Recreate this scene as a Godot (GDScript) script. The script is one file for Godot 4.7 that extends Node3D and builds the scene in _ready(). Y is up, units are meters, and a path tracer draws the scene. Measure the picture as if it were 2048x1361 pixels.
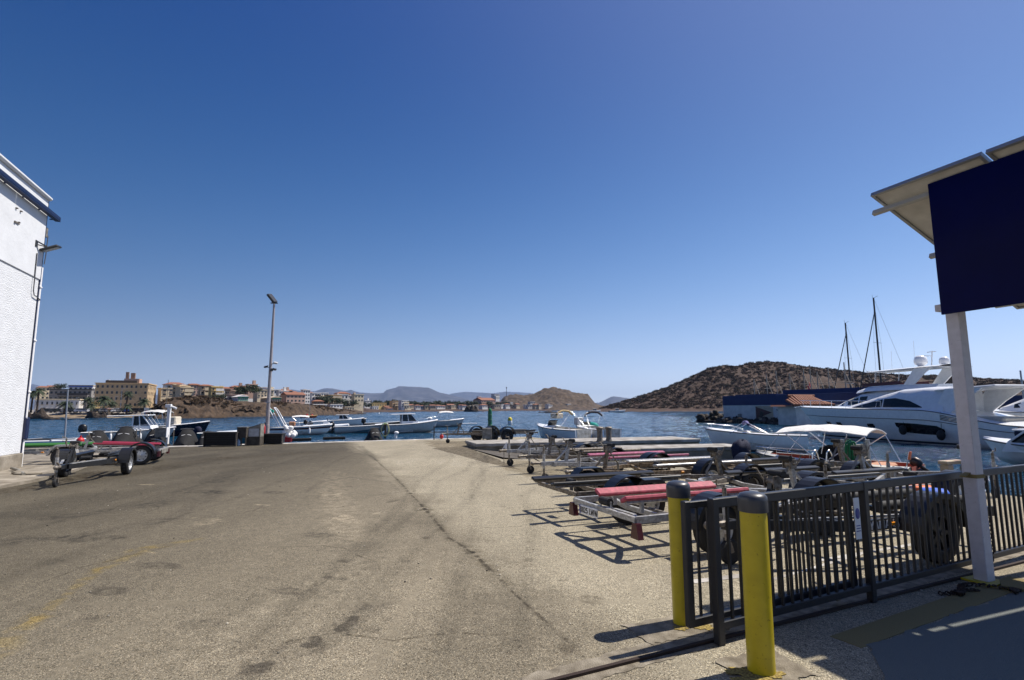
extends Node3D
# A boat yard on a quay by a small bay: trailers, a gate, moored boats, a town and hills across the water.

const WATER := -0.6
const AX := Vector3(0.93, 0.0, -0.3676)      # the direction of the fence and of the parked trailers
const AZ := Vector3(0.3676, 0.0, 0.93)       # across it, towards the viewer
const YAW := 0.3764
var rng := RandomNumberGenerator.new()
var M := {}
var tex := {}
var names := {}
var shared := {}

# ---------------------------------------------------------------- shapes
class Sh:
	var v := PackedVector3Array()
	var n := PackedVector3Array()
	var c := PackedColorArray()
	var tint := Color(1, 1, 1)
	var xf := Transform3D()

	func tri(a: Vector3, b: Vector3, d: Vector3) -> void:
		var nn := (b - a).cross(d - a).normalized()
		tri_n(a, b, d, nn, nn, nn)

	func tri_n(a: Vector3, b: Vector3, d: Vector3, na: Vector3, nb: Vector3, nd: Vector3) -> void:
		v.append(xf * a); v.append(xf * d); v.append(xf * b)
		n.append((xf.basis * na).normalized()); n.append((xf.basis * nd).normalized()); n.append((xf.basis * nb).normalized())
		c.append(tint); c.append(tint); c.append(tint)

	func quad(a: Vector3, b: Vector3, d: Vector3, e: Vector3) -> void:
		tri(a, b, d); tri(a, d, e)

	func box(at: Vector3, size: Vector3, basis := Basis(), bev := 0.0) -> Sh:
		var h := size / 2.0
		if bev <= 0.0:
			var p := []
			for i in 8:
				p.append(at + basis * Vector3(h.x if i & 1 else -h.x, h.y if i & 2 else -h.y, h.z if i & 4 else -h.z))
			quad(p[0], p[2], p[3], p[1]); quad(p[4], p[5], p[7], p[6])
			quad(p[0], p[1], p[5], p[4]); quad(p[2], p[6], p[7], p[3])
			quad(p[0], p[4], p[6], p[2]); quad(p[1], p[3], p[7], p[5])
			return self
		bev = minf(bev, minf(h.x, minf(h.y, h.z)) * 0.95)
		var pt := func(i: int, ax: int) -> Vector3:
			var q := Vector3(h.x if i & 1 else -h.x, h.y if i & 2 else -h.y, h.z if i & 4 else -h.z)
			for k in 3:
				if k != ax:
					q[k] -= signf(q[k]) * bev
			return at + basis * q
		var f := [[0, 2, 3, 1, 2], [4, 5, 7, 6, 2], [0, 1, 5, 4, 1], [2, 6, 7, 3, 1], [0, 4, 6, 2, 0], [1, 3, 7, 5, 0]]
		for q in f:
			quad(pt.call(q[0], q[4]), pt.call(q[1], q[4]), pt.call(q[2], q[4]), pt.call(q[3], q[4]))
			for k in 4:
				var i: int = q[k]
				var j: int = q[(k + 1) % 4]
				var shared_bits := i ^ j
				var ax2 := 0
				for a in 3:
					if a != q[4] and (shared_bits >> a) & 1 == 0:
						ax2 = a
				if ax2 > q[4]:
					quad(pt.call(j, q[4]), pt.call(i, q[4]), pt.call(i, ax2), pt.call(j, ax2))
		for i in 8:
			var a: Vector3 = pt.call(i, 0)
			var b: Vector3 = pt.call(i, 1)
			var d: Vector3 = pt.call(i, 2)
			var o := basis * Vector3(1 if i & 1 else -1, 1 if i & 2 else -1, 1 if i & 4 else -1)
			if (b - a).cross(d - a).dot(o) > 0: tri(a, b, d)
			else: tri(a, d, b)
		return self

	func bar(a: Vector3, b: Vector3, w: float, h: float, up := Vector3.UP, bev := 0.0) -> Sh:
		var d := b - a
		var x := d.normalized()
		if absf(x.dot(up)) > 0.99:
			up = Vector3.RIGHT
		var z := x.cross(up).normalized()
		return box((a + b) / 2.0, Vector3(d.length(), h, w), Basis(x, z.cross(x), z), bev)

	func grid(rows: Array, close_u := false, close_v := false, flat := false) -> Sh:
		# rows of equal length; faces run row to row
		var nr := rows.size()
		var nc: int = rows[0].size()
		var nrm := []
		if not flat:
			for i in nr:
				var line := PackedVector3Array()
				for j in nc:
					var i0 := (i - 1 + nr) % nr if close_v else maxi(i - 1, 0)
					var i1 := (i + 1) % nr if close_v else mini(i + 1, nr - 1)
					var j0 := (j - 1 + nc) % nc if close_u else maxi(j - 1, 0)
					var j1 := (j + 1) % nc if close_u else mini(j + 1, nc - 1)
					var du: Vector3 = rows[i][j1] - rows[i][j0]
					var dv: Vector3 = rows[i1][j] - rows[i0][j]
					if du.length() < 1e-6:
						du = rows[i0][j1] - rows[i0][j0] + rows[i1][j1] - rows[i1][j0]
					line.append(dv.cross(du).normalized())
				nrm.append(line)
		for i in (nr if close_v else nr - 1):
			var k := (i + 1) % nr
			for j in (nc if close_u else nc - 1):
				var l := (j + 1) % nc
				if flat:
					quad(rows[i][j], rows[k][j], rows[k][l], rows[i][l])
				else:
					tri_n(rows[i][j], rows[k][j], rows[k][l], nrm[i][j], nrm[k][j], nrm[k][l])
					tri_n(rows[i][j], rows[k][l], rows[i][l], nrm[i][j], nrm[k][l], nrm[i][l])
		return self

	func fan(pts: PackedVector3Array) -> Sh:
		var m := Vector3.ZERO
		for p in pts: m += p
		m /= pts.size()
		for i in pts.size():
			tri(m, pts[i], pts[(i + 1) % pts.size()])
		return self

	func tube(pts: Array, r: float, sides := 8, r2 := -1.0, caps := true) -> Sh:
		if r2 < 0.0: r2 = r
		var rows := []
		var up := Vector3.UP
		for i in pts.size():
			var t: Vector3 = (pts[mini(i + 1, pts.size() - 1)] - pts[maxi(i - 1, 0)]).normalized()
			if i == 0 and absf(t.dot(up)) > 0.9: up = Vector3(0.3, 0.1, 1).normalized()
			var s := t.cross(up).normalized()
			up = s.cross(t).normalized()
			var rr := lerpf(r, r2, float(i) / maxf(1, pts.size() - 1))
			var row := PackedVector3Array()
			for k in sides:
				var a := TAU * k / sides
				row.append(pts[i] + s * cos(a) * rr + up * sin(a) * rr)
			rows.append(row)
		grid(rows, true)
		if caps:
			fan(rows[0])
			var e: PackedVector3Array = rows[-1].duplicate()
			e.reverse()
			fan(e)
		return self

	func lathe(prof: Array, at := Transform3D(), sides := 16, sharp := false) -> Sh:
		# prof: Vector2(radius, height), spun about the local y axis
		var rows := []
		for p in prof:
			var row := PackedVector3Array()
			for k in sides:
				var a := TAU * k / sides
				row.append(at * Vector3(cos(a) * p.x, p.y, -sin(a) * p.x))
			rows.append(row)
		if sharp:
			for i in rows.size() - 1:
				grid([rows[i], rows[i + 1]], true)
		else:
			grid(rows, true)
		return self

	func prism(poly: PackedVector2Array, depth: float, at := Transform3D()) -> Sh:
		# polygon in local xy, pushed along local z by depth (centred)
		var idx := Geometry2D.triangulate_polygon(poly)
		var f := func(p: Vector2, z: float) -> Vector3: return at * Vector3(p.x, p.y, z)
		var s := 1.0 if not Geometry2D.is_polygon_clockwise(poly) else -1.0
		for i in range(0, idx.size(), 3):
			var a := poly[idx[i]]; var b := poly[idx[i + 1]]; var d := poly[idx[i + 2]]
			if (b - a).cross(d - a) < 0:
				var q := b; b = d; d = q
			tri(f.call(a, depth / 2), f.call(b, depth / 2), f.call(d, depth / 2))
			tri(f.call(a, -depth / 2), f.call(d, -depth / 2), f.call(b, -depth / 2))
		for i in poly.size():
			var a := poly[i]; var b := poly[(i + 1) % poly.size()]
			if s < 0:
				var q := a; a = b; b = q
			quad(f.call(a, depth / 2), f.call(a, -depth / 2), f.call(b, -depth / 2), f.call(b, depth / 2))
		return self

	func ball(at: Vector3, r: Vector3, rings := 6, sides := 10) -> Sh:
		var rows := []
		for i in rings + 1:
			var a := PI * i / rings - PI / 2
			var row := PackedVector3Array()
			for k in sides:
				var b := TAU * k / sides
				row.append(at + Vector3(cos(a) * cos(b) * r.x, sin(a) * r.y, -cos(a) * sin(b) * r.z))
			rows.append(row)
		return grid(rows, true)

	func mesh(m: Material, colors := false) -> ArrayMesh:
		var arr := []
		arr.resize(Mesh.ARRAY_MAX)
		arr[Mesh.ARRAY_VERTEX] = v
		arr[Mesh.ARRAY_NORMAL] = n
		if colors: arr[Mesh.ARRAY_COLOR] = c
		var am := ArrayMesh.new()
		am.add_surface_from_arrays(Mesh.PRIMITIVE_TRIANGLES, arr)
		am.surface_set_material(0, m)
		return am

# ---------------------------------------------------------------- nodes
func numbered(called: String) -> String:
	if not names.has(called):
		names[called] = 0
		return called
	names[called] += 1
	return "%s_%03d" % [called, names[called]]

func tag(o: Node3D, label := "", category := "", group := "", kind := "") -> Node3D:
	if label: o.set_meta("label", label)
	if category: o.set_meta("category", category)
	if group: o.set_meta("group", group)
	if kind: o.set_meta("kind", kind)
	return o

func thing(called: String, label: String, category: String, at := Vector3.ZERO, yaw := 0.0, group := "") -> Node3D:
	var o := Node3D.new()
	o.name = numbered(called)
	add_child(o)
	o.position = at
	o.rotation.y = yaw
	tag(o, label, category, group)
	return o

func node(called: String, parent: Node3D, at := Vector3.ZERO, rot := Vector3.ZERO) -> Node3D:
	var o := Node3D.new()
	o.name = called
	parent.add_child(o, true)
	o.position = at
	o.rotation = rot
	return o

func put(sh, called: String, m: Material, parent: Node3D = self, colors := false) -> MeshInstance3D:
	var o := MeshInstance3D.new()
	o.mesh = sh.mesh(m, colors) if sh is Sh else sh
	o.name = numbered(called) if parent == self else called
	parent.add_child(o, true)
	return o

func struct(sh, called: String, m: Material, colors := false) -> MeshInstance3D:
	var o := put(sh, called, m, self, colors)
	o.set_meta("kind", "structure")
	return o

func S() -> Sh:
	return Sh.new()

func ring(c: Vector3, r: float, n: int, ax := Vector3.RIGHT, ay := Vector3.UP) -> PackedVector3Array:
	var p := PackedVector3Array()
	for i in n:
		p.append(c + ax * cos(TAU * i / n) * r + ay * sin(TAU * i / n) * r)
	return p

func text(t: String, size: float, m: Material, parent: Node3D, called: String, at: Vector3, basis := Basis(), depth := 0.004, bold := true) -> MeshInstance3D:
	var tm := TextMesh.new()
	var fnt := SystemFont.new()
	fnt.font_names = PackedStringArray(["Droid Sans"])
	fnt.font_weight = 700 if bold else 400
	tm.font = fnt
	tm.text = t
	tm.font_size = 32
	tm.pixel_size = size / 32.0
	tm.depth = depth
	tm.curve_step = 2.0
	tm.material = m
	var o := MeshInstance3D.new()
	o.mesh = tm
	o.name = called
	parent.add_child(o, true)
	o.transform = Transform3D(basis, at)
	return o

# ---------------------------------------------------------------- materials
func lin(r: float, g: float, b: float) -> Color:
	return Color(r, g, b).linear_to_srgb()

func noise(seed_: int, freq: float, oct := 4, type := FastNoiseLite.TYPE_SIMPLEX_SMOOTH) -> FastNoiseLite:
	var f := FastNoiseLite.new()
	f.seed = seed_
	f.frequency = freq
	f.noise_type = type
	f.fractal_octaves = oct
	return f

func noise_tex(key: String, seed_: int, freq: float, oct: int, lo: Color, hi: Color, size := 512, type := FastNoiseLite.TYPE_SIMPLEX_SMOOTH) -> ImageTexture:
	if tex.has(key): return tex[key]
	var im := noise(seed_, freq, oct, type).get_seamless_image(size, size)
	im.convert(Image.FORMAT_L8)
	var src := im.get_data()
	var dst := PackedByteArray()
	dst.resize(size * size * 3)
	var lut := []
	for i in 256: lut.append(lo.lerp(hi, i / 255.0))
	for i in size * size:
		var q: Color = lut[src[i]]
		dst[i * 3] = q.r8; dst[i * 3 + 1] = q.g8; dst[i * 3 + 2] = q.b8
	var t := ImageTexture.create_from_image(Image.create_from_data(size, size, false, Image.FORMAT_RGB8, dst))
	tex[key] = t
	return t

func chip_tex(key: String, seed_: int, freq: float, from: float, dark: float) -> void:
	# sound paint with small chips and scuffs that bare what lies below
	var n := 512
	var a := noise(seed_, freq, 4).get_seamless_image(n, n)
	var b := noise(seed_ + 50, 0.015, 4).get_seamless_image(n, n)
	a.convert(Image.FORMAT_L8); b.convert(Image.FORMAT_L8)
	var da := a.get_data(); var db := b.get_data()
	var dst := PackedByteArray()
	dst.resize(n * n * 3)
	for i in n * n:
		var k := 0.90 + 0.10 * db[i] / 255.0
		if da[i] / 255.0 > from + 0.12 * (db[i] / 255.0 - 0.5): k *= dark + 0.3 * db[i] / 255.0
		for ch in 3: dst[i * 3 + ch] = int(k * 255.0)
	tex[key] = ImageTexture.create_from_image(Image.create_from_data(n, n, false, Image.FORMAT_RGB8, dst))

func mat(key: String, col: Color, rough := 0.6, metal := 0.0, wear := "", scale := 1.0, bump := "", bump_cm := 0.0) -> StandardMaterial3D:
	var m := StandardMaterial3D.new()
	m.resource_name = key
	m.albedo_color = col
	m.roughness = rough
	m.metallic = metal
	m.cull_mode = BaseMaterial3D.CULL_DISABLED
	if wear or bump:
		m.uv1_triplanar = true
		m.uv1_world_triplanar = true
		m.uv1_scale = Vector3.ONE * scale
	if wear: m.albedo_texture = tex[wear]
	if bump:
		m.heightmap_enabled = true
		m.heightmap_texture = tex[bump]
		m.heightmap_scale = bump_cm
	M[key] = m
	return m

# ---------------------------------------------------------------- the scene
func _ready() -> void:
	rng.seed = 7
	setup_camera_and_light()
	make_textures()
	make_materials()
	build_ground()
	build_water_and_land()
	build_left_building()
	build_fence_and_canopy()
	build_trailers()
	build_quay_things()
	build_boats()
	build_yachts()
	build_town()

func setup_camera_and_light() -> void:
	var cam := Camera3D.new()
	cam.name = "camera"
	add_child(cam)
	cam.position = Vector3(0, 1.65, 0)
	cam.rotation = Vector3(0.12628, 0, -0.0045)
	cam.fov = 64.285
	cam.near = 0.05
	cam.far = 30000.0
	var sun := DirectionalLight3D.new()
	sun.name = "sun"
	add_child(sun)
	sun.look_at_from_position(Vector3.ZERO, -sun_direction(), Vector3.UP)
	sun.light_energy = 1.6
	sun.light_angular_distance = 0.5
	sun.light_color = Color(1.0, 0.968, 0.92)
	sun.shadow_enabled = true
	var e := Environment.new()
	e.background_mode = Environment.BG_SKY
	e.tonemap_mode = Environment.TONE_MAPPER_LINEAR
	e.tonemap_exposure = 1.3
	e.sdfgi_enabled = true
	e.ssao_enabled = true
	e.ssil_enabled = true
	e.fog_enabled = true
	e.fog_density = 0.00006
	e.fog_light_color = Color(0.62, 0.72, 0.88)
	var sky := Sky.new()
	var pm := PanoramaSkyMaterial.new()
	pm.panorama = sky_picture()
	sky.sky_material = pm
	e.sky = sky
	var we := WorldEnvironment.new()
	we.name = "world_environment"
	we.environment = e
	add_child(we)

func sun_direction() -> Vector3:
	var el := deg_to_rad(56.5)
	return Vector3(AX.x * cos(el), sin(el), AX.z * cos(el)).normalized()

func sky_picture() -> ImageTexture:
	# clear air: pale at the horizon, deep blue overhead, brighter and whiter towards the sun
	var w := 1024
	var h := 512
	var sun := sun_direction()
	var data := PackedFloat32Array()
	data.resize(w * h * 3)
	var zen := Vector3(0.007, 0.054, 0.275)
	var mid := Vector3(0.010, 0.366, 1.0)
	var hor := Vector3(0.90, 0.96, 1.0)
	for j in h:
		var th := PI * (j + 0.5) / h
		var y := cos(th)
		var el := maxf(y, 0.0)
		var base := zen.lerp(mid, pow(1.0 - el, 2.93)).lerp(hor, pow(1.0 - el, 9.0))
		for i in w:
			var ph := TAU * (i + 0.5) / w
			var d := Vector3(sin(ph) * sin(th), y, -cos(ph) * sin(th))
			var cs := d.dot(sun)
			var hc := cs * 0.5 + 0.5
			var air := 0.28 * pow(maxf(cs, 0.0), 4.5) + 0.78 * pow(hc, 3.0) * pow(1.0 - el, 3.6)
			var c := (base * (0.25 + 1.0 * pow(hc, 1.6)) + Vector3(0.85, 0.92, 1.0) * air) / 1.3
			if y < 0.0:
				c = c.lerp(Vector3(0.10, 0.14, 0.18), clampf(-y * 6.0, 0.0, 1.0))
			var k := (j * w + i) * 3
			data[k] = c.x; data[k + 1] = c.y; data[k + 2] = c.z
	return ImageTexture.create_from_image(Image.create_from_data(w, h, false, Image.FORMAT_RGBF, data.to_byte_array()))

func make_textures() -> void:
	noise_tex("mottle", 3, 0.012, 5, Color(0.82, 0.82, 0.82), Color(1, 1, 1))
	noise_tex("faint", 4, 0.012, 5, Color(0.93, 0.93, 0.93), Color(1, 1, 1))
	chip_tex("chips", 17, 0.06, 0.83, 0.45)
	noise_tex("dirt", 5, 0.008, 6, Color(0.62, 0.60, 0.57), Color(1, 1, 1))
	noise_tex("grain", 9, 0.12, 3, Color(0.8, 0.8, 0.8), Color(1, 1, 1))
	noise_tex("bumpy", 12, 0.05, 4, Color(0, 0, 0), Color(1, 1, 1))
	noise_tex("stucco", 14, 0.09, 3, Color(0, 0, 0), Color(1, 1, 1))
	noise_tex("rust", 21, 0.02, 5, Color(0.42, 0.36, 0.30), Color(1, 1, 1))
	noise_tex("rock", 22, 0.01, 6, Color(0.30, 0.27, 0.24), Color(1, 1, 1), 512, FastNoiseLite.TYPE_SIMPLEX)
	noise_tex("ripple", 31, 0.018, 4, Color(0, 0, 0), Color(1, 1, 1), 1024)
	noise_tex("hazy", 32, 0.006, 5, Color(0.7, 0.7, 0.7), Color(1, 1, 1))

func make_materials() -> void:
	mat("white_wall", lin(0.70, 0.72, 0.745), 0.9, 0, "faint", 0.3, "bumpy", 0.3)
	mat("stucco", lin(0.69, 0.71, 0.735), 0.95, 0, "faint", 0.4, "stucco", 1.5)
	mat("concrete", lin(0.34, 0.305, 0.25), 0.95, 0, "dirt", 0.35, "bumpy", 1.0)
	mat("pale_concrete", lin(0.60, 0.58, 0.55), 0.9, 0, "dirt", 0.3, "bumpy", 0.8)
	mat("strip_concrete", lin(0.30, 0.265, 0.205), 0.95, 0, "dirt", 1.4, "stucco", 0.5)
	mat("purlin_grey", lin(0.36, 0.355, 0.34), 0.6, 0.1, "faint", 1.0)
	mat("slab_concrete", lin(0.46, 0.44, 0.41), 0.9, 0, "dirt", 0.4, "bumpy", 0.8)
	mat("dark_concrete", lin(0.13, 0.115, 0.095), 0.95, 0, "dirt", 0.35, "bumpy", 1.2)
	mat("quay_wall", lin(0.16, 0.15, 0.13), 0.95, 0, "rust", 0.3, "bumpy", 2.0)
	mat("navy", lin(0.006, 0.012, 0.050), 0.4)
	mat("navy_sign", lin(0.003, 0.005, 0.060), 0.14, 0, "mottle", 0.2)
	mat("navy_paint", lin(0.010, 0.030, 0.130), 0.6, 0, "mottle", 0.2)
	mat("yellow", lin(0.46, 0.365, 0.008), 0.36, 0, "chips", 0.9)
	mat("yellow_worn", lin(0.25, 0.195, 0.075), 0.9, 0, "grain", 2.0, "stucco", 0.4)
	mat("cap_grey", lin(0.036, 0.041, 0.054), 0.38, 0, "chips", 2.0)
	mat("fence", lin(0.017, 0.019, 0.026), 0.42, 0.2, "chips", 2.0)
	mat("post_white", lin(0.56, 0.54, 0.58), 0.5, 0, "chips", 1.0)
	mat("galv", lin(0.56, 0.57, 0.58), 0.42, 0.25, "dirt", 4.0)
	mat("galv_old", lin(0.42, 0.40, 0.36), 0.6, 0.5, "rust", 1.5)
	mat("beige_steel", lin(0.46, 0.38, 0.27), 0.6, 0.3, "rust", 1.2)
	mat("black_steel", lin(0.018, 0.019, 0.021), 0.35, 0.0, "mottle", 2.0)
	mat("rubber", lin(0.016, 0.016, 0.017), 0.75, 0, "mottle", 5.0, "bumpy", 0.2)
	mat("black_plastic", lin(0.012, 0.012, 0.013), 0.38, 0, "mottle", 2.0)
	mat("grey_plastic", lin(0.10, 0.10, 0.105), 0.5, 0, "mottle", 2.0)
	mat("pink", lin(0.50, 0.070, 0.120), 0.6, 0, "dirt", 3.0)
	mat("faded_pink", lin(0.50, 0.12, 0.24), 0.6, 0, "dirt", 3.0)
	mat("dark_red", lin(0.30, 0.022, 0.050), 0.5, 0, "mottle", 2.0)
	mat("red_reflector", lin(0.055, 0.006, 0.008), 0.3)
	mat("red", lin(0.50, 0.02, 0.025), 0.45)
	mat("amber", lin(0.80, 0.28, 0.01), 0.25)
	mat("orange", lin(0.75, 0.16, 0.04), 0.6)
	mat("plate_white", lin(0.72, 0.73, 0.75), 0.4)
	mat("ink", lin(0.01, 0.01, 0.012), 0.5)
	mat("ink_white", lin(0.75, 0.75, 0.75), 0.5)
	mat("plate_blue", lin(0.01, 0.03, 0.25), 0.4)
	mat("rim_silver", lin(0.60, 0.61, 0.62), 0.32, 0.25, "mottle", 4.0)
	mat("gelcoat", lin(0.87, 0.88, 0.89), 0.22, 0, "faint", 0.5)
	mat("gelcoat_warm", lin(0.76, 0.74, 0.66), 0.3, 0, "mottle", 0.5)
	mat("cream_hull", lin(0.50, 0.46, 0.33), 0.35, 0, "mottle", 0.6)
	mat("grey_hull", lin(0.58, 0.60, 0.60), 0.35, 0, "mottle", 0.6)
	mat("navy_hull", lin(0.008, 0.012, 0.030), 0.2, 0, "mottle", 0.6)
	mat("teal_hull", lin(0.010, 0.085, 0.120), 0.35, 0, "mottle", 0.6)
	mat("maroon", lin(0.06, 0.008, 0.016), 0.4)
	mat("hypalon", lin(0.42, 0.43, 0.44), 0.6, 0, "mottle", 1.0)
	mat("deck", lin(0.68, 0.67, 0.63), 0.7, 0, "dirt", 1.0)
	mat("teak", lin(0.34, 0.19, 0.09), 0.7, 0, "mottle", 2.0)
	mat("cushion", lin(0.62, 0.56, 0.45), 0.8, 0, "mottle", 2.0)
	mat("tan_leather", lin(0.46, 0.22, 0.11), 0.6)
	mat("coral", lin(0.50, 0.11, 0.06), 0.7, 0, "mottle", 2.0)
	mat("canvas_white", lin(0.80, 0.79, 0.76), 0.85, 0, "mottle", 1.5)
	mat("canvas_beige", lin(0.62, 0.47, 0.25), 0.9, 0, "dirt", 4.0)
	mat("canvas_dark", lin(0.030, 0.020, 0.025), 0.9, 0, "mottle", 2.0)
	mat("canvas_black", lin(0.008, 0.008, 0.009), 0.85, 0, "mottle", 2.0, "bumpy", 1.0)
	mat("canvas_navy", lin(0.012, 0.016, 0.050), 0.85, 0, "mottle", 2.0, "bumpy", 1.0)
	mat("canvas_violet", lin(0.14, 0.13, 0.30), 0.85, 0, "mottle", 2.0)
	mat("canvas_teal", lin(0.01, 0.34, 0.28), 0.7, 0, "mottle", 2.0)
	mat("steel", lin(0.75, 0.75, 0.76), 0.2, 1.0)
	mat("alu_mast", lin(0.40, 0.41, 0.43), 0.4, 0.6)
	mat("dark_mast", lin(0.03, 0.03, 0.035), 0.4)
	mat("dark_glass", lin(0.010, 0.011, 0.013), 0.06)
	mat("antifoul", lin(0.012, 0.014, 0.03), 0.7)
	mat("window", lin(0.030, 0.036, 0.045), 0.12)
	mat("shutter", lin(0.10, 0.085, 0.07), 0.7)
	mat("green_rope", lin(0.012, 0.20, 0.075), 0.8, 0, "grain", 8.0)
	mat("pale_hose", lin(0.22, 0.48, 0.24), 0.5)
	mat("green_paint", lin(0.004, 0.14, 0.075), 0.4, 0, "mottle", 1.0)
	mat("green_bunk", lin(0.03, 0.16, 0.03), 0.95, 0, "grain", 4.0)
	mat("box_grey", lin(0.30, 0.29, 0.26), 0.7, 0, "dirt", 1.0)
	mat("box_brown", lin(0.085, 0.072, 0.058), 0.8, 0, "dirt", 1.0)
	mat("dark_wood", lin(0.020, 0.017, 0.014), 0.8, 0, "dirt", 2.0)
	mat("panel_white", lin(0.55, 0.56, 0.58), 0.6, 0, "mottle", 1.0)
	mat("lamp_steel", lin(0.46, 0.42, 0.42), 0.5, 0.3, "mottle", 0.5)
	mat("lamp_dark", lin(0.03, 0.032, 0.036), 0.4)
	mat("led_lens", lin(0.42, 0.42, 0.41), 0.25)
	mat("plastic_white", lin(0.80, 0.80, 0.80), 0.5)
	mat("foam_white", lin(0.82, 0.82, 0.82), 0.9)
	mat("buoy_yellow", lin(0.65, 0.52, 0.02), 0.5)
	mat("wood_pale", lin(0.42, 0.35, 0.25), 0.8, 0, "mottle", 2.0)
	mat("chain_rust", lin(0.055, 0.030, 0.020), 0.8, 0.2, "rust", 10.0)
	mat("roof_sheet", lin(0.60, 0.58, 0.53), 0.7, 0, "mottle", 0.7)
	mat("panel_frame", lin(0.30, 0.31, 0.32), 0.45, 0.6)
	mat("panel_face", lin(0.010, 0.013, 0.030), 0.12)
	mat("tile_roof", lin(0.36, 0.155, 0.095), 0.85, 0, "dirt", 0.8)
	mat("ground_grey", lin(0.25, 0.225, 0.19), 0.95)
	mat("sand", lin(0.30, 0.23, 0.15), 0.95, 0, "dirt", 0.1)
	mat("promenade", lin(0.40, 0.36, 0.31), 0.95, 0, "dirt", 0.1)
	mat("cliff", lin(0.135, 0.088, 0.052), 0.95, 0, "rock", 0.09, "bumpy", 12.0)
	mat("cliff_dark", lin(0.075, 0.055, 0.042), 0.95, 0, "rock", 0.12, "bumpy", 12.0)
	mat("breakwater", lin(0.13, 0.11, 0.09), 0.95, 0, "rock", 0.3, "bumpy", 6.0)
	mat("hill", lin(0.092, 0.054, 0.037), 0.95, 0, "dirt", 0.035, "bumpy", 30.0)
	mat("rock_hill", lin(0.155, 0.108, 0.070), 0.95, 0, "rock", 0.02, "bumpy", 50.0)
	mat("mountain", lin(0.10, 0.095, 0.10), 1.0, 0, "rock", 0.0009)
	mat("scrub", lin(0.050, 0.033, 0.022), 0.95)
	mat("leaf_dark", lin(0.028, 0.044, 0.020), 0.8)
	mat("leaf_mid", lin(0.045, 0.062, 0.026), 0.8)
	mat("palm_leaf", lin(0.035, 0.055, 0.022), 0.7)
	mat("bark", lin(0.10, 0.07, 0.05), 0.95, 0, "dirt", 2.0)
	M.navy_sign.metallic_specular = 0.14
	for k in ["leaf_dark", "leaf_mid", "palm_leaf", "scrub"]:
		M[k].vertex_color_use_as_albedo = true
	# facades
	mat("f_tan", lin(0.60, 0.44, 0.26), 0.9, 0, "mottle", 0.15)
	mat("f_cream", lin(0.74, 0.62, 0.43), 0.9, 0, "mottle", 0.15)
	mat("f_white", lin(0.80, 0.78, 0.75), 0.9, 0, "mottle", 0.15)
	mat("f_pink", lin(0.56, 0.38, 0.30), 0.9, 0, "mottle", 0.15)
	mat("f_sand", lin(0.60, 0.50, 0.37), 0.9, 0, "mottle", 0.15)
	mat("f_grey", lin(0.32, 0.30, 0.28), 0.9, 0, "mottle", 0.15)
	mat("f_brown", lin(0.30, 0.20, 0.14), 0.9, 0, "mottle", 0.15)
	mat("f_yellow", lin(0.70, 0.52, 0.22), 0.9, 0, "mottle", 0.15)
	mat("f_ochre_roof", lin(0.68, 0.48, 0.26), 0.9, 0, "mottle", 0.15)
	mat("f_dark", lin(0.07, 0.062, 0.058), 0.9, 0, "mottle", 0.15)
	mat("f_blue", lin(0.02, 0.10, 0.50), 0.7)
	mat("f_green", lin(0.02, 0.25, 0.14), 0.7)

# ---------------------------------------------------------------- the yard
const MX0 := -18.0
const MZ0 := -33.0
const MW := 1900
const MH := 2040
const MS := 0.015
var gmap := PackedFloat32Array()
var gn1: PackedByteArray
var gn2: PackedByteArray

func stain_stroke(pts: Array, width: float, mul: Vector3, ragged := 0.6) -> void:
	# a mark along a line on the ground: worn paint, a joint full of dirt, a tyre track
	for s in pts.size() - 1:
		var a := Vector2(pts[s].x, pts[s].z)
		var b := Vector2(pts[s + 1].x, pts[s + 1].z)
		var m := width * 2.2
		var x0 := clampi(int((minf(a.x, b.x) - m - MX0) / MS), 0, MW - 1)
		var x1 := clampi(int((maxf(a.x, b.x) + m - MX0) / MS), 0, MW - 1)
		var y0 := clampi(int((minf(a.y, b.y) - m - MZ0) / MS), 0, MH - 1)
		var y1 := clampi(int((maxf(a.y, b.y) + m - MZ0) / MS), 0, MH - 1)
		for y in range(y0, y1 + 1):
			for x in range(x0, x1 + 1):
				var p := Vector2(MX0 + x * MS, MZ0 + y * MS)
				var q := Geometry2D.get_closest_point_to_segment(p, a, b)
				var i := y * MW + x
				var nz := gn1[i] / 255.0
				var w := width * (1.0 + (nz - 0.5) * 2.0 * ragged)
				var d := p.distance_to(q) / maxf(w, 0.01)
				if d < 1.6:
					var k := clampf(1.6 - d, 0.0, 1.0) * (0.15 + 0.85 * clampf((gn2[i] / 255.0 - 0.38) * 5.0, 0.0, 1.0))
					for ch in 3:
						gmap[i * 3 + ch] *= lerpf(1.0, mul[ch], k)

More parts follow.
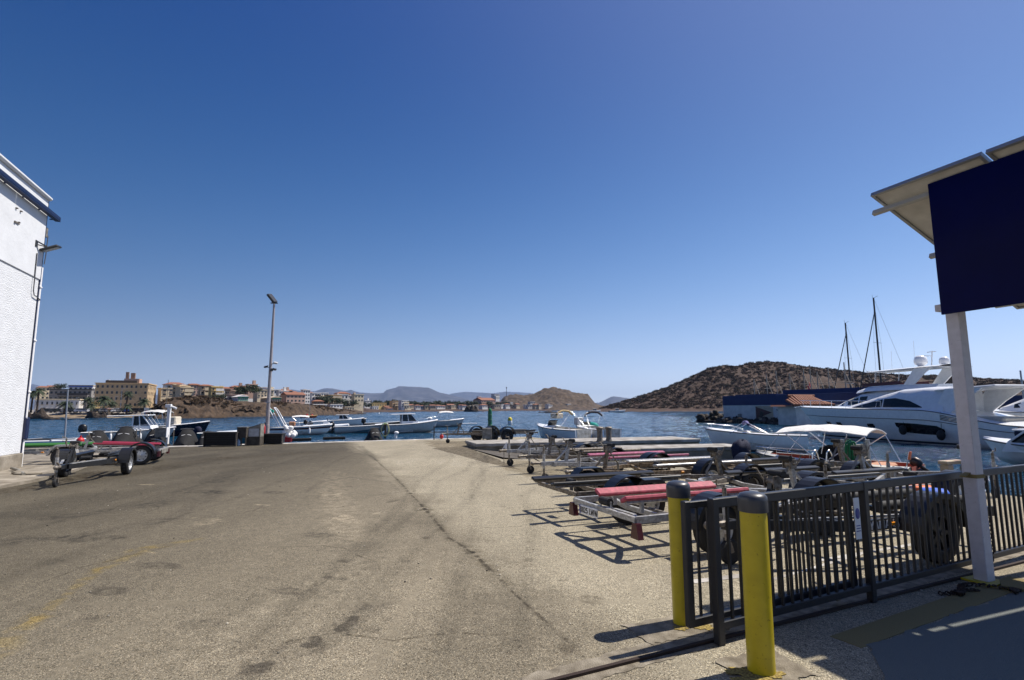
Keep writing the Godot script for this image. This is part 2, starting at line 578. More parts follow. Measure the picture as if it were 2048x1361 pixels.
func stain_blot(c: Vector3, rx: float, rz: float, ang: float, mul: Vector3, ragged := 0.7) -> void:
	var m := maxf(rx, rz) * 2.0
	var x0 := clampi(int((c.x - m - MX0) / MS), 0, MW - 1)
	var x1 := clampi(int((c.x + m - MX0) / MS), 0, MW - 1)
	var y0 := clampi(int((c.z - m - MZ0) / MS), 0, MH - 1)
	var y1 := clampi(int((c.z + m - MZ0) / MS), 0, MH - 1)
	for y in range(y0, y1 + 1):
		for x in range(x0, x1 + 1):
			var p := Vector2(MX0 + x * MS - c.x, MZ0 + y * MS - c.z).rotated(-ang)
			var i := y * MW + x
			var d := Vector2(p.x / rx, p.y / rz).length() + (gn1[i] / 255.0 - 0.5) * 2.0 * ragged
			if d < 1.0:
				var k := clampf((1.0 - d) * 2.2, 0.0, 1.0) * (0.25 + 0.75 * clampf((gn2[i] / 255.0 - 0.38) * 5.0, 0, 1))
				for ch in 3:
					gmap[i * 3 + ch] *= lerpf(1.0, mul[ch], k)

func stain_area(pts: Array, mul: Vector3, ragged: float) -> void:
	var poly := PackedVector2Array()
	for p in pts: poly.append(Vector2(p.x, p.z))
	var lo := poly[0]
	var hi := poly[0]
	for p in poly:
		lo = lo.min(p); hi = hi.max(p)
	for y in range(clampi(int((lo.y - MZ0) / MS), 0, MH - 1), clampi(int((hi.y - MZ0) / MS), 0, MH - 1)):
		for x in range(clampi(int((lo.x - MX0) / MS), 0, MW - 1), clampi(int((hi.x - MX0) / MS), 0, MW - 1)):
			var i := y * MW + x
			var off := (gn1[i] / 255.0 - 0.5) * 4.0 * ragged
			if Geometry2D.is_point_in_polygon(Vector2(MX0 + x * MS + off, MZ0 + y * MS + off), poly):
				var k := 0.6 + 0.4 * clampf((gn2[i] / 255.0 - 0.35) * 4.0, 0.0, 1.0)
				for ch in 3: gmap[i * 3 + ch] *= lerpf(1.0, mul[ch], k)

func ground_texture() -> ImageTexture:
	var a := noise(101, 0.010, 6).get_image(MW, MH)
	var b := noise(102, 0.07, 4).get_image(MW, MH)
	var cc := noise(103, 0.0018, 3).get_image(MW, MH)
	var st := noise(104, 0.009, 6).get_image(MW, MH / 4)
	st.resize(MW, MH, Image.INTERPOLATE_CUBIC)
	for im in [a, b, cc, st]: im.convert(Image.FORMAT_L8)
	gn1 = a.get_data()
	gn2 = b.get_data()
	var d3 := cc.get_data()
	var d4 := st.get_data()
	gmap.resize(MW * MH * 3)
	# the joint that runs away from the viewer parts old, oil-dark surfacing from paler surfacing on the water side
	var line := [Vector3(0.68, 0, -3.55), Vector3(0.37, 0, -4.14), Vector3(-0.08, 0, -5.34), Vector3(-0.47, 0, -6.54), Vector3(-0.81, 0, -7.21), Vector3(-1.45, 0, -9.23), Vector3(-2.72, 0, -13.09), Vector3(-4.87, 0, -19.17), Vector3(-7.35, 0, -24.9)]
	for y in MH:
		var z := MZ0 + y * MS
		var jx := 0.0
		if z > line[0].z: jx = line[0].x + (z - line[0].z) * 0.3
		else:
			jx = line[-1].x + (z - line[-1].z) * 0.35
			for s in line.size() - 1:
				if z <= line[s].z and z > line[s + 1].z:
					jx = lerpf(line[s].x, line[s + 1].x, (z - line[s].z) / (line[s + 1].z - line[s].z))
		for x in MW:
			var i := y * MW + x
			var wx := MX0 + x * MS
			var n1 := gn1[i] / 255.0 - 0.5
			var n2 := gn2[i] / 255.0 - 0.5
			var n3 := d3[i] / 255.0 - 0.5
			var n4 := d4[i] / 255.0 - 0.5
			var side := wx - jx + n1 * 0.7 + n3 * 0.6
			var t := clampf(side / 0.9 + 0.35, 0.0, 1.0)
			var old := 0.55 + n3 * 0.05 + n4 * 0.26 + n1 * 0.22 + n2 * 0.16
			# along the left wall the yard is blackest with oil and tyre wear
			old *= lerpf(1.0, 0.44, clampf((-wx - 2.2 + n3 * 2.0 + n1 * 2.5 + n4 * 2.0) / 5.0, 0.0, 1.0))
			var young := 0.86 + n3 * 0.12 + n4 * 0.20 + n1 * 0.18 + n2 * 0.14
			var k := clampf(lerpf(old, young, t), 0.10, 1.0)
			gmap[i * 3] = k
			gmap[i * 3 + 1] = k * lerpf(0.965, 0.99, t)
			gmap[i * 3 + 2] = k * lerpf(0.90, 0.94, t)
	stain_stroke(line.slice(1), 0.022, Vector3(0.38, 0.37, 0.36), 1.0)
	stain_stroke(line.slice(2, 7), 0.09, Vector3(0.70, 0.69, 0.67), 1.0)
	# faded yellow line
	stain_stroke([Vector3(-3.56, 0, -3.79), Vector3(-3.85, 0, -4.56), Vector3(-4.32, 0, -5.91), Vector3(-4.45, 0, -6.77), Vector3(-4.05, 0, -7.27)], 0.08, Vector3(1.14, 1.06, 0.80), 1.0)
	# pale patches and drips of old paint
	stain_blot(Vector3(-4.39, 0, -9.78), 0.22, 0.07, 0.3, Vector3(2.6, 2.55, 2.5), 0.3)
	stain_blot(Vector3(-8.14, 0, -12.42), 0.30, 0.08, 0.2, Vector3(2.4, 2.3, 2.2), 0.3)
	stain_blot(Vector3(-4.53, 0, -8.27), 0.20, 0.28, 0.3, Vector3(1.5, 1.48, 1.45), 0.9)
	stain_blot(Vector3(-4.26, 0, -6.61), 0.16, 0.05, 0.5, Vector3(2.3, 2.2, 1.9), 0.9)
	stain_stroke([Vector3(-4.74, 0, -14.69), Vector3(-3.55, 0, -10.87), Vector3(-2.67, 0, -8.64), Vector3(-2.08, 0, -7.18)], 0.22, Vector3(1.28, 1.27, 1.26), 1.0)
	stain_blot(Vector3(-2.58, 0, -17.3), 2.4, 1.6, 0.3, Vector3(1.22, 1.22, 1.22), 0.9)
	stain_blot(Vector3(-1.87, 0, -4.99), 0.3, 1.6, 0.2, Vector3(1.15, 1.15, 1.15), 0.9)
	# oil, tyre marks
	for q in [[Vector3(-2.62, 0, -7.47), 0.28, 0.13], [Vector3(-2.07, 0, -5.23), 0.22, 0.10], [Vector3(-5.69, 0, -7.3), 0.35, 0.15], [Vector3(-5.24, 0, -7.37), 0.3, 0.12], [Vector3(-3.71, 0, -5.23), 0.2, 0.1], [Vector3(-3.37, 0, -4.55), 0.16, 0.2], [Vector3(-3.72, 0, -6.05), 0.35, 0.12], [Vector3(-1.13, 0, -4.35), 0.13, 0.07], [Vector3(-2.45, 0, -4.47), 0.26, 0.16], [Vector3(-1.75, 0, -5.59), 0.16, 0.05], [Vector3(-4.85, 0, -11.22), 0.3, 0.2], [Vector3(-6.13, 0, -11.26), 0.6, 0.25]]:
		stain_blot(q[0], q[1], q[2], 0.3, Vector3(0.55, 0.55, 0.56), 0.7)
	stain_stroke([Vector3(-1.66, 0, -3.45), Vector3(-1.64, 0, -3.74), Vector3(-1.49, 0, -4.03), Vector3(-1.33, 0, -4.29), Vector3(-1.29, 0, -4.53), Vector3(-1.17, 0, -4.92)], 0.10, Vector3(0.62, 0.62, 0.63), 0.9)
	stain_stroke([Vector3(-6.5, 0, -7.13), Vector3(-6.17, 0, -7.26), Vector3(-5.76, 0, -7.47), Vector3(-5.21, 0, -8.5), Vector3(-6.03, 0, -11.26), Vector3(-6.87, 0, -13.71)], 0.20, Vector3(0.72, 0.72, 0.73), 0.9)
	stain_stroke([Vector3(-8.22, 0, -8.96), Vector3(-7.15, 0, -8.74), Vector3(-6.39, 0, -9.83), Vector3(-6.98, 0, -12.79), Vector3(-7.73, 0, -15.4)], 0.22, Vector3(0.72, 0.72, 0.73), 0.9)
	stain_stroke([Vector3(-4.18, 0, -11.2), Vector3(-4.41, 0, -12.71), Vector3(-3.99, 0, -13.61), Vector3(-2.8, 0, -12.65), Vector3(-2.26, 0, -11.15), Vector3(-2.75, 0, -10.72)], 0.05, Vector3(0.75, 0.75, 0.76), 0.6)
	stain_stroke([Vector3(-10.53, 0, -12.91), Vector3(-10.15, 0, -16.15), Vector3(-9.99, 0, -18.86), Vector3(-7.91, 0, -21.53)], 0.5, Vector3(0.70, 0.67, 0.62), 0.9)
	stain_stroke([Vector3(-10.5, 0, -11.39), Vector3(-10.44, 0, -12.66), Vector3(-11.27, 0, -14.94)], 0.28, Vector3(0.50, 0.46, 0.40), 0.7)
	stain_stroke([Vector3(-6.89, 0, -24.87), Vector3(-5.63, 0, -21.4), Vector3(-4.42, 0, -17.88)], 0.10, Vector3(0.55, 0.55, 0.55), 0.8)
	stain_stroke([Vector3(-7.51, 0, -21.5), Vector3(-4.48, 0, -24.08), Vector3(-1.51, 0, -25.53)], 0.10, Vector3(0.82, 0.81, 0.80), 0.9)
	# hairline cracks, tyre lines and paint flecks
	var rc := RandomNumberGenerator.new()
	rc.seed = 12
	for k in 26:
		var p := Vector3(rc.randf_range(-9.0, 3.0), 0, rc.randf_range(-18.0, -3.6))
		var way := rc.randf() * TAU
		var pts := [p]
		for i in 7:
			way += rc.randf_range(-0.7, 0.7)
			p += Vector3(cos(way), 0, sin(way)) * rc.randf_range(0.12, 0.35)
			pts.append(p)
		stain_stroke(pts, 0.011, Vector3(0.55, 0.54, 0.52), 0.6)
	for k in 7:
		var x0 := rc.randf_range(-7.5, 0.5)
		var pts := []
		for i in 9: pts.append(Vector3(x0 + 0.22 * i * rc.randf_range(0.2, 0.9) * (1.0 if k % 2 else -0.6), 0, -4.0 - i * 2.2))
		stain_stroke(pts, 0.075, Vector3(0.80, 0.80, 0.80), 0.8)
	for k in 70:
		var big := k % 5 == 0
		stain_blot(Vector3(rc.randf_range(-10.0, 3.5), 0, rc.randf_range(-20.0, -3.4)), rc.randf_range(0.03, 0.10) * (2.2 if big else 1.0), rc.randf_range(0.02, 0.07) * (2.0 if big else 1.0), rc.randf() * 3.0, Vector3(0.60, 0.59, 0.58) if k % 3 else Vector3(1.5, 1.48, 1.44), 0.8)
	# wet, weedy surface at the head of the slip
	stain_area([Vector3(-3.44, 0, -23.41), Vector3(-2.23, 0, -24.56), Vector3(-0.55, 0, -18.39), Vector3(0.2, 0, -15.08), Vector3(-0.3, 0, -15.87)], Vector3(0.34, 0.31, 0.28), 0.05)
	stain_area([Vector3(-4.58, 0, -28.93), Vector3(-1.02, 0, -28.22), Vector3(-2.12, 0, -24.56), Vector3(-3.44, 0, -23.41)], Vector3(0.62, 0.58, 0.53), 0.25)
	stain_area([Vector3(-0.3, 0, -15.87), Vector3(-0.25, 0, -18.2), Vector3(2.47, 0, -15.62), Vector3(1.97, 0, -10.71), Vector3(0.74, 0, -12.62)], Vector3(0.74, 0.71, 0.66), 0.25)
	var pal := PackedByteArray()
	pal.resize(MW * MH * 3)
	var lut := PackedByteArray()
	lut.resize(4097)
	for i in 4097: lut[i] = clampi(int(Color(i / 4096.0, 0, 0).linear_to_srgb().r * 255.0 + 0.5), 0, 255)
	for i in MW * MH * 3: pal[i] = lut[clampi(int(gmap[i] * 4096.0), 0, 4096)]
	gmap = PackedFloat32Array()
	return ImageTexture.create_from_image(Image.create_from_data(MW, MH, false, Image.FORMAT_RGB8, pal))

func aggregate_texture() -> Array:
	# stones of the surfacing, 2 m a tile
	var n := 1024
	var f := noise(61, 0.34, 1, FastNoiseLite.TYPE_CELLULAR)
	f.cellular_return_type = FastNoiseLite.RETURN_CELL_VALUE
	f.fractal_type = FastNoiseLite.FRACTAL_NONE
	f.cellular_jitter = 1.0
	var f2 := noise(62, 0.34, 1, FastNoiseLite.TYPE_CELLULAR)
	f2.seed = 61
	f2.fractal_type = FastNoiseLite.FRACTAL_NONE
	f2.cellular_return_type = FastNoiseLite.RETURN_DISTANCE
	var g := noise(63, 0.03, 3)
	var a := f.get_seamless_image(n, n); var b := f2.get_seamless_image(n, n); var c := g.get_seamless_image(n, n)
	for im in [a, b, c]: im.convert(Image.FORMAT_L8)
	var da := a.get_data(); var db := b.get_data(); var dc := c.get_data()
	var col := PackedByteArray(); col.resize(n * n * 3)
	var hgt := PackedByteArray(); hgt.resize(n * n)
	for i in n * n:
		var s := da[i] / 255.0
		var e := 1.0 - db[i] / 255.0
		var k := 0.66 + 0.26 * (s - 0.5) + 0.10 * (dc[i] / 255.0 - 0.5) + 0.05 * e
		if s > 0.92: k += 0.26
		elif s < 0.10: k -= 0.20
		var warm := 0.012 * sin(s * 40.0)
		col[i * 3] = clampi(int((k + warm) * 255), 0, 255)
		col[i * 3 + 1] = clampi(int(k * 255), 0, 255)
		col[i * 3 + 2] = clampi(int((k - warm * 1.5) * 255), 0, 255)
		hgt[i] = clampi(int((e * 0.75 + s * 0.25) * 255), 0, 255)
	return [ImageTexture.create_from_image(Image.create_from_data(n, n, false, Image.FORMAT_RGB8, col)), ImageTexture.create_from_image(Image.create_from_data(n, n, false, Image.FORMAT_L8, hgt))]

func ground_sheet(poly: PackedVector2Array, y: float, called: String, m: Material, slope := Vector3.ZERO, from := Vector2.ZERO) -> MeshInstance3D:
	var idx := Geometry2D.triangulate_polygon(poly)
	var v := PackedVector3Array(); var n := PackedVector3Array(); var u := PackedVector2Array(); var u2 := PackedVector2Array()
	for i in range(0, idx.size(), 3):
		var t := [poly[idx[i]], poly[idx[i + 1]], poly[idx[i + 2]]]
		if (t[1] - t[0]).cross(t[2] - t[0]) < 0: t = [t[0], t[2], t[1]]
		for p in t:
			var yy: float = y + slope.x * (p.x - from.x) + slope.z * (p.y - from.y)
			v.append(Vector3(p.x, yy, p.y)); n.append(Vector3(-slope.x, 1, -slope.z).normalized())
			u.append(p / 2.0); u2.append(Vector2((p.x - MX0) / (MW * MS), (p.y - MZ0) / (MH * MS)))
	var arr := []
	arr.resize(Mesh.ARRAY_MAX)
	arr[Mesh.ARRAY_VERTEX] = v; arr[Mesh.ARRAY_NORMAL] = n; arr[Mesh.ARRAY_TEX_UV] = u; arr[Mesh.ARRAY_TEX_UV2] = u2
	var am := ArrayMesh.new()
	am.add_surface_from_arrays(Mesh.PRIMITIVE_TRIANGLES, arr)
	am.surface_set_material(0, m)
	return struct(am, called, m)

func p2(p: Vector3) -> Vector2:
	return Vector2(p.x, p.z)

func build_ground() -> void:
	var agg := aggregate_texture()
	var m := StandardMaterial3D.new()
	m.resource_name = "yard_surface"
	m.albedo_color = lin(0.715, 0.640, 0.495)
	m.albedo_texture = agg[0]
	m.roughness = 0.92
	m.metallic_specular = 0.3
	m.heightmap_enabled = true
	m.heightmap_texture = agg[1]
	m.heightmap_scale = 0.5
	m.detail_enabled = true
	m.detail_blend_mode = BaseMaterial3D.BLEND_MODE_MUL
	m.detail_uv_layer = BaseMaterial3D.DETAIL_UV_2
	m.detail_albedo = ground_texture()
	M["yard"] = m
	# outline of the quay: water to the far left, the slip and the inner basin to the right
	var e0 := Vector2(-45.0, -11.6)
	var e1 := Vector2(0.9, -32.6)
	var j0 := Vector2(2.0, -29.6)
	var poly := PackedVector2Array([e0, e1, j0, Vector2(-2.05, -25.1), Vector2(-2.3, -24.6), Vector2(-0.3, -18.2), Vector2(6.4, -17.7), Vector2(8.35, -12.8), Vector2(14.6, 3.0), Vector2(17.0, 14.0), Vector2(-45.0, 14.0)])
	ground_sheet(poly, 0.0, "ground", m)
	# slip: goes down along AX to the water
	var r0 := Vector2(-2.3, -24.6)
	var ax := Vector2(AX.x, AX.z)
	var rp := PackedVector2Array([r0, r0 + ax * 12.0, Vector2(-0.3, -18.2) + ax * 12.0, Vector2(-0.3, -18.2)])
	ground_sheet(rp, 0.0, "slipway", M.dark_concrete, Vector3(ax.x, 0, ax.y) * -0.11, r0)
	# quay faces under the edge
	var w := S()
	for i in poly.size():
		var a := poly[i]; var b := poly[(i + 1) % poly.size()]
		w.quad(Vector3(a.x, -0.004, a.y), Vector3(b.x, -0.004, b.y), Vector3(b.x, -4.0, b.y), Vector3(a.x, -4.0, a.y))
	struct(w, "quay_wall", M.quay_wall)
	# coping: pale blocks along the far edge
	var dir := (e1 - e0).normalized()
	var nrm := Vector3(dir.y, 0, -dir.x)
	var k := 0
	var along := 27.0
	var total := (e1 - e0).length()
	var cop := Node3D.new()
	cop.name = "quay_coping"
	cop.set_meta("kind", "structure")
	add_child(cop)
	var bm := S().box(Vector3.ZERO, Vector3(1.98, 0.14, 0.6), Basis(), 0.015).mesh(M.pale_concrete)
	while along + 2.0 < total:
		var c := e0 + dir * (along + 1.0)
		var o := put(bm, "coping_stone", M.pale_concrete, cop)
		o.position = Vector3(c.x, -0.055 + rng.randf_range(-0.006, 0.006), c.y) - nrm * -0.05
		o.rotation.y = -dir.angle() + rng.randf_range(-0.002, 0.002)
		along += 2.0
		k += 1
	# jetty of the slip and the finger pier on its near side
	pier("jetty", "concrete_jetty", Vector3(-2.1, 0, -25.0), Vector3(8.05, 0, -27.75), 2.4, 0.16, "pale concrete jetty with a beige side beyond the slip", -1.0)
	pier("finger", "concrete_jetty", Vector3(3.3, 0, -18.6), Vector3(8.4, 0, -19.7), 1.5, 0.22, "low white finger pier leading to the blue covered outboard", 1.0)
	# pale concrete strip with the gate rail, worn yellow bases
	var s0 := Vector3(0.1, 0, -3.47)
	var s1 := Vector3(6.02, 0, -6.63)
	var sd := (s1 - s0).normalized()
	var sn := Vector3(-sd.z, 0, sd.x)
	worn_patch([s0 - sn * 0.13, s1 + sd * 4.0 - sn * 0.13, s1 + sd * 4.0 + sn * 0.13, s0 + sn * 0.13], 0.0035, "gate_track_strip", 0.03)
	var bq := Vector3(1.17, 0, -4.29)
	worn_patch([bq - AX * 0.30 - AZ * 0.2, bq + AX * 0.32 - AZ * 0.22, bq + AX * 0.32 + AZ * 0.18, bq - AX * 0.28 + AZ * 0.16], 0.007, "bollard_patch", 0.05)
	bq = Vector3(1.6, 0, -3.69)
	worn_patch([bq - AX * 0.24 - AZ * 0.2, bq + AX * 0.26 - AZ * 0.2, bq + AX * 0.24 + AZ * 0.2, bq - AX * 0.26 + AZ * 0.2], 0.007, "bollard_patch", 0.05)
	var rail := S()
	rail.bar(s0 + Vector3(0, 0.012, 0.02), s1 + AX * 4.0 + Vector3(0, 0.012, 0.02), 0.03, 0.02)
	var ro := put(rail, "gate_rail", M.chain_rust)
	tag(ro, "rusty steel floor rail that the sliding gate runs on", "rail")
	# old yellow floor paint by the canopy
	var pb := S()
	pb.bar(Vector3(2.35, 0, -4.07) + Vector3(0, -0.002, 0), Vector3(4.9, 0, -5.45) + Vector3(0, -0.002, 0), 0.22, 0.012)
	struct(pb, "yellow_floor_line", M.yellow_worn)
	# blue floor paint on the near side of it, and splashes of yellow round the bollards
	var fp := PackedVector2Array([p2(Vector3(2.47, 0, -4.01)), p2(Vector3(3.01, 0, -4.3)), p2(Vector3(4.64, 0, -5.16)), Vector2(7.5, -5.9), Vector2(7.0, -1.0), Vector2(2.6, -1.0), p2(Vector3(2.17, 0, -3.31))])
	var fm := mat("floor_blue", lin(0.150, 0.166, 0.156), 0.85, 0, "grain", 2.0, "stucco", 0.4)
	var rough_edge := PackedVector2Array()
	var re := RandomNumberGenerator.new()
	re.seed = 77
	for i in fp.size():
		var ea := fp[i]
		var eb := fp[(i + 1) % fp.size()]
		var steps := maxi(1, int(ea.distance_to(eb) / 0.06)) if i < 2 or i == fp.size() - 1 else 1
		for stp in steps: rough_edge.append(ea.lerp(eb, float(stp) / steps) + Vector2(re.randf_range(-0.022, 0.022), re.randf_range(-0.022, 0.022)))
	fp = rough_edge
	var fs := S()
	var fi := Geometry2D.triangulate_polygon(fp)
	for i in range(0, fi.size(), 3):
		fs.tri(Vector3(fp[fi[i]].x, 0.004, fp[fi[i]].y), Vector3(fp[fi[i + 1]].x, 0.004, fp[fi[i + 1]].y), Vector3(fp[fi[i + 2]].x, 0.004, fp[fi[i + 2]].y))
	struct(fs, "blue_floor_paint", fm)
	var ym := mat("yellow_splash", lin(0.46, 0.37, 0.10), 0.9, 0, "rust", 4.0)
	var ry := RandomNumberGenerator.new()
	ry.seed = 33
	for b in [Vector3(1.32, 0, -4.42), Vector3(1.56, 0, -3.64)]:
		for q in 4:
			var c: Vector3 = b + Vector3(ry.randf_range(-0.17, 0.20), 0, ry.randf_range(-0.10, 0.16))
			var out := PackedVector2Array()
			var rad := ry.randf_range(0.05, 0.11)
			for i in 22:
				var t := TAU * i / 22
				out.append(Vector2(cos(t) * 1.3, sin(t)) * rad * ry.randf_range(0.45, 1.15))
			struct(S().prism(out, 0.003, Transform3D(Basis(Vector3(1, 0, 0), -PI / 2), Vector3(c.x, 0.0095 + 0.0012 * q, c.z))), "paint_splash", ym)
	# sidewalk by the left wall
	var kerb := S()
	var kp := PackedVector2Array([p2(Vector3(-10.56, 0, -9.94)), p2(Vector3(-10.97, 0, -11.89)), p2(Vector3(-11.1, 0, -12.76)), p2(Vector3(-11.35, 0, -13.67)), p2(Vector3(-11.92, 0, -15.08)), p2(Vector3(-12.91, 0, -16.99)), p2(Vector3(-14.43, 0, -19.66)), p2(Vector3(-18.21, 0, -24.02)), p2(Vector3(-20.44, 0, -23.58)), p2(Vector3(-21.81, 0, -18.18))])
	var idx := Geometry2D.triangulate_polygon(kp)
	for i in range(0, idx.size(), 3):
		kerb.tri(Vector3(kp[idx[i]].x, 0.07, kp[idx[i]].y), Vector3(kp[idx[i + 1]].x, 0.07, kp[idx[i + 1]].y), Vector3(kp[idx[i + 2]].x, 0.07, kp[idx[i + 2]].y))
	for i in kp.size():
		var a := kp[i]; var b := kp[(i + 1) % kp.size()]
		kerb.quad(Vector3(a.x, 0.07, a.y), Vector3(b.x, 0.07, b.y), Vector3(b.x, -0.1, b.y), Vector3(a.x, -0.1, a.y))
	struct(kerb, "pavement", M.concrete)
	# litter: small stones on the yard
	var st := S()
	var r2 := RandomNumberGenerator.new()
	r2.seed = 99
	for i in 260:
		var p := Vector3(r2.randf_range(-9, 4.5), 0.0, r2.randf_range(-16, -2.6))
		var r := r2.randf_range(0.004, 0.013)
		var tnt := r2.randf_range(0.05, 0.9)
		st.tint = Color(tnt, tnt * 0.95, tnt * 0.85)
		st.ball(p + Vector3(0, r * 0.4, 0), Vector3(r, r * 0.6, r * r2.randf_range(0.6, 1.3)), 4, 6)
	var sm := mat("loose_stone", lin(0.5, 0.48, 0.44), 0.95)
	sm.vertex_color_use_as_albedo = true
	tag(put(st, "loose_gravel", sm, self, true), "scattered small loose stones on the yard surface", "gravel", "", "stuff")

func worn_patch(corners: Array, y: float, called: String, jitter: float) -> void:
	# a thin skin of mortar with a ragged rim
	var r := RandomNumberGenerator.new()
	r.seed = hash(called) + int(corners[0].x * 100.0)
	var out := PackedVector2Array()
	for i in corners.size():
		var a := p2(corners[i])
		var b := p2(corners[(i + 1) % corners.size()])
		var n := maxi(1, int(a.distance_to(b) / 0.05))
		for k in n: out.append(a.lerp(b, float(k) / n) + Vector2(r.randf_range(-1, 1), r.randf_range(-1, 1)) * jitter * 0.5)
	var sh := S()
	var idx := Geometry2D.triangulate_polygon(out)
	for i in range(0, idx.size(), 3):
		sh.tri(Vector3(out[idx[i]].x, y, out[idx[i]].y), Vector3(out[idx[i + 1]].x, y, out[idx[i + 1]].y), Vector3(out[idx[i + 2]].x, y, out[idx[i + 2]].y))
	struct(sh, called, M.strip_concrete)

func pier(_k: String, called: String, a: Vector3, b: Vector3, width: float, top: float, label: String, side: float) -> void:
	var d := (b - a).normalized()
	var across := d.cross(Vector3.UP).normalized()
	var mid := (a + b) / 2.0 + across * width / 2.0 * -side
	var o := thing(called, label, "jetty", Vector3(mid.x, 0, mid.z), -Vector2(d.x, d.z).angle())
	var L := a.distance_to(b)
	put(S().box(Vector3(0, top - 0.9, 0), Vector3(L, 1.7, width - 0.12), Basis(), 0.01), "body", M.concrete, o)
	put(S().box(Vector3(0, top, 0), Vector3(L + 0.1, 0.14, width), Basis(), 0.02), "deck_slab", M.slab_concrete, o)

# ---------------------------------------------------------------- water, shores, hills
func build_water_and_land() -> void:
	var wm := StandardMaterial3D.new()
	wm.resource_name = "sea_water"
	wm.albedo_color = lin(0.004, 0.040, 0.080)
	wm.roughness = 0.06
	wm.metallic_specular = 0.5
	wm.uv1_triplanar = true
	wm.uv1_world_triplanar = true
	wm.uv1_scale = Vector3(0.11, 0.11, 0.11)
	wm.heightmap_enabled = true
	wm.heightmap_texture = tex.ripple
	wm.heightmap_scale = 24.0
	M["water"] = wm
	var w := S()
	var deep := WATER - 0.14
	w.quad(Vector3(-1500, deep, 200), Vector3(2000, deep, 200), Vector3(2000, deep, -1600), Vector3(-1500, deep, -1600))
	struct(w, "water", wm)
	# the chop on the bay as real waves, shorter near the quay and longer farther out
	var n1 := noise(201, 0.55, 3)
	var n2 := noise(202, 0.16, 2)
	struct(wave_sheet(-110.0, 90.0, -14.0, -150.0, 0.42, [[n1, 0.070], [n2, 0.10]]), "water", wm)
	struct(wave_sheet(-260.0, 260.0, -150.0, -560.0, 1.5, [[n2, 0.22], [noise(203, 0.06, 2), 0.25]]), "water", wm)
	# far country: ridges of the mountains, each with its own depth
	ridge("mountain", 7600.0, 1500.0, [[-800, 800], [0, 790], [60, 768], [100, 780], [150, 778], [190, 787], [240, 790], [420, 790], [540, 786], [580, 779], [610, 784], [628, 783], [648, 777], [665, 777], [690, 783], [700, 780], [715, 785], [740, 787], [765, 787], [772, 780], [790, 776], [796, 773], [830, 774], [856, 776], [880, 786], [900, 790], [940, 800], [1020, 806], [1100, 810], [1200, 806], [1225, 793], [1260, 797], [1300, 806], [1500, 800], [2048, 800], [2800, 800]], 4.0, M.mountain, 41)
	ridge("mountain", 11000.0, 1500.0, [[500, 812], [800, 808], [880, 800], [900, 788], [930, 784], [965, 786], [985, 787], [1010, 784], [1040, 785], [1068, 787], [1100, 806], [1400, 806], [1900, 800]], 3.0, M.mountain, 42)
	# hill with a cliff, across the bay
	ridge("hill", 760.0, 150.0, [[985, 822], [1000, 806], [1010, 793], [1030, 789], [1045, 791], [1062, 791], [1080, 781], [1094, 777], [1110, 776], [1125, 778], [1140, 782], [1160, 788], [1178, 791], [1184, 799], [1190, 806], [1200, 812], [1230, 818], [1260, 822]], 2.6, M.rock_hill, 43, 120, 40.0)
	# scrub-covered headland to the right
	var pts := [[1188, 823], [1200, 818], [1220, 812], [1260, 800], [1300, 787], [1340, 774], [1380, 757], [1400, 747], [1420, 738], [1445, 731], [1470, 732], [1500, 728], [1540, 723], [1570, 724], [1600, 731], [1650, 737], [1700, 742], [1800, 750], [1900, 752], [2048, 762], [2300, 775], [2700, 790]]
	var H := ridge("headland", 400.0, 75.0, pts, 1.1, M.hill, 44, 130, 14.0)
	scrub(H, 9500, 45)
	# low land under the town
	land_sheet()
	cliff_headland()
	# rocks awash
	reef("rock_reef", "low dark rocks awash in the middle of the bay", Vector3(18.09, -0.6, -281.03), 13.0, 3.0, 1.2, 71)
	reef("rock_reef", "dark rocky islet standing before the far shore houses", Vector3(-31.78, -0.5, -420), 11.0, 5.0, 5.6, 72)
	reef("rock_reef", "small dark rock lying off the sandy beach", Vector3(-128.38, -0.6, -168.19), 6.0, 3.0, 2.6, 73)
	reef("rock_reef", "dark rocks at the foot of the palms by the white wall", Vector3(-137.86, -0.6, -157.92), 8.5, 3.5, 3.0, 74)
	reef("rock_reef", "flat dark reef tailing off the beach rocks", Vector3(-128.34, -0.6, -151.8), 5.0, 2.0, 0.9, 75)
	reef("rock_reef", "flat dark shelf of rock at the headland foot", Vector3(-77.17, -0.6, -259.77), 17.0, 4.0, 1.0, 76)

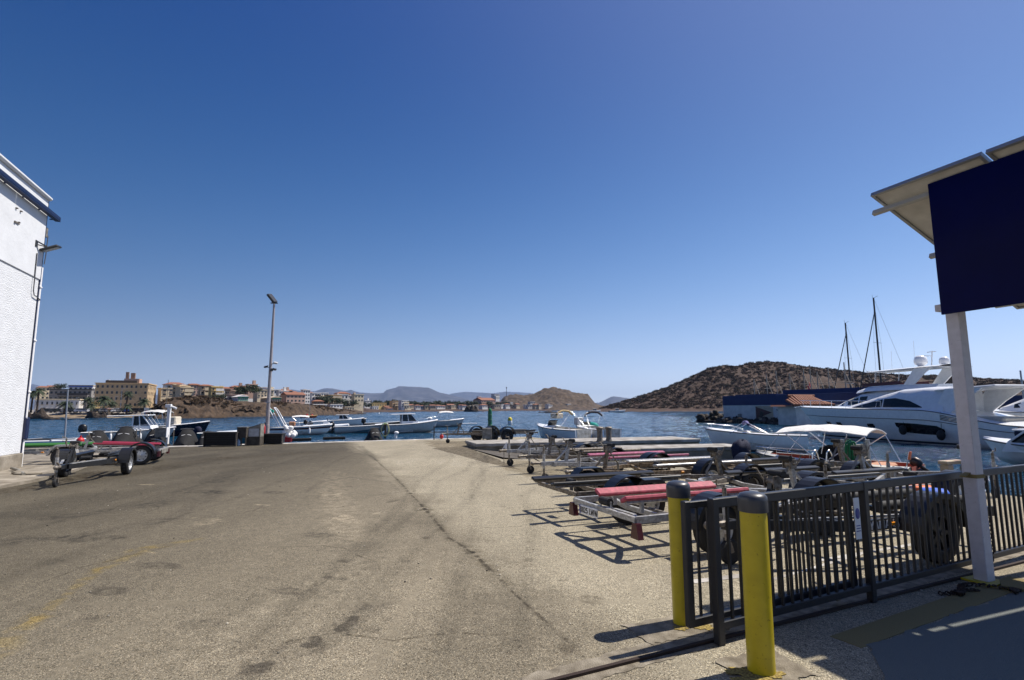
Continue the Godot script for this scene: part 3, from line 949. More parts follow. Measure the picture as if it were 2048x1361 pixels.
func wave_sheet(x0: float, x1: float, z0: float, z1: float, cell: float, waves: Array) -> ArrayMesh:
	var nx := int((x1 - x0) / cell) + 1
	var nz := int((z0 - z1) / cell) + 1
	var v := PackedVector3Array(); v.resize(nx * nz)
	var n := PackedVector3Array(); n.resize(nx * nz)
	var idx := PackedInt32Array(); idx.resize((nx - 1) * (nz - 1) * 6)
	for j in nz:
		var z := z0 - j * cell
		for i in nx:
			var x := x0 + i * cell
			var y := 0.0
			for q in waves: y += q[0].get_noise_2d(x * 0.75, z) * q[1]
			v[j * nx + i] = Vector3(x, WATER + y, z)
	for j in nz:
		for i in nx:
			var a := v[j * nx + mini(i + 1, nx - 1)] - v[j * nx + maxi(i - 1, 0)]
			var b := v[mini(j + 1, nz - 1) * nx + i] - v[maxi(j - 1, 0) * nx + i]
			n[j * nx + i] = a.cross(b).normalized()
	var k := 0
	for j in nz - 1:
		for i in nx - 1:
			var p := j * nx + i
			idx[k] = p; idx[k + 1] = p + nx + 1; idx[k + 2] = p + 1
			idx[k + 3] = p; idx[k + 4] = p + nx; idx[k + 5] = p + nx + 1
			k += 6
	var arr := []
	arr.resize(Mesh.ARRAY_MAX)
	arr[Mesh.ARRAY_VERTEX] = v; arr[Mesh.ARRAY_NORMAL] = n; arr[Mesh.ARRAY_INDEX] = idx
	var am := ArrayMesh.new()
	am.add_surface_from_arrays(Mesh.PRIMITIVE_TRIANGLES, arr)
	am.surface_set_material(0, M.water)
	return am

var ridge_last := []

func px_dir(x: float) -> float:
	# bearing of a picture column on the horizon, in metres sideways per metre ahead
	return (x - 1024.62) / 1091.7

func ridge(called: String, dist: float, depth: float, prof: Array, rough: float, m: Material, seed_: int, cols := 0, foot := 0.0) -> Array:
	# a ridge line at a given distance with slopes towards and away from the bay
	var nz := noise(seed_, 0.9 / depth * 2.0, 5)
	var nz2 := noise(seed_ + 1, 9.0 / depth, 4)
	var rows := []
	var x0: float = prof[0][0]
	var x1: float = prof[-1][0]
	var nc := int((x1 - x0) / 6.0) if cols == 0 else cols
	nc = mini(nc, 900)
	var nr := 26
	for j in nr + 1:
		var t := float(j) / nr            # 0 at the near foot, 1 behind the ridge
		var row := PackedVector3Array()
		for i in nc + 1:
			var px := lerpf(x0, x1, float(i) / nc)
			var py: float = prof[-1][1]
			for k in prof.size() - 1:
				if px >= prof[k][0] and px <= prof[k + 1][0]:
					var s: float = (px - prof[k][0]) / (prof[k + 1][0] - prof[k][0])
					py = lerpf(prof[k][1], prof[k + 1][1], s)
			var top := (818.0 - 0.0045 * (px - 1024.0) - py) / 1091.7 * dist + 1.65
			top = maxf(top, WATER - 0.5)
			var z := dist - depth + t * depth * 1.6
			var u := t * 1.6
			var prf := smoothstep(0.0, 1.0, u) if u < 1.0 else 1.0 - smoothstep(1.0, 1.7, u) * 0.9
			prf = lerpf(prf, minf(u, 1.0), 0.45) if u < 1.0 else prf
			var x := px_dir(px) * z
			var y := WATER - 0.3 + (top - WATER + 0.3) * prf
			var env := sin(PI * clampf(u / 1.0, 0.0, 1.0)) if u < 1.0 else 0.0
			y += (nz.get_noise_2d(x, z) * 0.20 * env * (top + 1.0) + nz2.get_noise_2d(x, z) * rough * 1.2 * minf(1.0, prf * 3.0) * clampf((top + 0.6) / 6.0, 0, 1))
			if j == 0: y = WATER - 0.8
			row.append(Vector3(x, y, -z))
		rows.append(row)
	var sh := S()
	sh.grid(rows)
	struct(sh, called, m)
	ridge_last = rows
	return rows

func tuft_mesh(seed_: int, m: Material, count: int, size: float) -> ArrayMesh:
	# a bush of small leaf faces in a flattened ball of unit radius
	var r := RandomNumberGenerator.new()
	r.seed = seed_
	var sh := S()
	for i in count:
		var d := Vector3(r.randfn(), absf(r.randfn()) * 0.8, r.randfn()).normalized() * pow(r.randf(), 0.4)
		d.y *= 0.75
		var a := Vector3(r.randfn(), r.randfn(), r.randfn()).normalized() * size
		var b := Vector3(r.randfn(), r.randfn(), r.randfn()).normalized() * size
		var k := r.randf_range(0.6, 1.5)
		sh.tint = Color(k, k * r.randf_range(0.9, 1.1), k)
		sh.tri(d - a * 0.5, d + a * 0.5 + b * 0.2, d + b)
	return sh.mesh(m, true)

func scrub(rows: Array, count: int, seed_: int) -> void:
	var r := RandomNumberGenerator.new()
	r.seed = seed_
	var nz := noise(seed_ + 3, 0.02, 3)
	for v in 2:
		var mm := MultiMesh.new()
		mm.transform_format = MultiMesh.TRANSFORM_3D
		mm.use_colors = true
		mm.mesh = tuft_mesh(300 + v, M.scrub, 70, 0.42)
		var list := []
		for i in count:
			var a := r.randf() * 16.5
			var b: float = r.randf() * (rows[0].size() - 1.01)
			var i0 := int(a); var j0 := int(b)
			var p: Vector3 = rows[i0][j0].lerp(rows[i0 + 1][j0], a - i0).lerp(rows[i0][j0 + 1].lerp(rows[i0 + 1][j0 + 1], a - i0), b - j0)
			if p.y < WATER + 2.0: continue
			if nz.get_noise_2d(p.x, p.z) < -0.42: continue
			var s := 0.32 + 1.25 * pow(r.randf(), 2.6)
			list.append([Transform3D(Basis(Vector3.UP, r.randf() * TAU).scaled(Vector3(s * 1.3, s, s * 1.3)), p), s, r.randf()])
		mm.instance_count = list.size()
		for i in list.size():
			mm.set_instance_transform(i, list[i][0])
			var k: float = 0.55 + list[i][2] * 0.9
			mm.set_instance_color(i, Color(k, k * (0.80 + 0.34 * fposmod(list[i][2] * 7.0, 1.0)), k * 0.9))
		var o := MultiMeshInstance3D.new()
		o.multimesh = mm
		o.name = numbered("scrub")
		add_child(o)
		tag(o, "dark scrub bushes growing over the brown headland slope", "scrub", "", "stuff")

func land_sheet() -> void:
	# beach, promenade and low ground that the town stands on, following the shore of the bay
	var shore := [[-500, 840, 0], [0, 838.5, 0], [60, 838, 0], [100, 837, 0], [250, 836, 0], [310, 836.5, 0], [345, 836, 0]]
	var a := S()
	var b := S()
	for i in shore.size() - 1:
		var p := []
		for k in 2:
			var q: Array = shore[i + k]
			var x := px_dir(q[0])
			var z: float = 2.25 * 1091.7 / (q[1] - (818.0 - 0.0045 * (q[0] - 1024.0)))
			p.append([Vector3(x * z, WATER - 0.1, -z), Vector3(x * (z + 9), 0.35, -z - 9), Vector3(x * (z + 11), 0.95, -z - 11), Vector3(x * (z + 300), 2.5, -z - 300)])
		a.quad(p[0][0], p[1][0], p[1][1], p[0][1])
		b.quad(p[0][1], p[1][1], p[1][2], p[0][2])
		b.quad(p[0][2], p[1][2], p[1][3], p[0][3])
	struct(a, "beach", M.sand)
	struct(b, "promenade", M.promenade)
	# the shore that runs round the bay behind the cliff to the far hill
	var far_pts := [[600, 829, 205], [640, 828, 270], [700, 825.5, 340], [760, 824, 430], [850, 823, 480], [950, 823, 520], [1060, 823, 600], [1200, 823, 660], [1300, 823, 680]]
	var c := S()
	var rows := [PackedVector3Array(), PackedVector3Array(), PackedVector3Array(), PackedVector3Array(), PackedVector3Array()]
	for q in far_pts:
		var x := px_dir(q[0])
		var z: float = q[2]
		rows[0].append(Vector3(x * z, WATER - 0.5, -z))
		rows[1].append(Vector3(x * (z + 3), WATER + 0.9, -z - 3))
		rows[2].append(Vector3(x * (z + 30), 1.2, -z - 30))
		rows[3].append(Vector3(x * (z + 140), 4.5, -z - 140))
		rows[4].append(Vector3(x * (z + 900), 9.0, -z - 900))
	c.grid(rows)
	struct(c, "far_shore", M.hill)

func cliff_headland() -> void:
	# brown rock headland with houses on it: a plateau that falls in ribs and hollows to the water
	var nz := noise(51, 0.10, 5)
	var nz2 := noise(52, 0.35, 4)
	var nz3 := noise(53, 0.045, 3)
	# picture column, waterline distance, top height in metres
	var prof := [[300, 146, 0.4], [312, 146, 2.6], [322, 146, 4.4], [345, 147, 5.4], [380, 150, 5.8], [420, 156, 5.4], [470, 166, 4.4], [520, 172, 4.2], [560, 180, 4.2], [600, 190, 3.6], [640, 205, 3.0], [670, 220, 1.8], [700, 245, 0.8], [725, 262, -0.2]]
	var rows := []
	var nr := 30
	var nc := 190
	for j in nr + 1:
		var t := float(j) / nr
		var row := PackedVector3Array()
		for i in nc + 1:
			var px := lerpf(300.0, 725.0, float(i) / nc)
			var z0 := 146.0
			var top := 0.0
			for k in prof.size() - 1:
				if px >= prof[k][0] and px <= prof[k + 1][0]:
					var s: float = (px - prof[k][0]) / float(prof[k + 1][0] - prof[k][0])
					z0 = lerpf(prof[k][1], prof[k + 1][1], s)
					top = lerpf(prof[k][2], prof[k + 1][2], s)
			var run := lerpf(0.0, 8.0, minf(t / 0.72, 1.0)) + maxf(t - 0.72, 0.0) / 0.28 * 80.0
			var z := z0 + run
			var x := px_dir(px) * z
			var u := minf(t / 0.72, 1.0)
			var steep := lerpf(pow(u, 0.55), smoothstep(0.0, 1.0, u), 0.5 + 0.5 * nz3.get_noise_2d(px * 0.6, 3.0))
			var y := WATER - 0.4 + (top - WATER + 0.4) * steep
			var amp := sin(PI * clampf(u, 0.0, 1.0))
			var rib := nz.get_noise_2d(x * 1.2, y * 0.8 + run * 0.5)
			z += (rib * 6.5 + nz2.get_noise_2d(x, y * 2.0) * 2.2) * amp
			y += (nz2.get_noise_2d(x + 40.0, z) * 0.8 + rib * 0.7) * clampf(amp + (0.25 if u >= 1.0 else 0.0), 0, 1) * clampf(top / 3.0, 0.2, 1)
			if t > 0.75: y += (t - 0.75) * 4.0
			row.append(Vector3(x, y, -z))
		rows.append(row)
	var sh := S()
	sh.grid(rows)
	struct(sh, "cliff", M.cliff)
	# tufts of dry growth on the plateau edge
	var r := RandomNumberGenerator.new()
	r.seed = 54
	var mm := MultiMesh.new()
	mm.transform_format = MultiMesh.TRANSFORM_3D
	mm.use_colors = true
	mm.mesh = tuft_mesh(310, M.scrub, 60, 0.45)
	var list := []
	for i in 420:
		var a := r.randf_range(12.0, 26.0)
		var b := r.randf() * (nc - 0.01)
		var p: Vector3 = rows[int(a)][int(b)]
		if nz3.get_noise_2d(p.x, p.z) < -0.05: continue
		var s := r.randf_range(0.25, 0.8)
		list.append(Transform3D(Basis(Vector3.UP, r.randf() * TAU).scaled(Vector3(s * 1.5, s, s * 1.5)), p))
	mm.instance_count = list.size()
	for i in list.size():
		mm.set_instance_transform(i, list[i])
		var k := r.randf_range(0.8, 1.7)
		mm.set_instance_color(i, Color(k * 1.15, k * 1.05, k * 0.7))
	var o := MultiMeshInstance3D.new()
	o.multimesh = mm
	o.name = numbered("scrub")
	add_child(o)
	tag(o, "dry grassy tufts on top of the brown cliff", "scrub", "", "stuff")

func reef(called: String, label: String, at: Vector3, lx: float, lz: float, h: float, seed_: int) -> void:
	var nz := noise(seed_, 0.22, 5)
	var rows := []
	for j in 15:
		var row := PackedVector3Array()
		for i in 37:
			var a := TAU * i / 36.0
			var t := j / 14.0
			var rad := sin(t * PI / 2.0)
			var rr := 1.0 + 0.28 * nz.get_noise_2d(cos(a) * 5.0, sin(a) * 5.0)
			var p := Vector3(cos(a) * lx / 2 * rad * rr, 0, sin(a) * lz / 2 * rad * rr)
			p.y = (1.0 - t * t) * h * (0.75 + 0.9 * nz.get_noise_2d(p.x * 1.6, p.z * 1.6)) - 0.3
			row.append(p)
		rows.append(row)
	var sh := S()
	sh.grid(rows)
	var o := put(sh, called, M.cliff_dark)
	o.position = Vector3(at.x, WATER, at.z)
	tag(o, label, "rock", "rocks in the bay")

# ---------------------------------------------------------------- the white building at the left
func build_left_building() -> void:
	var o := thing("white_building", "tall white rendered building with a navy gutter at the left edge", "building", Vector3(-14, 0, -15.66), YAW)
	var L := 20.0
	put(S().box(Vector3(-5.0, 2.98, L / 2), Vector3(10.0, 5.04, L), Basis(), 0.01), "stucco_wall", M.stucco, o)
	put(S().box(Vector3(-5.0, 0.23, L / 2 - 0.02), Vector3(10.1, 0.46, L + 0.1), Basis(), 0.02), "plinth", M.concrete, o)
	put(S().box(Vector3(-4.985, 6.72, L / 2), Vector3(10.03, 2.44, L + 0.04), Basis(), 0.015), "upper_wall", M.white_wall, o)
	put(S().box(Vector3(-4.95, 8.0, L / 2 - 0.02), Vector3(10.14, 0.12, L + 0.10), Basis(), 0.04), "parapet", M.white_wall, o)
	var gut := S()
	for q in [[-0.42, 1.9], [1.91, 11.0], [11.01, 20.0]]:
		gut.box(Vector3(0.16, 7.46, (q[0] + q[1]) / 2), Vector3(0.13, 0.05, q[1] - q[0]))
		gut.box(Vector3(0.215, 7.515, (q[0] + q[1]) / 2), Vector3(0.02, 0.12, q[1] - q[0]))
		gut.box(Vector3(0.105, 7.51, (q[0] + q[1]) / 2), Vector3(0.02, 0.11, q[1] - q[0]))
	for z in [-0.3, 0.6, 1.6, 2.6, 3.6, 4.6]:
		gut.box(Vector3(0.08, 7.46, z), Vector3(0.18, 0.03, 0.03))
	put(gut, "gutter", M.navy, o)
	put(S().box(Vector3(-0.03, 6.75, -0.05), Vector3(0.10, 2.6, 0.06)), "corner_strip", M.navy, o)
	put(S().box(Vector3(-0.03, 2.9, -0.045), Vector3(0.09, 5.7, 0.05)), "corner_strip", M.navy, o)
	var dp := S()
	dp.tube([Vector3(-0.02, 5.9, -0.13), Vector3(-0.02, 5.35, -0.13), Vector3(-0.02, 0.0, -0.13)], 0.05, 10)
	for y in [5.3, 3.7, 2.2]: dp.box(Vector3(-0.02, y, -0.11), Vector3(0.13, 0.05, 0.13), Basis(), 0.01)
	put(dp, "downpipe", M.plastic_white, o)
	put(S().box(Vector3(0.0, 1.15, -0.1), Vector3(0.16, 0.62, 0.2), Basis(), 0.02), "drain_box", M.navy, o)
	put(S().box(Vector3(-0.02, 7.0, -0.15), Vector3(0.08, 0.30, 0.14), Basis(), 0.01), "junction_box", M.box_grey, o)
	var cab := S()
	cab.tube([Vector3(0.05, 6.9, -0.16), Vector3(0.06, 6.6, -0.12), Vector3(0.05, 6.3, -0.15), Vector3(0.05, 6.0, -0.1)], 0.012, 6)
	cab.tube([Vector3(0.05, 6.2, 0.42), Vector3(0.05, 5.1, 0.40), Vector3(0.05, 4.98, 0.33), Vector3(0.05, 4.95, 0.1), Vector3(0.03, 4.92, -0.14)], 0.014, 6)
	put(cab, "cable", M.grey_plastic, o)
	var br := S()
	for q in [[7.05, 1.6], [7.05, 1.85], [6.72, 1.65], [6.66, 1.85]]:
		br.box(Vector3(0.05, q[0], q[1]), Vector3(0.04, 0.025, 0.07))
	br.box(Vector3(0.045, 6.68, 1.75), Vector3(0.03, 0.03, 0.26))
	put(br, "wall_bracket", M.galv_old, o).set_meta("kind", "stuff")
	# floodlight on its arm
	var f := thing("floodlight", "black wall floodlight on an arm at the white building corner", "floodlight", Vector3(-14, 0, -15.66) + AX * 0.04 + Vector3(0, 6.42, 0) + AZ * 0.45, YAW)
	put(S().box(Vector3(0.0, 0.05, 0.05), Vector3(0.03, 0.18, 0.12), Basis(), 0.005), "wall_plate", M.lamp_dark, f)
	put(S().tube([Vector3(0.0, 0.12, 0.05), Vector3(0.16, 0.04, -0.20)], 0.02, 6).tube([Vector3(0.0, 0.02, 0.05), Vector3(0.16, 0.03, -0.20)], 0.016, 6), "arm", M.lamp_dark, f)
	var hb := Basis(Vector3(0, 0, 1), 0.42) * Basis(Vector3(1, 0, 0), 0.15)
	put(S().box(Vector3(0.20, 0.03, -0.34), Vector3(0.46, 0.07, 0.40), hb, 0.02), "housing", M.lamp_dark, f)
	put(S().box(Vector3(0.20, 0.03, -0.34) + hb * Vector3(0, -0.042, 0), Vector3(0.38, 0.014, 0.26), hb, 0.004), "lens", M.led_lens, f)
	# rough lump of mortar and a length of pipe by the wall foot
	var lump := put(S().ball(Vector3(-12.17, 0, -13.9) + Vector3(0, 0.09, 0), Vector3(0.35, 0.05, 0.18), 6, 12).ball(Vector3(-12.48, 0, -14.11) + Vector3(0.0, 0.10, 0.1), Vector3(0.2, 0.06, 0.12), 6, 10), "mortar_lump", M.concrete)
	tag(lump, "grey lump of spilt mortar at the foot of the white building", "rubble")
	var pipe := put(S().tube([Vector3(-13.4, 0, -14.79) + Vector3(0, 0.13, 0), Vector3(-12.93, 0, -14.45) + Vector3(0, 0.12, 0), Vector3(-12.1, 0, -13.7) + Vector3(0, 0.10, 0)], 0.04, 8), "drain_pipe", M.box_grey)
	tag(pipe, "short grey drain pipe lying on the pavement by the white building", "pipe")

# ---------------------------------------------------------------- bollards, gate, fence, canopy
func bollard(at: Vector3, label: String, h: float, lean: float) -> void:
	var o := thing("bollard", label, "bollard", at, 0, "yellow bollards at the gate")
	o.rotation.z = lean
	put(S().lathe([Vector2(0.083, -0.05), Vector2(0.083, h - 0.105)], Transform3D(), 28), "post", M.yellow, o)
	put(S().lathe([Vector2(0.084, h - 0.125), Vector2(0.092, h - 0.123), Vector2(0.093, h - 0.05), Vector2(0.090, h - 0.030), Vector2(0.076, h - 0.012), Vector2(0.045, h - 0.002), Vector2(0.0, h)], Transform3D(), 28), "cap", M.cap_grey, o)
	put(S().lathe([Vector2(0.083, 0.002), Vector2(0.105, 0.003), Vector2(0.12, -0.01)], Transform3D(), 18), "collar", M.yellow_worn, o)

func build_fence_and_canopy() -> void:
	bollard(Vector3(1.32, 0, -4.42), "yellow bollard with a dark cap beyond the gate, farther of the two", 1.075, 0.004)
	bollard(Vector3(1.56, 0, -3.64), "yellow bollard with a dark cap standing nearest, in front of the gate", 1.105, -0.006)
	var fyaw := 0.471
	var p0 := Vector3(1.45, 0, -4.04)
	# fixed fence
	var f := thing("railing_fence", "dark grey steel railing fence with upright bars along the trailer yard", "fence", p0, fyaw)
	var L := 9.05
	put(S().box(Vector3(L / 2 + 0.0, 0.965, 0), Vector3(L, 0.07, 0.05), Basis(), 0.006), "top_rail", M.fence, f)
	put(S().box(Vector3(L / 2 + 0.0, 0.125, 0), Vector3(L, 0.055, 0.042), Basis(), 0.005), "bottom_rail", M.fence, f)
	var pm := S().box(Vector3(0, 0.50, 0), Vector3(0.06, 1.0, 0.06), Basis(), 0.006).mesh(M.fence)
	for t in [0.0, 1.81, 3.62, 5.43, 7.24, 9.05]:
		var po := put(pm, "post", M.fence, f)
		po.position.x = t
	var bmesh := S().box(Vector3(0, 0.54, 0), Vector3(0.022, 0.80, 0.022), Basis(), 0.003).mesh(M.fence)
	for s in 5:
		for k in range(1, 16):
			var b := put(bmesh, "bar", M.fence, f)
			b.position.x = s * 1.81 + 0.03 + k * 1.75 / 16.0
	# sliding gate leaf behind it
	var gt := thing("sliding_gate", "dark grey sliding gate leaf with thin upright bars between the bollards", "gate", p0 - AZ * 0.115 + Vector3(0, 0, 0), fyaw)
	var G0 := -0.165
	var G1 := 1.74
	put(S().box(Vector3((G0 + G1) / 2, 0.945, 0), Vector3(G1 - G0, 0.05, 0.04), Basis(), 0.005), "top_rail", M.fence, gt)
	put(S().box(Vector3((G0 + G1) / 2, 0.135, 0), Vector3(G1 - G0, 0.06, 0.05), Basis(), 0.005), "bottom_rail", M.fence, gt)
	for x in [G0, G1]:
		put(S().box(Vector3(x, 0.54, 0), Vector3(0.06, 0.87, 0.05), Basis(), 0.006), "stile", M.fence, gt)
	var gb := S().box(Vector3(0, 0.54, 0), Vector3(0.016, 0.78, 0.016)).mesh(M.fence)
	for k in range(1, 18):
		var b := put(gb, "bar", M.fence, gt)
		b.position.x = G0 + k * (G1 - G0) / 18.0
	for x in [0.18, 1.5]:
		var wn := node("wheel", gt, Vector3(x, 0.075, 0.0), Vector3(PI / 2, 0, 0))
		put(S().lathe([Vector2(0.0, -0.018), Vector2(0.05, -0.018), Vector2(0.055, -0.010), Vector2(0.048, 0), Vector2(0.055, 0.010), Vector2(0.05, 0.018), Vector2(0.0, 0.018)], Transform3D(), 16), "roller", M.galv_old, wn)
		put(S().box(Vector3(x, 0.095, 0.035), Vector3(0.13, 0.06, 0.01)), "wheel_cheek", M.fence, gt)
	# notice on the fence
	var nb := thing("notice_board", "narrow white notice with a blue emblem tied to the fence bars", "sign", p0 + Basis(Vector3.UP, fyaw) * Vector3(1.655, 0.56, 0.026), fyaw)
	put(S().box(Vector3(0, 0.15, 0), Vector3(0.075, 0.34, 0.006)), "board", M.plate_white, nb)
	put(S().lathe([Vector2(0.0, 0.004), Vector2(0.028, 0.004), Vector2(0.028, 0.0)], Transform3D(Basis(Vector3(1, 0, 0), PI / 2).scaled(Vector3(1, 1.6, 1)), Vector3(0, 0.19, 0.0035)), 16), "emblem", M.plate_blue, nb)
	for k in 3:
		put(S().box(Vector3(0, 0.09 - k * 0.022, 0.0042), Vector3(0.055, 0.007, 0.002)), "print_line", M.plate_blue, nb)
	# canopy of solar panels on white posts, with the navy board
	var P := Vector3(4.47, 0, -5.38)
	var c := thing("solar_canopy", "canopy of solar panels on a white post at the right edge", "canopy", P, YAW)
	for q in [[0.0, 0.0], [0.0, 4.2], [2.1, 0.0], [2.1, 4.2]]:
		var hh: float = 2.62 if q[0] == 0.0 else 2.75
		put(S().box(Vector3(q[0], hh / 2, q[1]), Vector3(0.12, hh, 0.12), Basis(), 0.006), "post", M.post_white, c)
	put(S().box(Vector3(0.0, 0.012, 0.0), Vector3(0.26, 0.02, 0.26), Basis(), 0.004), "foot_plate", M.yellow, c)
	put(S().box(Vector3(-0.01, 2.655, 2.2), Vector3(0.10, 0.07, 4.7), Basis(), 0.004), "beam", M.post_white, c)
	put(S().box(Vector3(2.1, 2.80, 2.2), Vector3(0.10, 0.10, 4.7), Basis(), 0.004), "beam", M.post_white, c)
	var tilt := -atan(0.44)
	var rb := Basis(Vector3(0, 0, 1), tilt)
	var A := Vector3(-0.307, 4.0, -0.53)
	for k in 3:
		var dx: float = [0.21, 1.22, 2.5][k]
		put(S().box(A + rb * Vector3(dx, -0.10, 0) + Vector3(0, 0, 2.55), Vector3(0.045, 0.055, 5.28), rb, 0.003), "purlin", M.purlin_grey, c)
	var supports := S()
	for z in [0.0, 2.1, 4.2]:
		supports.bar(Vector3(0, 2.69, z), A + rb * Vector3(0.32, -0.13, 0) + Vector3(0, 0, z + 0.53), 0.05, 0.05)
		supports.bar(A + rb * Vector3(0.30, -0.155, z + 0.53), A + rb * Vector3(2.6, -0.155, z + 0.53), 0.05, 0.05)
	put(supports, "rafter", M.purlin_grey, c)
	var face := S().box(Vector3(0.69, 0.0, 0.5), Vector3(1.34, 0.008, 1.02)).mesh(M.panel_face)
	var back := S().box(Vector3(0.69, -0.012, 0.5), Vector3(1.34, 0.006, 1.02)).mesh(M.roof_sheet)
	var fr := S()
	for q in [[0.015, 0.5, 0.03, 1.05], [1.365, 0.5, 0.03, 1.05]]:
		fr.box(Vector3(q[0], -0.014, q[1]), Vector3(q[2], 0.042, q[3]))
	for z in [-0.0101, 1.0101]:
		fr.box(Vector3(0.69, -0.014, z), Vector3(1.32, 0.0418, 0.03))
	var frm := fr.mesh(M.panel_frame)
	for r in 2:
		for k in 5:
			var pn := node("solar_panel", c, A + rb * Vector3(r * 1.379, -0.003 * r, 0) + Vector3(0, 0, 0.03 + k * 1.085), Vector3(0, 0, tilt))
			put(face, "cells", M.panel_face, pn)
			put(back, "back_sheet", M.roof_sheet, pn)
			put(frm, "frame", M.panel_frame, pn)
	put(S().tube([A + rb * Vector3(0.9, -0.05, 0.62), A + rb * Vector3(0.85, -0.09, 0.40), A + rb * Vector3(1.0, -0.11, 0.22), A + rb * Vector3(1.25, -0.05, 0.12)], 0.008, 6), "cable", M.black_plastic, c)
	var sg := thing("navy_sign_board", "large plain navy blue board hung under the canopy edge", "sign", P - AX * 0.185 + Vector3(0, 2.56, 0), YAW)
	put(S().box(Vector3(0.0, 0.68, 2.36), Vector3(0.03, 1.36, 4.75), Basis(), 0.003), "board", M.navy_sign, sg)
	put(S().box(Vector3(0.09, 0.58, 2.36), Vector3(0.14, 0.05, 4.6), Basis(), 0.003), "frame", M.post_white, sg)
	# strap, chain, chain heap
	var st := put(S().box(Vector3(0, 0.985, 0), Vector3(0.135, 0.035, 0.135), Basis(), 0.004).box(Vector3(-0.10, 1.0, -0.01), Vector3(0.10, 0.012, 0.05), Basis(Vector3(0, 0, 1), 0.3)), "strap", M.yellow_worn)
	st.position = P; st.rotation.y = YAW
	tag(st, "yellow strap tied round the white canopy post", "strap")
	var ch := thing("hanging_chain", "dark chain hanging down beside the white canopy post", "chain", P + AX * 0.11 + AZ * 0.02, YAW)
	var link := link_mesh()
	for k in 26:
		var lo := put(link, "link", M.chain_rust, ch)
		lo.position = Vector3(0.012 * sin(k * 0.7), 0.96 - k * 0.036, 0.01 * cos(k * 0.4))
		lo.rotation = Vector3(0.0, 0.3 + (PI / 2 if k % 2 else 0.0), PI / 2)
	var hp := thing("chain_heap", "rusty chain lying in loops on the ground by the canopy post", "chain", P + Vector3(-0.1, 0, 0.25), 0.2)
	for k in 64:
		var t := k / 63.0
		var a := t * 9.0
		var q := Vector3(-0.55 + 0.75 * t + 0.16 * cos(a), 0.012 + 0.012 * (k % 2) + 0.01 * absf(sin(a * 0.5)), 0.10 * sin(a) + 0.05 * sin(a * 2.3))
		if k < 14: q = Vector3(-0.60 + k * 0.03, 0.014, -0.02 + 0.02 * sin(k * 0.5))
		var lo := put(link, "link", M.chain_rust, hp)
		lo.position = q
		lo.rotation = Vector3(PI / 2 if k % 2 else 0.3, a + 1.2, 0.0)
	var pad := put(S().box(Vector3(0, 0.02, 0), Vector3(0.22, 0.03, 0.15), Basis(), 0.004), "yellow_block", M.yellow_worn)
	pad.position = P + Vector3(0.10, 0.0, 0.17); pad.rotation.y = 0.9
	tag(pad, "yellow and white block on the ground at the canopy post foot", "block")
	# worn white bay lines behind the fence
	for q in [[Vector3(3.33, 0, -6.13), Vector3(5.14, 0, -6.94), 0.07], [Vector3(1.71, 0, -5.42), Vector3(2.36, 0, -5.64), 0.10], [Vector3(2.51, 0, -5.48), Vector3(3.91, 0, -6.36), 0.05]]:
		struct(S().bar(q[0] + Vector3(0, -0.001, 0), q[1] + Vector3(0, -0.001, 0), q[2], 0.010), "bay_line", M.pale_concrete)

func link_mesh() -> ArrayMesh:
	if shared.has("link"): return shared.link
	var rows := []
	var cp := []
	for i in 12:
		var a := TAU * i / 12.0
		cp.append(Vector3(cos(a) * 0.014 + (0.012 if cos(a) > 0 else -0.012), sin(a) * 0.014, 0))
	for i in 12:
		var t: Vector3 = (cp[(i + 1) % 12] - cp[(i + 11) % 12]).normalized()
		var s := t.cross(Vector3.BACK).normalized()
		var row := PackedVector3Array()
		for k in 6:
			row.append(cp[i] + s * cos(TAU * k / 6) * 0.0055 + Vector3.BACK * sin(TAU * k / 6) * 0.0055)
		rows.append(row)
	shared.link = S().grid(rows, true, true).mesh(M.chain_rust)
	return shared.link

# ---------------------------------------------------------------- boat trailers
func beam(sh: Sh, pts: Array, w: float, h: float) -> Sh:
	# a box section swept along a level path
	var rows := []
	for i in pts.size():
		var t: Vector3 = (pts[mini(i + 1, pts.size() - 1)] - pts[maxi(i - 1, 0)]).normalized()
		var s := t.cross(Vector3.UP).normalized() * w / 2
		var u := s.cross(t).normalized() * h / 2
		rows.append(PackedVector3Array([pts[i] - s - u, pts[i] + s - u, pts[i] + s + u, pts[i] - s + u]))
	sh.grid(rows, true, false, true)
	sh.quad(rows[0][0], rows[0][1], rows[0][2], rows[0][3])
	sh.quad(rows[-1][3], rows[-1][2], rows[-1][1], rows[-1][0])
	return sh

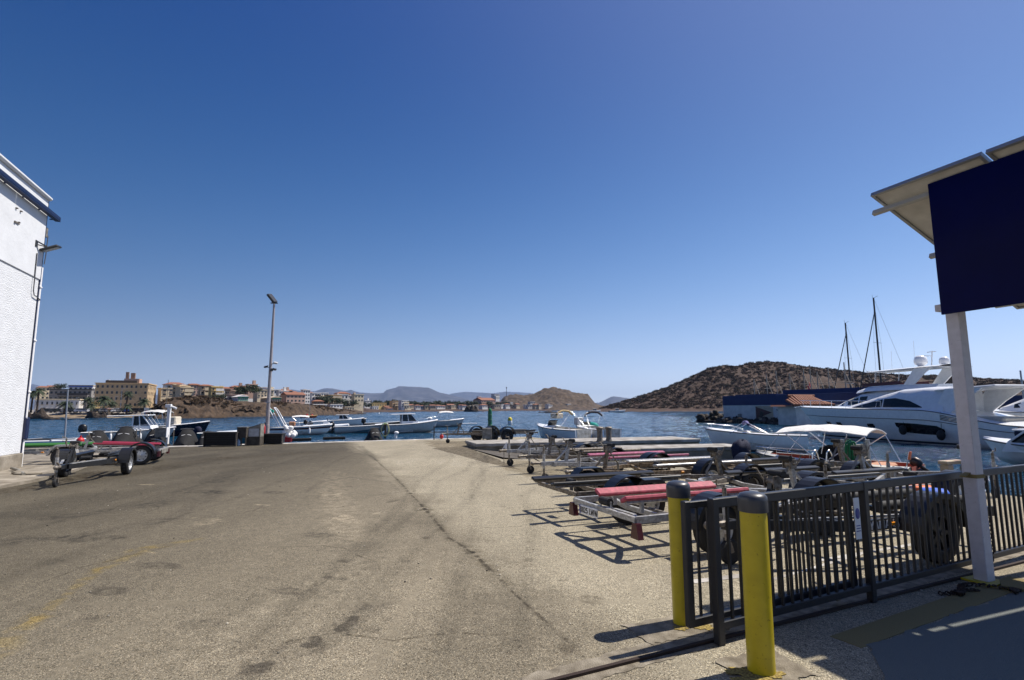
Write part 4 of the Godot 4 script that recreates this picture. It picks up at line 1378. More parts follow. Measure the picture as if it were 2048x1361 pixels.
func wheel(parent: Node3D, at: Vector3, r: float, w: float, style: String, called := "wheel", side := 1.0) -> Node3D:
	# axis along local z; side +1 shows its outer face to +z
	var n := node(called, parent, at, Vector3(0, 0 if side > 0 else PI, 0))
	var key := "wheel%s%.3f%.3f" % [style, r, w]
	if not shared.has(key):
		var ax := Transform3D(Basis(Vector3(1, 0, 0), PI / 2), Vector3.ZERO)
		var h := w / 2
		var ty := S()
		var prof := [Vector2(r * 0.60, -h * 0.80), Vector2(r * 0.66, -h * 0.97), Vector2(r * 0.82, -h), Vector2(r * 0.95, -h * 0.88), Vector2(r, -h * 0.62)]
		for k in 3:
			var g := -h * 0.42 + k * h * 0.42
			prof.append_array([Vector2(r, g - h * 0.06), Vector2(r * 0.965, g - h * 0.03), Vector2(r * 0.965, g + h * 0.03), Vector2(r, g + h * 0.06)])
		prof.append_array([Vector2(r, h * 0.62), Vector2(r * 0.95, h * 0.88), Vector2(r * 0.82, h), Vector2(r * 0.66, h * 0.97), Vector2(r * 0.60, h * 0.80)])
		ty.lathe(prof, ax, 28)
		var rim := S()
		rim.lathe([Vector2(r * 0.61, h * 0.82), Vector2(r * 0.59, h * 0.88), Vector2(r * 0.55, h * 0.72), Vector2(r * 0.53, h * 0.2), Vector2(r * 0.53, -h * 0.75)], ax, 24)
		if style == "steel":
			rim.lathe([Vector2(r * 0.26, h * 0.55), Vector2(r * 0.20, h * 0.62), Vector2(r * 0.10, h * 0.62), Vector2(r * 0.09, h * 0.85), Vector2(0, h * 0.88)], ax, 16)
			for k in 9:
				var a := TAU * k / 9
				var d := Vector3(cos(a), sin(a), 0)
				rim.bar(d * r * 0.22 + Vector3(0, 0, h * 0.52), d * r * 0.55 + Vector3(0, 0, h * 0.30), r * 0.24, h * 0.10, Vector3.BACK)
		else:
			rim.lathe([Vector2(r * 0.16, h * 0.45), Vector2(r * 0.14, h * 0.6), Vector2(0, h * 0.62)], ax, 12)
			for k in 5:
				var a := TAU * k / 5
				var d := Vector3(cos(a), sin(a), 0)
				rim.bar(d * r * 0.10 + Vector3(0, 0, h * 0.5), d * r * 0.56 + Vector3(0, 0, h * 0.55), r * 0.16, h * 0.16, Vector3.BACK, 0.004)
		shared[key] = [ty.mesh(M.rubber), rim.mesh(M.rim_silver), rim.mesh(M.black_steel)]
	put(shared[key][0], "tyre", M.rubber, n)
	put(shared[key][2 if style == "black" else 1], "rim", M.rim_silver, n)
	var backing := S().lathe([Vector2(r * 0.53, -h_of(w)), Vector2(0.0, -h_of(w))], Transform3D(Basis(Vector3(1, 0, 0), PI / 2), Vector3.ZERO), 16)  # black backing disc added behind the spokes to darken the rim gaps
	put(backing, "dark_backing", M.black_steel, n)
	return n

func h_of(w: float) -> float:
	return w * 0.12

func mudguard(r: float, w: float, flat: bool) -> Sh:
	var outer := PackedVector2Array()
	var inner := PackedVector2Array()
	if flat:
		for q in [[-1.25, 0.12], [-1.05, 0.62], [-0.62, 1.04], [0.62, 1.04], [1.05, 0.62], [1.25, 0.12]]:
			outer.append(Vector2(q[0] * r * 1.05, q[1] * r * 1.08))
			inner.append(Vector2(q[0] * r * 1.00, q[1] * r * 1.08 - r * 0.06))
	else:
		for k in 15:
			var a := deg_to_rad(lerpf(178.0, 2.0, k / 14.0))
			outer.append(Vector2(cos(a), sin(a)) * r * 1.30)
			inner.append(Vector2(cos(a), sin(a)) * r * 1.25)
	inner.reverse()
	var poly := outer.duplicate()
	poly.append_array(inner)
	var sh := S()
	sh.prism(poly, w)
	# side lip that wraps the tyre
	var lip := PackedVector2Array()
	lip.append_array(outer)
	for p in inner:
		lip.append(p * 0.90)
	sh.prism(lip, 0.012, Transform3D(Basis(), Vector3(0, 0, w / 2)))
	return sh

func trailer(label: String, at: Vector3, yaw: float, d: Dictionary) -> Node3D:
	# local x runs to the coupling; the origin is on the ground under the axle
	var o := thing("boat_trailer", label, "trailer", at, yaw, "boat trailers parked on the quay")
	var W: float = d.get("w", 0.62)
	var rear: float = d.get("rear", 0.95)
	var tip: float = d.get("tip", 2.5)
	var fy: float = d.get("y", 0.42)
	var r: float = d.get("r", 0.28)
	var fm: Material = M[d.get("frame", "galv")]
	var bm: Material = M.get(d.get("bunk", "black_plastic"), M.black_plastic)
	var gm: Material = M[d.get("guard", "black_plastic")]
	var sec: float = d.get("sec", 0.048)
	var mid: float = d.get("mid", tip * 0.42)
	for s in [-1.0, 1.0]:
		var pts := []
		if d.get("oval", false):
			for k in 9:
				var a := deg_to_rad(90.0 - k * 11.25)
				pts.append(Vector3(-rear + 0.55 - sin(PI / 2 - a) * 0.55, fy, s * (W - 0.5 + sin(a) * 0.5) if k < 8 else s * (W - 0.5)))
			pts.reverse()
			pts.append(Vector3(mid, fy, s * W))
			pts.append(Vector3(tip - 0.3, fy, s * 0.07))
		else:
			pts = [Vector3(-rear, fy, s * W), Vector3(-rear * 0.4, fy, s * W), Vector3(mid * 0.8, fy, s * W), Vector3(mid, fy, s * (W - 0.03)), Vector3(mid + 0.15, fy, s * (W - 0.10)), Vector3(tip - 0.4, fy, s * 0.06)]
		put(beam(S(), pts, sec, d.get("sech", 0.075)), "side_rail", fm, o)
	put(beam(S(), [Vector3(tip - 0.95, fy + 0.01, 0), Vector3(tip - 0.1, fy + 0.01, 0)], 0.075, 0.085), "drawbar", fm, o)
	var cp := S().box(Vector3(tip - 0.02, fy + 0.03, 0), Vector3(0.22, 0.06, 0.07), Basis(), 0.015)
	cp.ball(Vector3(tip + 0.10, fy + 0.025, 0), Vector3(0.045, 0.045, 0.045), 6, 10)
	cp.bar(Vector3(tip - 0.08, fy + 0.06, 0), Vector3(tip + 0.06, fy + 0.13, 0), 0.03, 0.02)
	put(cp, "coupling", M.galv_old, o)
	# cross members
	var xs := [-rear, -rear * 0.1 - 0.3, mid * 0.75]
	for i in 3:
		var sag := -0.06 if i > 0 else 0.0
		put(beam(S(), [Vector3(xs[i], fy, -W), Vector3(xs[i], fy + sag, -W * 0.45), Vector3(xs[i], fy + sag, W * 0.45), Vector3(xs[i], fy, W)], 0.045, 0.06), "cross_member", fm, o)
	put(S().tube([Vector3(0, r, -W - 0.22), Vector3(0, r, W + 0.22)], 0.03, 8), "axle", M.galv_old, o)
	# running gear
	var tw: float = d.get("track", W + 0.16)
	var axles: Array = d.get("axles", [0.0])
	var gkey := "guard%s%.2f%s" % [d.get("guard", "black_plastic"), r, d.get("flat", false)]
	if not shared.has(gkey): shared[gkey] = mudguard(r, 0.25, d.get("flat", false)).mesh(gm)
	for ax in axles:
		for s in [-1.0, 1.0]:
			wheel(o, Vector3(ax, r, s * tw), r, 0.17, d.get("rim", "steel"), "wheel", s)
			if d.get("guard", "") != "none":
				var g := put(shared[gkey], "mudguard", gm, o)
				g.position = Vector3(ax, r + 0.02, s * tw)
				g.rotation.y = 0.0 if s > 0 else PI
				put(S().box(Vector3(ax - 0.1, fy + 0.01, s * (W + 0.05)), Vector3(0.05, 0.04, 0.14)).box(Vector3(ax + 0.12, fy + 0.01, s * (W + 0.05)), Vector3(0.05, 0.04, 0.14)), "guard_bracket", fm, o)
	# bunks on their uprights
	if d.get("bunk", "") != "none":
		var bl: float = d.get("bunk_len", 1.75)
		var bz: float = d.get("bunk_z", W * 0.72)
		var by: float = d.get("bunk_y", fy + 0.12)
		var bx: float = d.get("bunk_x", -rear * 0.15)
		var slope: float = d.get("bunk_slope", 0.0)
		for s in [-1.0, 1.0]:
			var bb := Basis(Vector3(1, 0, 0), -s * d.get("bunk_tilt", 0.25)) * Basis(Vector3(0, 0, 1), slope)
			put(S().box(Vector3(bx, by, s * bz), Vector3(bl, d.get("bunk_h", 0.045), d.get("bunk_w", 0.10)), bb, 0.012), "bunk", bm, o)
			put(S().box(Vector3(bx, by - 0.04, s * bz), Vector3(bl * 0.96, 0.03, 0.05), bb), "bunk_beam", fm, o)
			for k in [-0.36, 0.36]:
				put(S().bar(Vector3(bx + bl * k, fy - 0.02, s * minf(bz, W - 0.02)), Vector3(bx + bl * k, by - 0.04, s * bz), 0.04, 0.04), "bunk_upright", fm, o)
	for x in d.get("rollers", []):
		put(S().tube([Vector3(x, fy + 0.09, -0.10), Vector3(x, fy + 0.09, -0.03), Vector3(x, fy + 0.09, 0.03), Vector3(x, fy + 0.09, 0.10)], 0.05, 10), "keel_roller", M.rubber, o)
		put(S().bar(Vector3(x, fy, -0.12), Vector3(x, fy + 0.10, -0.12), 0.03, 0.01).bar(Vector3(x, fy, 0.12), Vector3(x, fy + 0.10, 0.12), 0.03, 0.01), "roller_bracket", fm, o)
	if d.has("long_rollers"):
		for q in d.long_rollers:
			put(S().tube([Vector3(q[0], fy + 0.10, q[1]), Vector3(q[2], fy + 0.12, q[3])], 0.055, 12), "roller_bar", M.rubber, o)
	# winch post
	if d.get("winch", true):
		var wx: float = tip - 0.72
		var wp := node("winch_post", o, Vector3(wx, fy, 0))
		put(S().bar(Vector3(0.0, 0, 0), Vector3(-0.10, 0.48, 0), 0.06, 0.06), "upright", fm, wp)
		put(S().bar(Vector3(0.28, 0.02, 0), Vector3(-0.06, 0.34, 0), 0.04, 0.03), "brace", fm, wp)
		put(S().tube([Vector3(-0.10, 0.42, -0.055), Vector3(-0.10, 0.42, 0.055)], 0.05, 10).box(Vector3(-0.10, 0.42, 0.065), Vector3(0.12, 0.13, 0.012)).box(Vector3(-0.10, 0.42, -0.065), Vector3(0.12, 0.13, 0.012)), "winch_drum", M.galv_old, wp)
		put(S().tube([Vector3(-0.10, 0.42, 0.07), Vector3(-0.10, 0.42, 0.13), Vector3(-0.02, 0.55, 0.14), Vector3(-0.02, 0.55, 0.20)], 0.011, 6), "winch_handle", M.galv_old, wp)
		put(S().tube([Vector3(-0.17, 0.50, -0.09), Vector3(-0.17, 0.50, 0.09)], 0.042, 10), "bow_stop", M.rubber, wp)
	# jockey wheel
	if d.get("jockey", true):
		var jx: float = tip - 0.22
		var j := node("jockey_wheel", o, Vector3(jx, 0, 0.09))
		var up: float = d.get("jockey_up", 0.0)
		var jr: float = d.get("jr", 0.10)
		put(S().tube([Vector3(0, jr + 0.06 + up, 0), Vector3(0, fy + 0.38, 0)], 0.024, 8), "stem", M.galv_old, j)
		put(S().tube([Vector3(0, fy - 0.1, 0), Vector3(0, fy + 0.22, 0)], 0.032, 8), "sleeve", M.galv, j)
		put(S().tube([Vector3(0, fy + 0.38, 0), Vector3(0, fy + 0.41, 0), Vector3(0.10, fy + 0.41, 0), Vector3(0.10, fy + 0.47, 0)], 0.010, 6), "crank", M.galv_old, j)
		put(S().bar(Vector3(0, jr + 0.10 + up, -0.045), Vector3(-0.03, jr + up, -0.045), 0.012, 0.04).bar(Vector3(0, jr + 0.10 + up, 0.045), Vector3(-0.03, jr + up, 0.045), 0.012, 0.04), "fork", M.galv_old, j)
		put(S().lathe([Vector2(0, -0.03), Vector2(jr * 0.5, -0.03), Vector2(jr * 0.85, -0.034), Vector2(jr, -0.018), Vector2(jr, 0.018), Vector2(jr * 0.85, 0.034), Vector2(jr * 0.5, 0.03), Vector2(0, 0.03)], Transform3D(Basis(Vector3(1, 0, 0), PI / 2), Vector3(-0.03, jr + up, 0)), 16), "small_wheel", M.rubber, j)
	# lighting cable and a strap end left hanging
	var cz := W - 0.05
	put(S().tube([Vector3(tip - 0.2, fy + 0.06, 0.03), Vector3(tip - 0.5, fy + 0.01, 0.06), Vector3(mid + 0.2, fy - 0.07, cz * 0.5), Vector3(mid * 0.5, fy - 0.06, cz), Vector3(0.0, fy - 0.09, cz), Vector3(-rear * 0.5, fy - 0.05, cz), Vector3(-rear, fy - 0.04, cz * 0.6)], 0.009, 5), "light_cable", M.black_plastic, o)
	if d.get("winch", true):
		put(S().bar(Vector3(tip - 0.82, fy + 0.42, 0), Vector3(tip - 1.05, fy + 0.14, 0.02), 0.045, 0.006).bar(Vector3(tip - 1.05, fy + 0.14, 0.02), Vector3(tip - 1.08, fy - 0.08, 0.05), 0.045, 0.006), "winch_strap", M.box_grey, o)
	if d.get("board", false):
		put(S().box(Vector3(-rear - 0.05, fy + 0.05, 0), Vector3(0.03, 0.13, W * 1.7), Basis(), 0.006), "lamp_board", M.black_plastic, o)
		for s in [-1.0, 1.0]:
			put(S().box(Vector3(-rear - 0.072, fy + 0.05, s * W * 0.68), Vector3(0.02, 0.10, 0.18), Basis(), 0.006), "tail_lamp", M.red, o)
	# lamps
	for s in [-1.0, 1.0]:
		put(S().box(Vector3(mid * 0.5, fy, s * (W + sec / 2 + 0.012)), Vector3(0.07, 0.035, 0.02), Basis(), 0.006), "side_marker", M.amber, o)
	if d.get("reflectors", false):
		for s in [-1.0, 1.0]:
			var tri := PackedVector2Array([Vector2(-0.04, 0.0), Vector2(0.04, 0.0), Vector2(0.078, -0.165), Vector2(-0.078, -0.165)])
			put(S().prism(tri, 0.07, Transform3D(Basis(Vector3.UP, PI / 2), Vector3(-rear - 0.01, fy - 0.03, s * (W + 0.02)))), "tail_lamp", M.red_reflector, o)
	return o

func at_ab(a: float, b: float, y := 0.0) -> Vector3:
	return AX * a + AZ * b + Vector3(0, y, 0)

func build_trailers() -> void:
	var back := YAW + PI
	# nearest trailer, tail towards the drive, with its number plate
	var t1 := trailer("galvanised boat trailer with pink bunks and a number plate on its tail", at_ab(4.5, -5.98), YAW, {"w": 0.72, "rear": 0.95, "tip": 3.0, "bunk": "pink", "bunk_z": 0.30, "bunk_y": 0.57, "bunk_len": 1.9, "bunk_x": 0.1, "bunk_w": 0.14, "bunk_h": 0.05, "bunk_tilt": 0.45, "reflectors": true, "track": 0.90, "r": 0.29, "rollers": [-0.9, 0.9]})
	var pl := node("number_plate", t1, Vector3(-0.99, 0.35, -0.28), Vector3(0, -PI / 2 - 0.05, 0.03))
	put(S().box(Vector3(0, 0, 0), Vector3(0.50, 0.11, 0.012), Basis(), 0.003), "plate", M.plate_white, pl)
	put(S().box(Vector3(-0.232, 0, 0.004), Vector3(0.036, 0.108, 0.008)), "country_band", M.plate_blue, pl)
	text("0025 LWW", 0.10, M.ink, pl, "plate_text", Vector3(0.02, 0, 0.007))
	put(beam(S(), [Vector3(-0.95, 0.40, -0.72), Vector3(-0.80, 0.36, -0.5), Vector3(-0.62, 0.34, -0.2), Vector3(-0.62, 0.34, 0.2), Vector3(-0.80, 0.36, 0.5), Vector3(-0.95, 0.40, 0.72)], 0.05, 0.06), "tail_frame", M.galv, t1)
	# trailer between the fence and the pink one, drawbar towards the drive
	var t0 := trailer("black framed boat trailer with long rubber rollers right behind the fence", at_ab(6.45, -4.64), back, {"w": 0.55, "rear": 1.3, "tip": 2.35, "frame": "black_steel", "bunk": "none", "track": 0.69, "r": 0.31, "rim": "black", "jr": 0.13, "sech": 0.11, "long_rollers": [[-1.2, -0.3, 0.3, -0.3], [-1.2, 0.3, 0.3, 0.3]]})  # black rims: shade on the wheel faces is put into the colour
	text("YAMAHA", 0.11, M.ink_white, t0, "rail_text", Vector3(0.62, 0.42, -0.582), Basis(Vector3.UP, PI))
	for s in [-1.0, 1.0]:
		put(S().bar(Vector3(0.2, 0.485, s * 0.55), Vector3(1.6, 0.485, s * 0.28), 0.03, 0.02), "rail_cap", M.galv, t0)
	trailer("old boat trailer with long black bunks, tail beside the pink one", at_ab(4.85, -7.75), YAW, {"w": 0.66, "rear": 1.05, "tip": 2.9, "frame": "galv_old", "bunk": "black_plastic", "bunk_len": 2.3, "bunk_w": 0.11, "flat": true, "bunk_z": 0.36, "track": 0.86, "rollers": [-0.8, 0.6]})
	trailer("beige painted boat trailer with wide flat aluminium bunks", at_ab(7.55, -9.45), back, {"w": 0.66, "rear": 1.1, "tip": 2.6, "frame": "beige_steel", "bunk": "galv", "bunk_len": 2.4, "bunk_w": 0.14, "bunk_tilt": 0.1, "jr": 0.15, "rollers": [0.6]})
	trailer("galvanised boat trailer with faded rose bunks, third from the pink one", at_ab(7.5, -11.2), back, {"w": 0.64, "rear": 1.1, "tip": 2.5, "bunk": "faded_pink", "bunk_len": 2.2, "bunk_w": 0.11, "rollers": [0.5]})
	trailer("grey boat trailer with pale mudguards, second from the slip", at_ab(7.6, -12.95), back, {"w": 0.62, "rear": 1.0, "tip": 2.2, "frame": "galv_old", "bunk": "galv_old", "guard": "black_plastic", "rollers": [0.6, -0.4]})
	trailer("grey boat trailer parked closest to the slip and jetty", at_ab(8.0, -14.9), back, {"w": 0.62, "rear": 1.0, "tip": 2.4, "frame": "galv", "bunk": "black_plastic", "guard": "box_grey", "rollers": [0.6, -0.4]})
	trailer("boat trailer with a rounded tail frame in the back row", at_ab(7.5, -6.95), YAW, {"w": 0.78, "rear": 1.25, "tip": 2.8, "oval": true, "bunk": "black_plastic", "bunk_len": 2.2, "bunk_w": 0.11, "bunk_x": 0.5, "track": 0.62, "rollers": [0.2]})
	trailer("dark boat trailer with black bunks in the back row by the boat", at_ab(9.3, -8.6), YAW, {"w": 0.66, "rear": 1.2, "tip": 2.6, "frame": "galv_old", "bunk": "black_plastic", "bunk_len": 2.3, "rollers": [0.2]})
	trailer("boat trailer with grey rails in the back row near the pedestal", at_ab(9.6, -6.3), YAW, {"w": 0.64, "rear": 1.2, "tip": 2.6, "bunk": "black_plastic", "rollers": [0.2]})
	# twin-axle trailer on the far corner of the quay
	var tc := trailer("twin axle boat trailer standing by the green beacon post", Vector3(-1.05, 0, -27.9), back + 0.12, {"w": 0.72, "rear": 2.3, "tip": 2.6, "frame": "galv_old", "bunk": "black_plastic", "bunk_len": 3.2, "bunk_x": -0.7, "axles": [-0.42, 0.42], "rim": "black", "r": 0.33, "rollers": [-2.0, -1.0]})
	tc.set_meta("group", "boat trailers parked on the quay")
	# left: trailer with its drawbar towards the viewer
	var tl := trailer("black and silver boat trailer by the white building, drawbar to the front", Vector3(-9.85, 0, -12.08) - Vector3(0.3676, 0, 0.93) * 2.25, -1.194, {"w": 0.50, "rear": 1.0, "tip": 2.5, "frame": "black_steel", "bunk": "black_plastic", "bunk_y": 0.56, "track": 0.66, "r": 0.29, "sech": 0.11, "bunk_len": 1.6, "rollers": [-0.6, 0.8]})
	put(S().bar(Vector3(0.9, 0.482, 0.42), Vector3(2.05, 0.482, 0.09), 0.05, 0.02).bar(Vector3(0.9, 0.482, -0.42), Vector3(2.05, 0.482, -0.09), 0.05, 0.02), "rail_cap", M.galv, tl)
	text("YAMAHA", 0.07, M.ink_white, tl, "rail_text", Vector3(0.45, 0.42, 0.532), Basis())
	var tl3 := trailer("boat trailer with dark red bunks parked behind the black one", Vector3(-11.65, 0, -17.6), back, {"w": 0.62, "rear": 0.42, "tip": 2.4, "bunk": "dark_red", "bunk_y": 0.60, "bunk_slope": 0.06, "bunk_len": 1.6, "bunk_w": 0.15, "reflectors": true, "track": 0.80, "r": 0.29, "bunk_x": 0.55})
	put(S().box(Vector3(-0.46, 0.36, 0.0), Vector3(0.02, 0.12, 0.9), Basis(), 0.004), "lamp_board", M.box_grey, tl3)
	trailer("boat trailer with green carpeted bunks at the white building corner", Vector3(-13.75, 0, -17.25), back, {"w": 0.66, "rear": 0.4, "tip": 2.6, "bunk": "green_bunk", "bunk_y": 0.60, "bunk_len": 2.2, "bunk_w": 0.20, "guard": "galv", "flat": true, "bunk_x": 0.75, "r": 0.29})

# ---------------------------------------------------------------- things along the quay
func covered_jet_ski(at: Vector3, yaw: float, s: float, label: String) -> void:
	var o := thing("covered_jet_ski", label, "jet ski", at, yaw, "covered jet skis along the quay edge")
	var prof := [[-1.45, 0.25, 0.30], [-1.3, 0.50, 0.42], [-0.9, 0.58, 0.62], [-0.45, 0.60, 0.74], [-0.05, 0.60, 0.82], [0.2, 0.60, 1.08], [0.42, 0.58, 1.12], [0.62, 0.56, 0.92], [0.95, 0.48, 0.66], [1.25, 0.32, 0.52], [1.5, 0.10, 0.42]]
	var rows := []
	for p in prof:
		var row := PackedVector3Array()
		for q in [[-1.12, 0.0], [-1.08, 0.22], [-0.80, 0.52], [-0.55, 0.82], [-0.36, 0.96], [0.0, 1.0], [0.36, 0.96], [0.55, 0.82], [0.80, 0.52], [1.08, 0.22], [1.12, 0.0]]:
			row.append(Vector3(p[0], p[2] * q[1], p[1] * q[0]) * s)
		rows.append(row)
	put(S().grid(rows), "cover", M.canvas_black, o)
	var hullr := []
	for p in prof:
		hullr.append(PackedVector3Array([Vector3(p[0] * 1.02, 0.12, -p[1] * 0.98) * s, Vector3(p[0], -0.25, -p[1] * 0.55) * s, Vector3(p[0], -0.32, 0) * s, Vector3(p[0], -0.25, p[1] * 0.55) * s, Vector3(p[0] * 1.02, 0.12, p[1] * 0.98) * s]))
	put(S().grid(hullr), "hull", M.grey_hull, o)
	var mk := S()
	mk.tube([Vector3(0.72, 0.80, -0.22) * s, Vector3(0.70, 0.83, -0.10) * s, Vector3(0.70, 0.835, 0.04) * s, Vector3(0.73, 0.80, 0.20) * s], 0.016 * s, 5)
	put(mk, "cover_print", M.ink_white, o)
	put(S().box(Vector3(-0.93, 0.66, 0.0) * s, Vector3(0.02, 0.04, 0.34) * s, Basis(Vector3(0, 0, 1), -0.3)), "cover_print", M.ink_white, o)
	put(S().tube([Vector3(0.40, 1.10, -0.30) * s, Vector3(0.36, 1.13, 0.0) * s, Vector3(0.40, 1.10, 0.30) * s], 0.03 * s, 6), "strap", M.grey_plastic, o)

func build_quay_things() -> void:
	# lamp mast
	var L := thing("lamp_mast", "tall slim lamp mast with floodlights on the quay edge", "street lamp", Vector3(-12.09, 0, -27), 0.2)
	put(S().tube([Vector3(0, 0, 0), Vector3(0.01, 3.5, 0), Vector3(0.03, 7.0, 0)], 0.10, 10, 0.05), "pole", M.lamp_steel, L)
	put(S().lathe([Vector2(0.15, 0.0), Vector2(0.15, 0.05), Vector2(0.115, 0.06), Vector2(0.112, 0.9), Vector2(0.10, 0.95)], Transform3D(), 12), "base_sleeve", M.lamp_steel, L)
	put(S().box(Vector3(0.03, 7.02, 0), Vector3(0.34, 0.05, 0.05)), "head_bracket", M.lamp_dark, L)
	var hb := Basis(Vector3(0, 0, 1), -0.9) * Basis(Vector3(1, 0, 0), 0.3)
	put(S().box(Vector3(-0.08, 7.26, 0.02), Vector3(0.52, 0.12, 0.40), hb, 0.02), "lamp_head", M.lamp_dark, L)
	for q in [[0.27, 3.98, 0.12], [-0.22, 3.80, -0.1], [0.22, 3.66, 0.1]]:
		put(S().bar(Vector3(0.03, q[1] - 0.06, 0), Vector3(q[0] * 0.8, q[1] - 0.04, q[2]), 0.03, 0.03), "arm", M.lamp_dark, L)
		var fl := node("floodlight", L, Vector3(q[0], q[1], q[2]), Vector3(0.3, 0, -0.25 * signf(q[0])))
		put(S().box(Vector3.ZERO, Vector3(0.20, 0.06, 0.16), Basis(), 0.015), "housing", M.panel_white if q[1] > 3.9 else M.lamp_dark, fl)
		put(S().box(Vector3(0, -0.045, 0), Vector3(0.15, 0.02, 0.12)), "lens", M.led_lens, fl)
	put(S().box(Vector3(0.10, 3.62, 0.12), Vector3(0.12, 0.14, 0.12), Basis(), 0.02), "junction_box", M.lamp_dark, L)
	put(S().box(Vector3(0.0, 2.02, 0.10), Vector3(0.20, 0.05, 0.06)), "pole_clamp", M.panel_white, L)
	# camera post and power cabinet
	var cp := thing("camera_post", "white square post with a security camera by the moored boats", "camera post", Vector3(-16.95, 0, -26.95), 0.15)
	put(S().box(Vector3(0, 0.97, 0), Vector3(0.14, 1.95, 0.14), Basis(), 0.01), "post", M.plastic_white, cp)
	put(S().box(Vector3(-0.02, 1.86, 0.04), Vector3(0.26, 0.16, 0.16), Basis(), 0.01), "junction_box", M.plastic_white, cp)
	put(S().bar(Vector3(0.07, 1.84, 0.02), Vector3(0.18, 1.80, 0.05), 0.03, 0.03), "bracket", M.plastic_white, cp)
	put(S().tube([Vector3(0.12, 1.82, 0.05), Vector3(0.36, 1.74, 0.10)], 0.055, 10), "camera", M.plastic_white, cp)
	var pc := thing("power_cabinet", "grey power cabinet on legs next to the camera post", "cabinet", Vector3(-16.83, 0, -26.58) + Vector3(-0.02, 0, 0.25), 0.15)
	put(S().box(Vector3(0, 0.60, 0), Vector3(0.50, 0.46, 0.22), Basis(), 0.01), "box", M.box_grey, pc)
	put(S().box(Vector3(0.26, 0.60, 0), Vector3(0.03, 0.48, 0.24)), "side_plate", M.plastic_white, pc)
	for x in [-0.2, 0.2]:
		put(S().box(Vector3(x, 0.19, 0), Vector3(0.05, 0.38, 0.05)), "leg", M.box_grey, pc)
	for k in 4:
		var so := thing("mooring_stanchion", ["thin steel stanchion with a white knob, left of the pair by the jet skis", "thin steel stanchion with a white knob, right of the pair by the jet skis", "thin steel stanchion standing just left of the power cabinet", "thin steel stanchion standing just right of the camera post"][k], "post", [Vector3(-18.57, 0, -27.07), Vector3(-18.37, 0, -27.05), Vector3(-17.75, 0, -27.01), Vector3(-16.4, 0, -26.55)][k], 0, "thin stanchions at the quay edge")
		put(S().tube([Vector3(0, 0, 0), Vector3(0, 0.72, 0)], 0.022, 6), "post", M.galv_old, so)
		put(S().ball(Vector3(0, 0.73, 0), Vector3(0.04, 0.035, 0.04), 5, 8), "knob", M.plastic_white, so)
	# covered jet skis
	var jy := -1.19
	for q in [[Vector3(-20.22, -0.02, -26.4), 0.95, "black covered jet ski beside the red buoy by the catamaran"], [Vector3(-19.19, -0.06, -26.9), 1.10, "black covered jet ski with white print left of the stanchions"], [Vector3(-17.81, -0.07, -27), 1.0, "black covered jet ski with white print between stanchion and cabinet"], [Vector3(-16.5, -0.1, -27.4), 0.98, "black covered jet ski just right of the camera post"], [Vector3(-15.46, -0.13, -27.4), 0.85, "black covered jet ski half hidden by the dark slatted box"], [Vector3(-8.03, -0.09, -31.2), 0.86, "black covered jet ski next to the green hose stand"]]:
		var p: Vector3 = q[0]
		covered_jet_ski(Vector3(p.x, WATER + 0.22, p.z - 0.5), jy + rng.randf_range(-0.06, 0.06), q[1], q[2])
	var rb := put(S().ball(Vector3.ZERO, Vector3(0.16, 0.16, 0.16), 8, 12).tube([Vector3(0, 0.14, 0), Vector3(0, 0.24, 0)], 0.04, 8), "red_buoy", M.red)
	rb.position = Vector3(-20.3, 0.25, -25.8)
	tag(rb, "round red buoy hanging by the catamaran bow", "buoy")
	# dark slatted boxes
	slat_box("long dark slatted storage box in front of the teal boat", Vector3(-13.33, 0, -24.96) + Vector3(0, 0, -0.35), 1.38, 0.60, 0.6)
	slat_box("dark slatted storage box behind the lamp mast", Vector3(-11.55, 0, -26.21) + Vector3(0.0, 0, -0.45), 0.86, 0.46, 0.5)
	var bk := thing("brown_cabinet", "narrow brown cabinet with a blue jug on its shelf", "cabinet", Vector3(-12.54, 0, -25.24) + Vector3(0, 0, -0.3), 0.1)
	put(S().box(Vector3(0, 0.60, 0), Vector3(0.42, 0.46, 0.4), Basis(), 0.01), "box", M.box_brown, bk)
	for x in [-0.18, 0.0, 0.18]: put(S().box(Vector3(x, 0.19, 0.15), Vector3(0.04, 0.38, 0.05)), "leg", M.box_brown, bk)
	put(S().box(Vector3(0, 0.85, 0), Vector3(0.46, 0.03, 0.44)), "lid", M.box_grey, bk)
	var jug := put(S().box(Vector3(0, 0.13, 0), Vector3(0.15, 0.26, 0.12), Basis(), 0.03).tube([Vector3(0, 0.26, 0), Vector3(0, 0.31, 0)], 0.03, 8), "water_jug", mat("jug_blue", lin(0.35, 0.48, 0.62), 0.3))
	jug.position = Vector3(-12.59, 0, -25.24) + Vector3(-0.05, 0.0, -0.1)
	tag(jug, "pale blue plastic jug under the brown cabinet", "jug")
	var fc := thing("fish_cleaning_cabinet", "grey steel cabinet with a white panel and sloped lid", "cabinet", Vector3(-12.16, 0, -25.55) + Vector3(0, 0, -0.35), 0.1)
	put(S().box(Vector3(0, 0.20, 0), Vector3(0.66, 0.40, 0.5), Basis(), 0.01), "base", M.box_brown, fc)
	put(S().box(Vector3(0, 0.60, 0), Vector3(0.66, 0.42, 0.48), Basis(), 0.01), "body", M.box_grey, fc)
	put(S().box(Vector3(0, 0.60, 0.245), Vector3(0.52, 0.36, 0.012)), "panel", M.panel_white, fc)
	put(S().prism(PackedVector2Array([Vector2(-0.33, 0.81), Vector2(0.33, 0.81), Vector2(0.33, 1.00)]), 0.5), "lid", M.box_grey, fc)
	var ext := thing("fire_extinguisher", "small red fire extinguisher on a bracket by the lamp mast", "extinguisher", Vector3(-11.99, 0, -26.25) + Vector3(0, 0, -0.2))
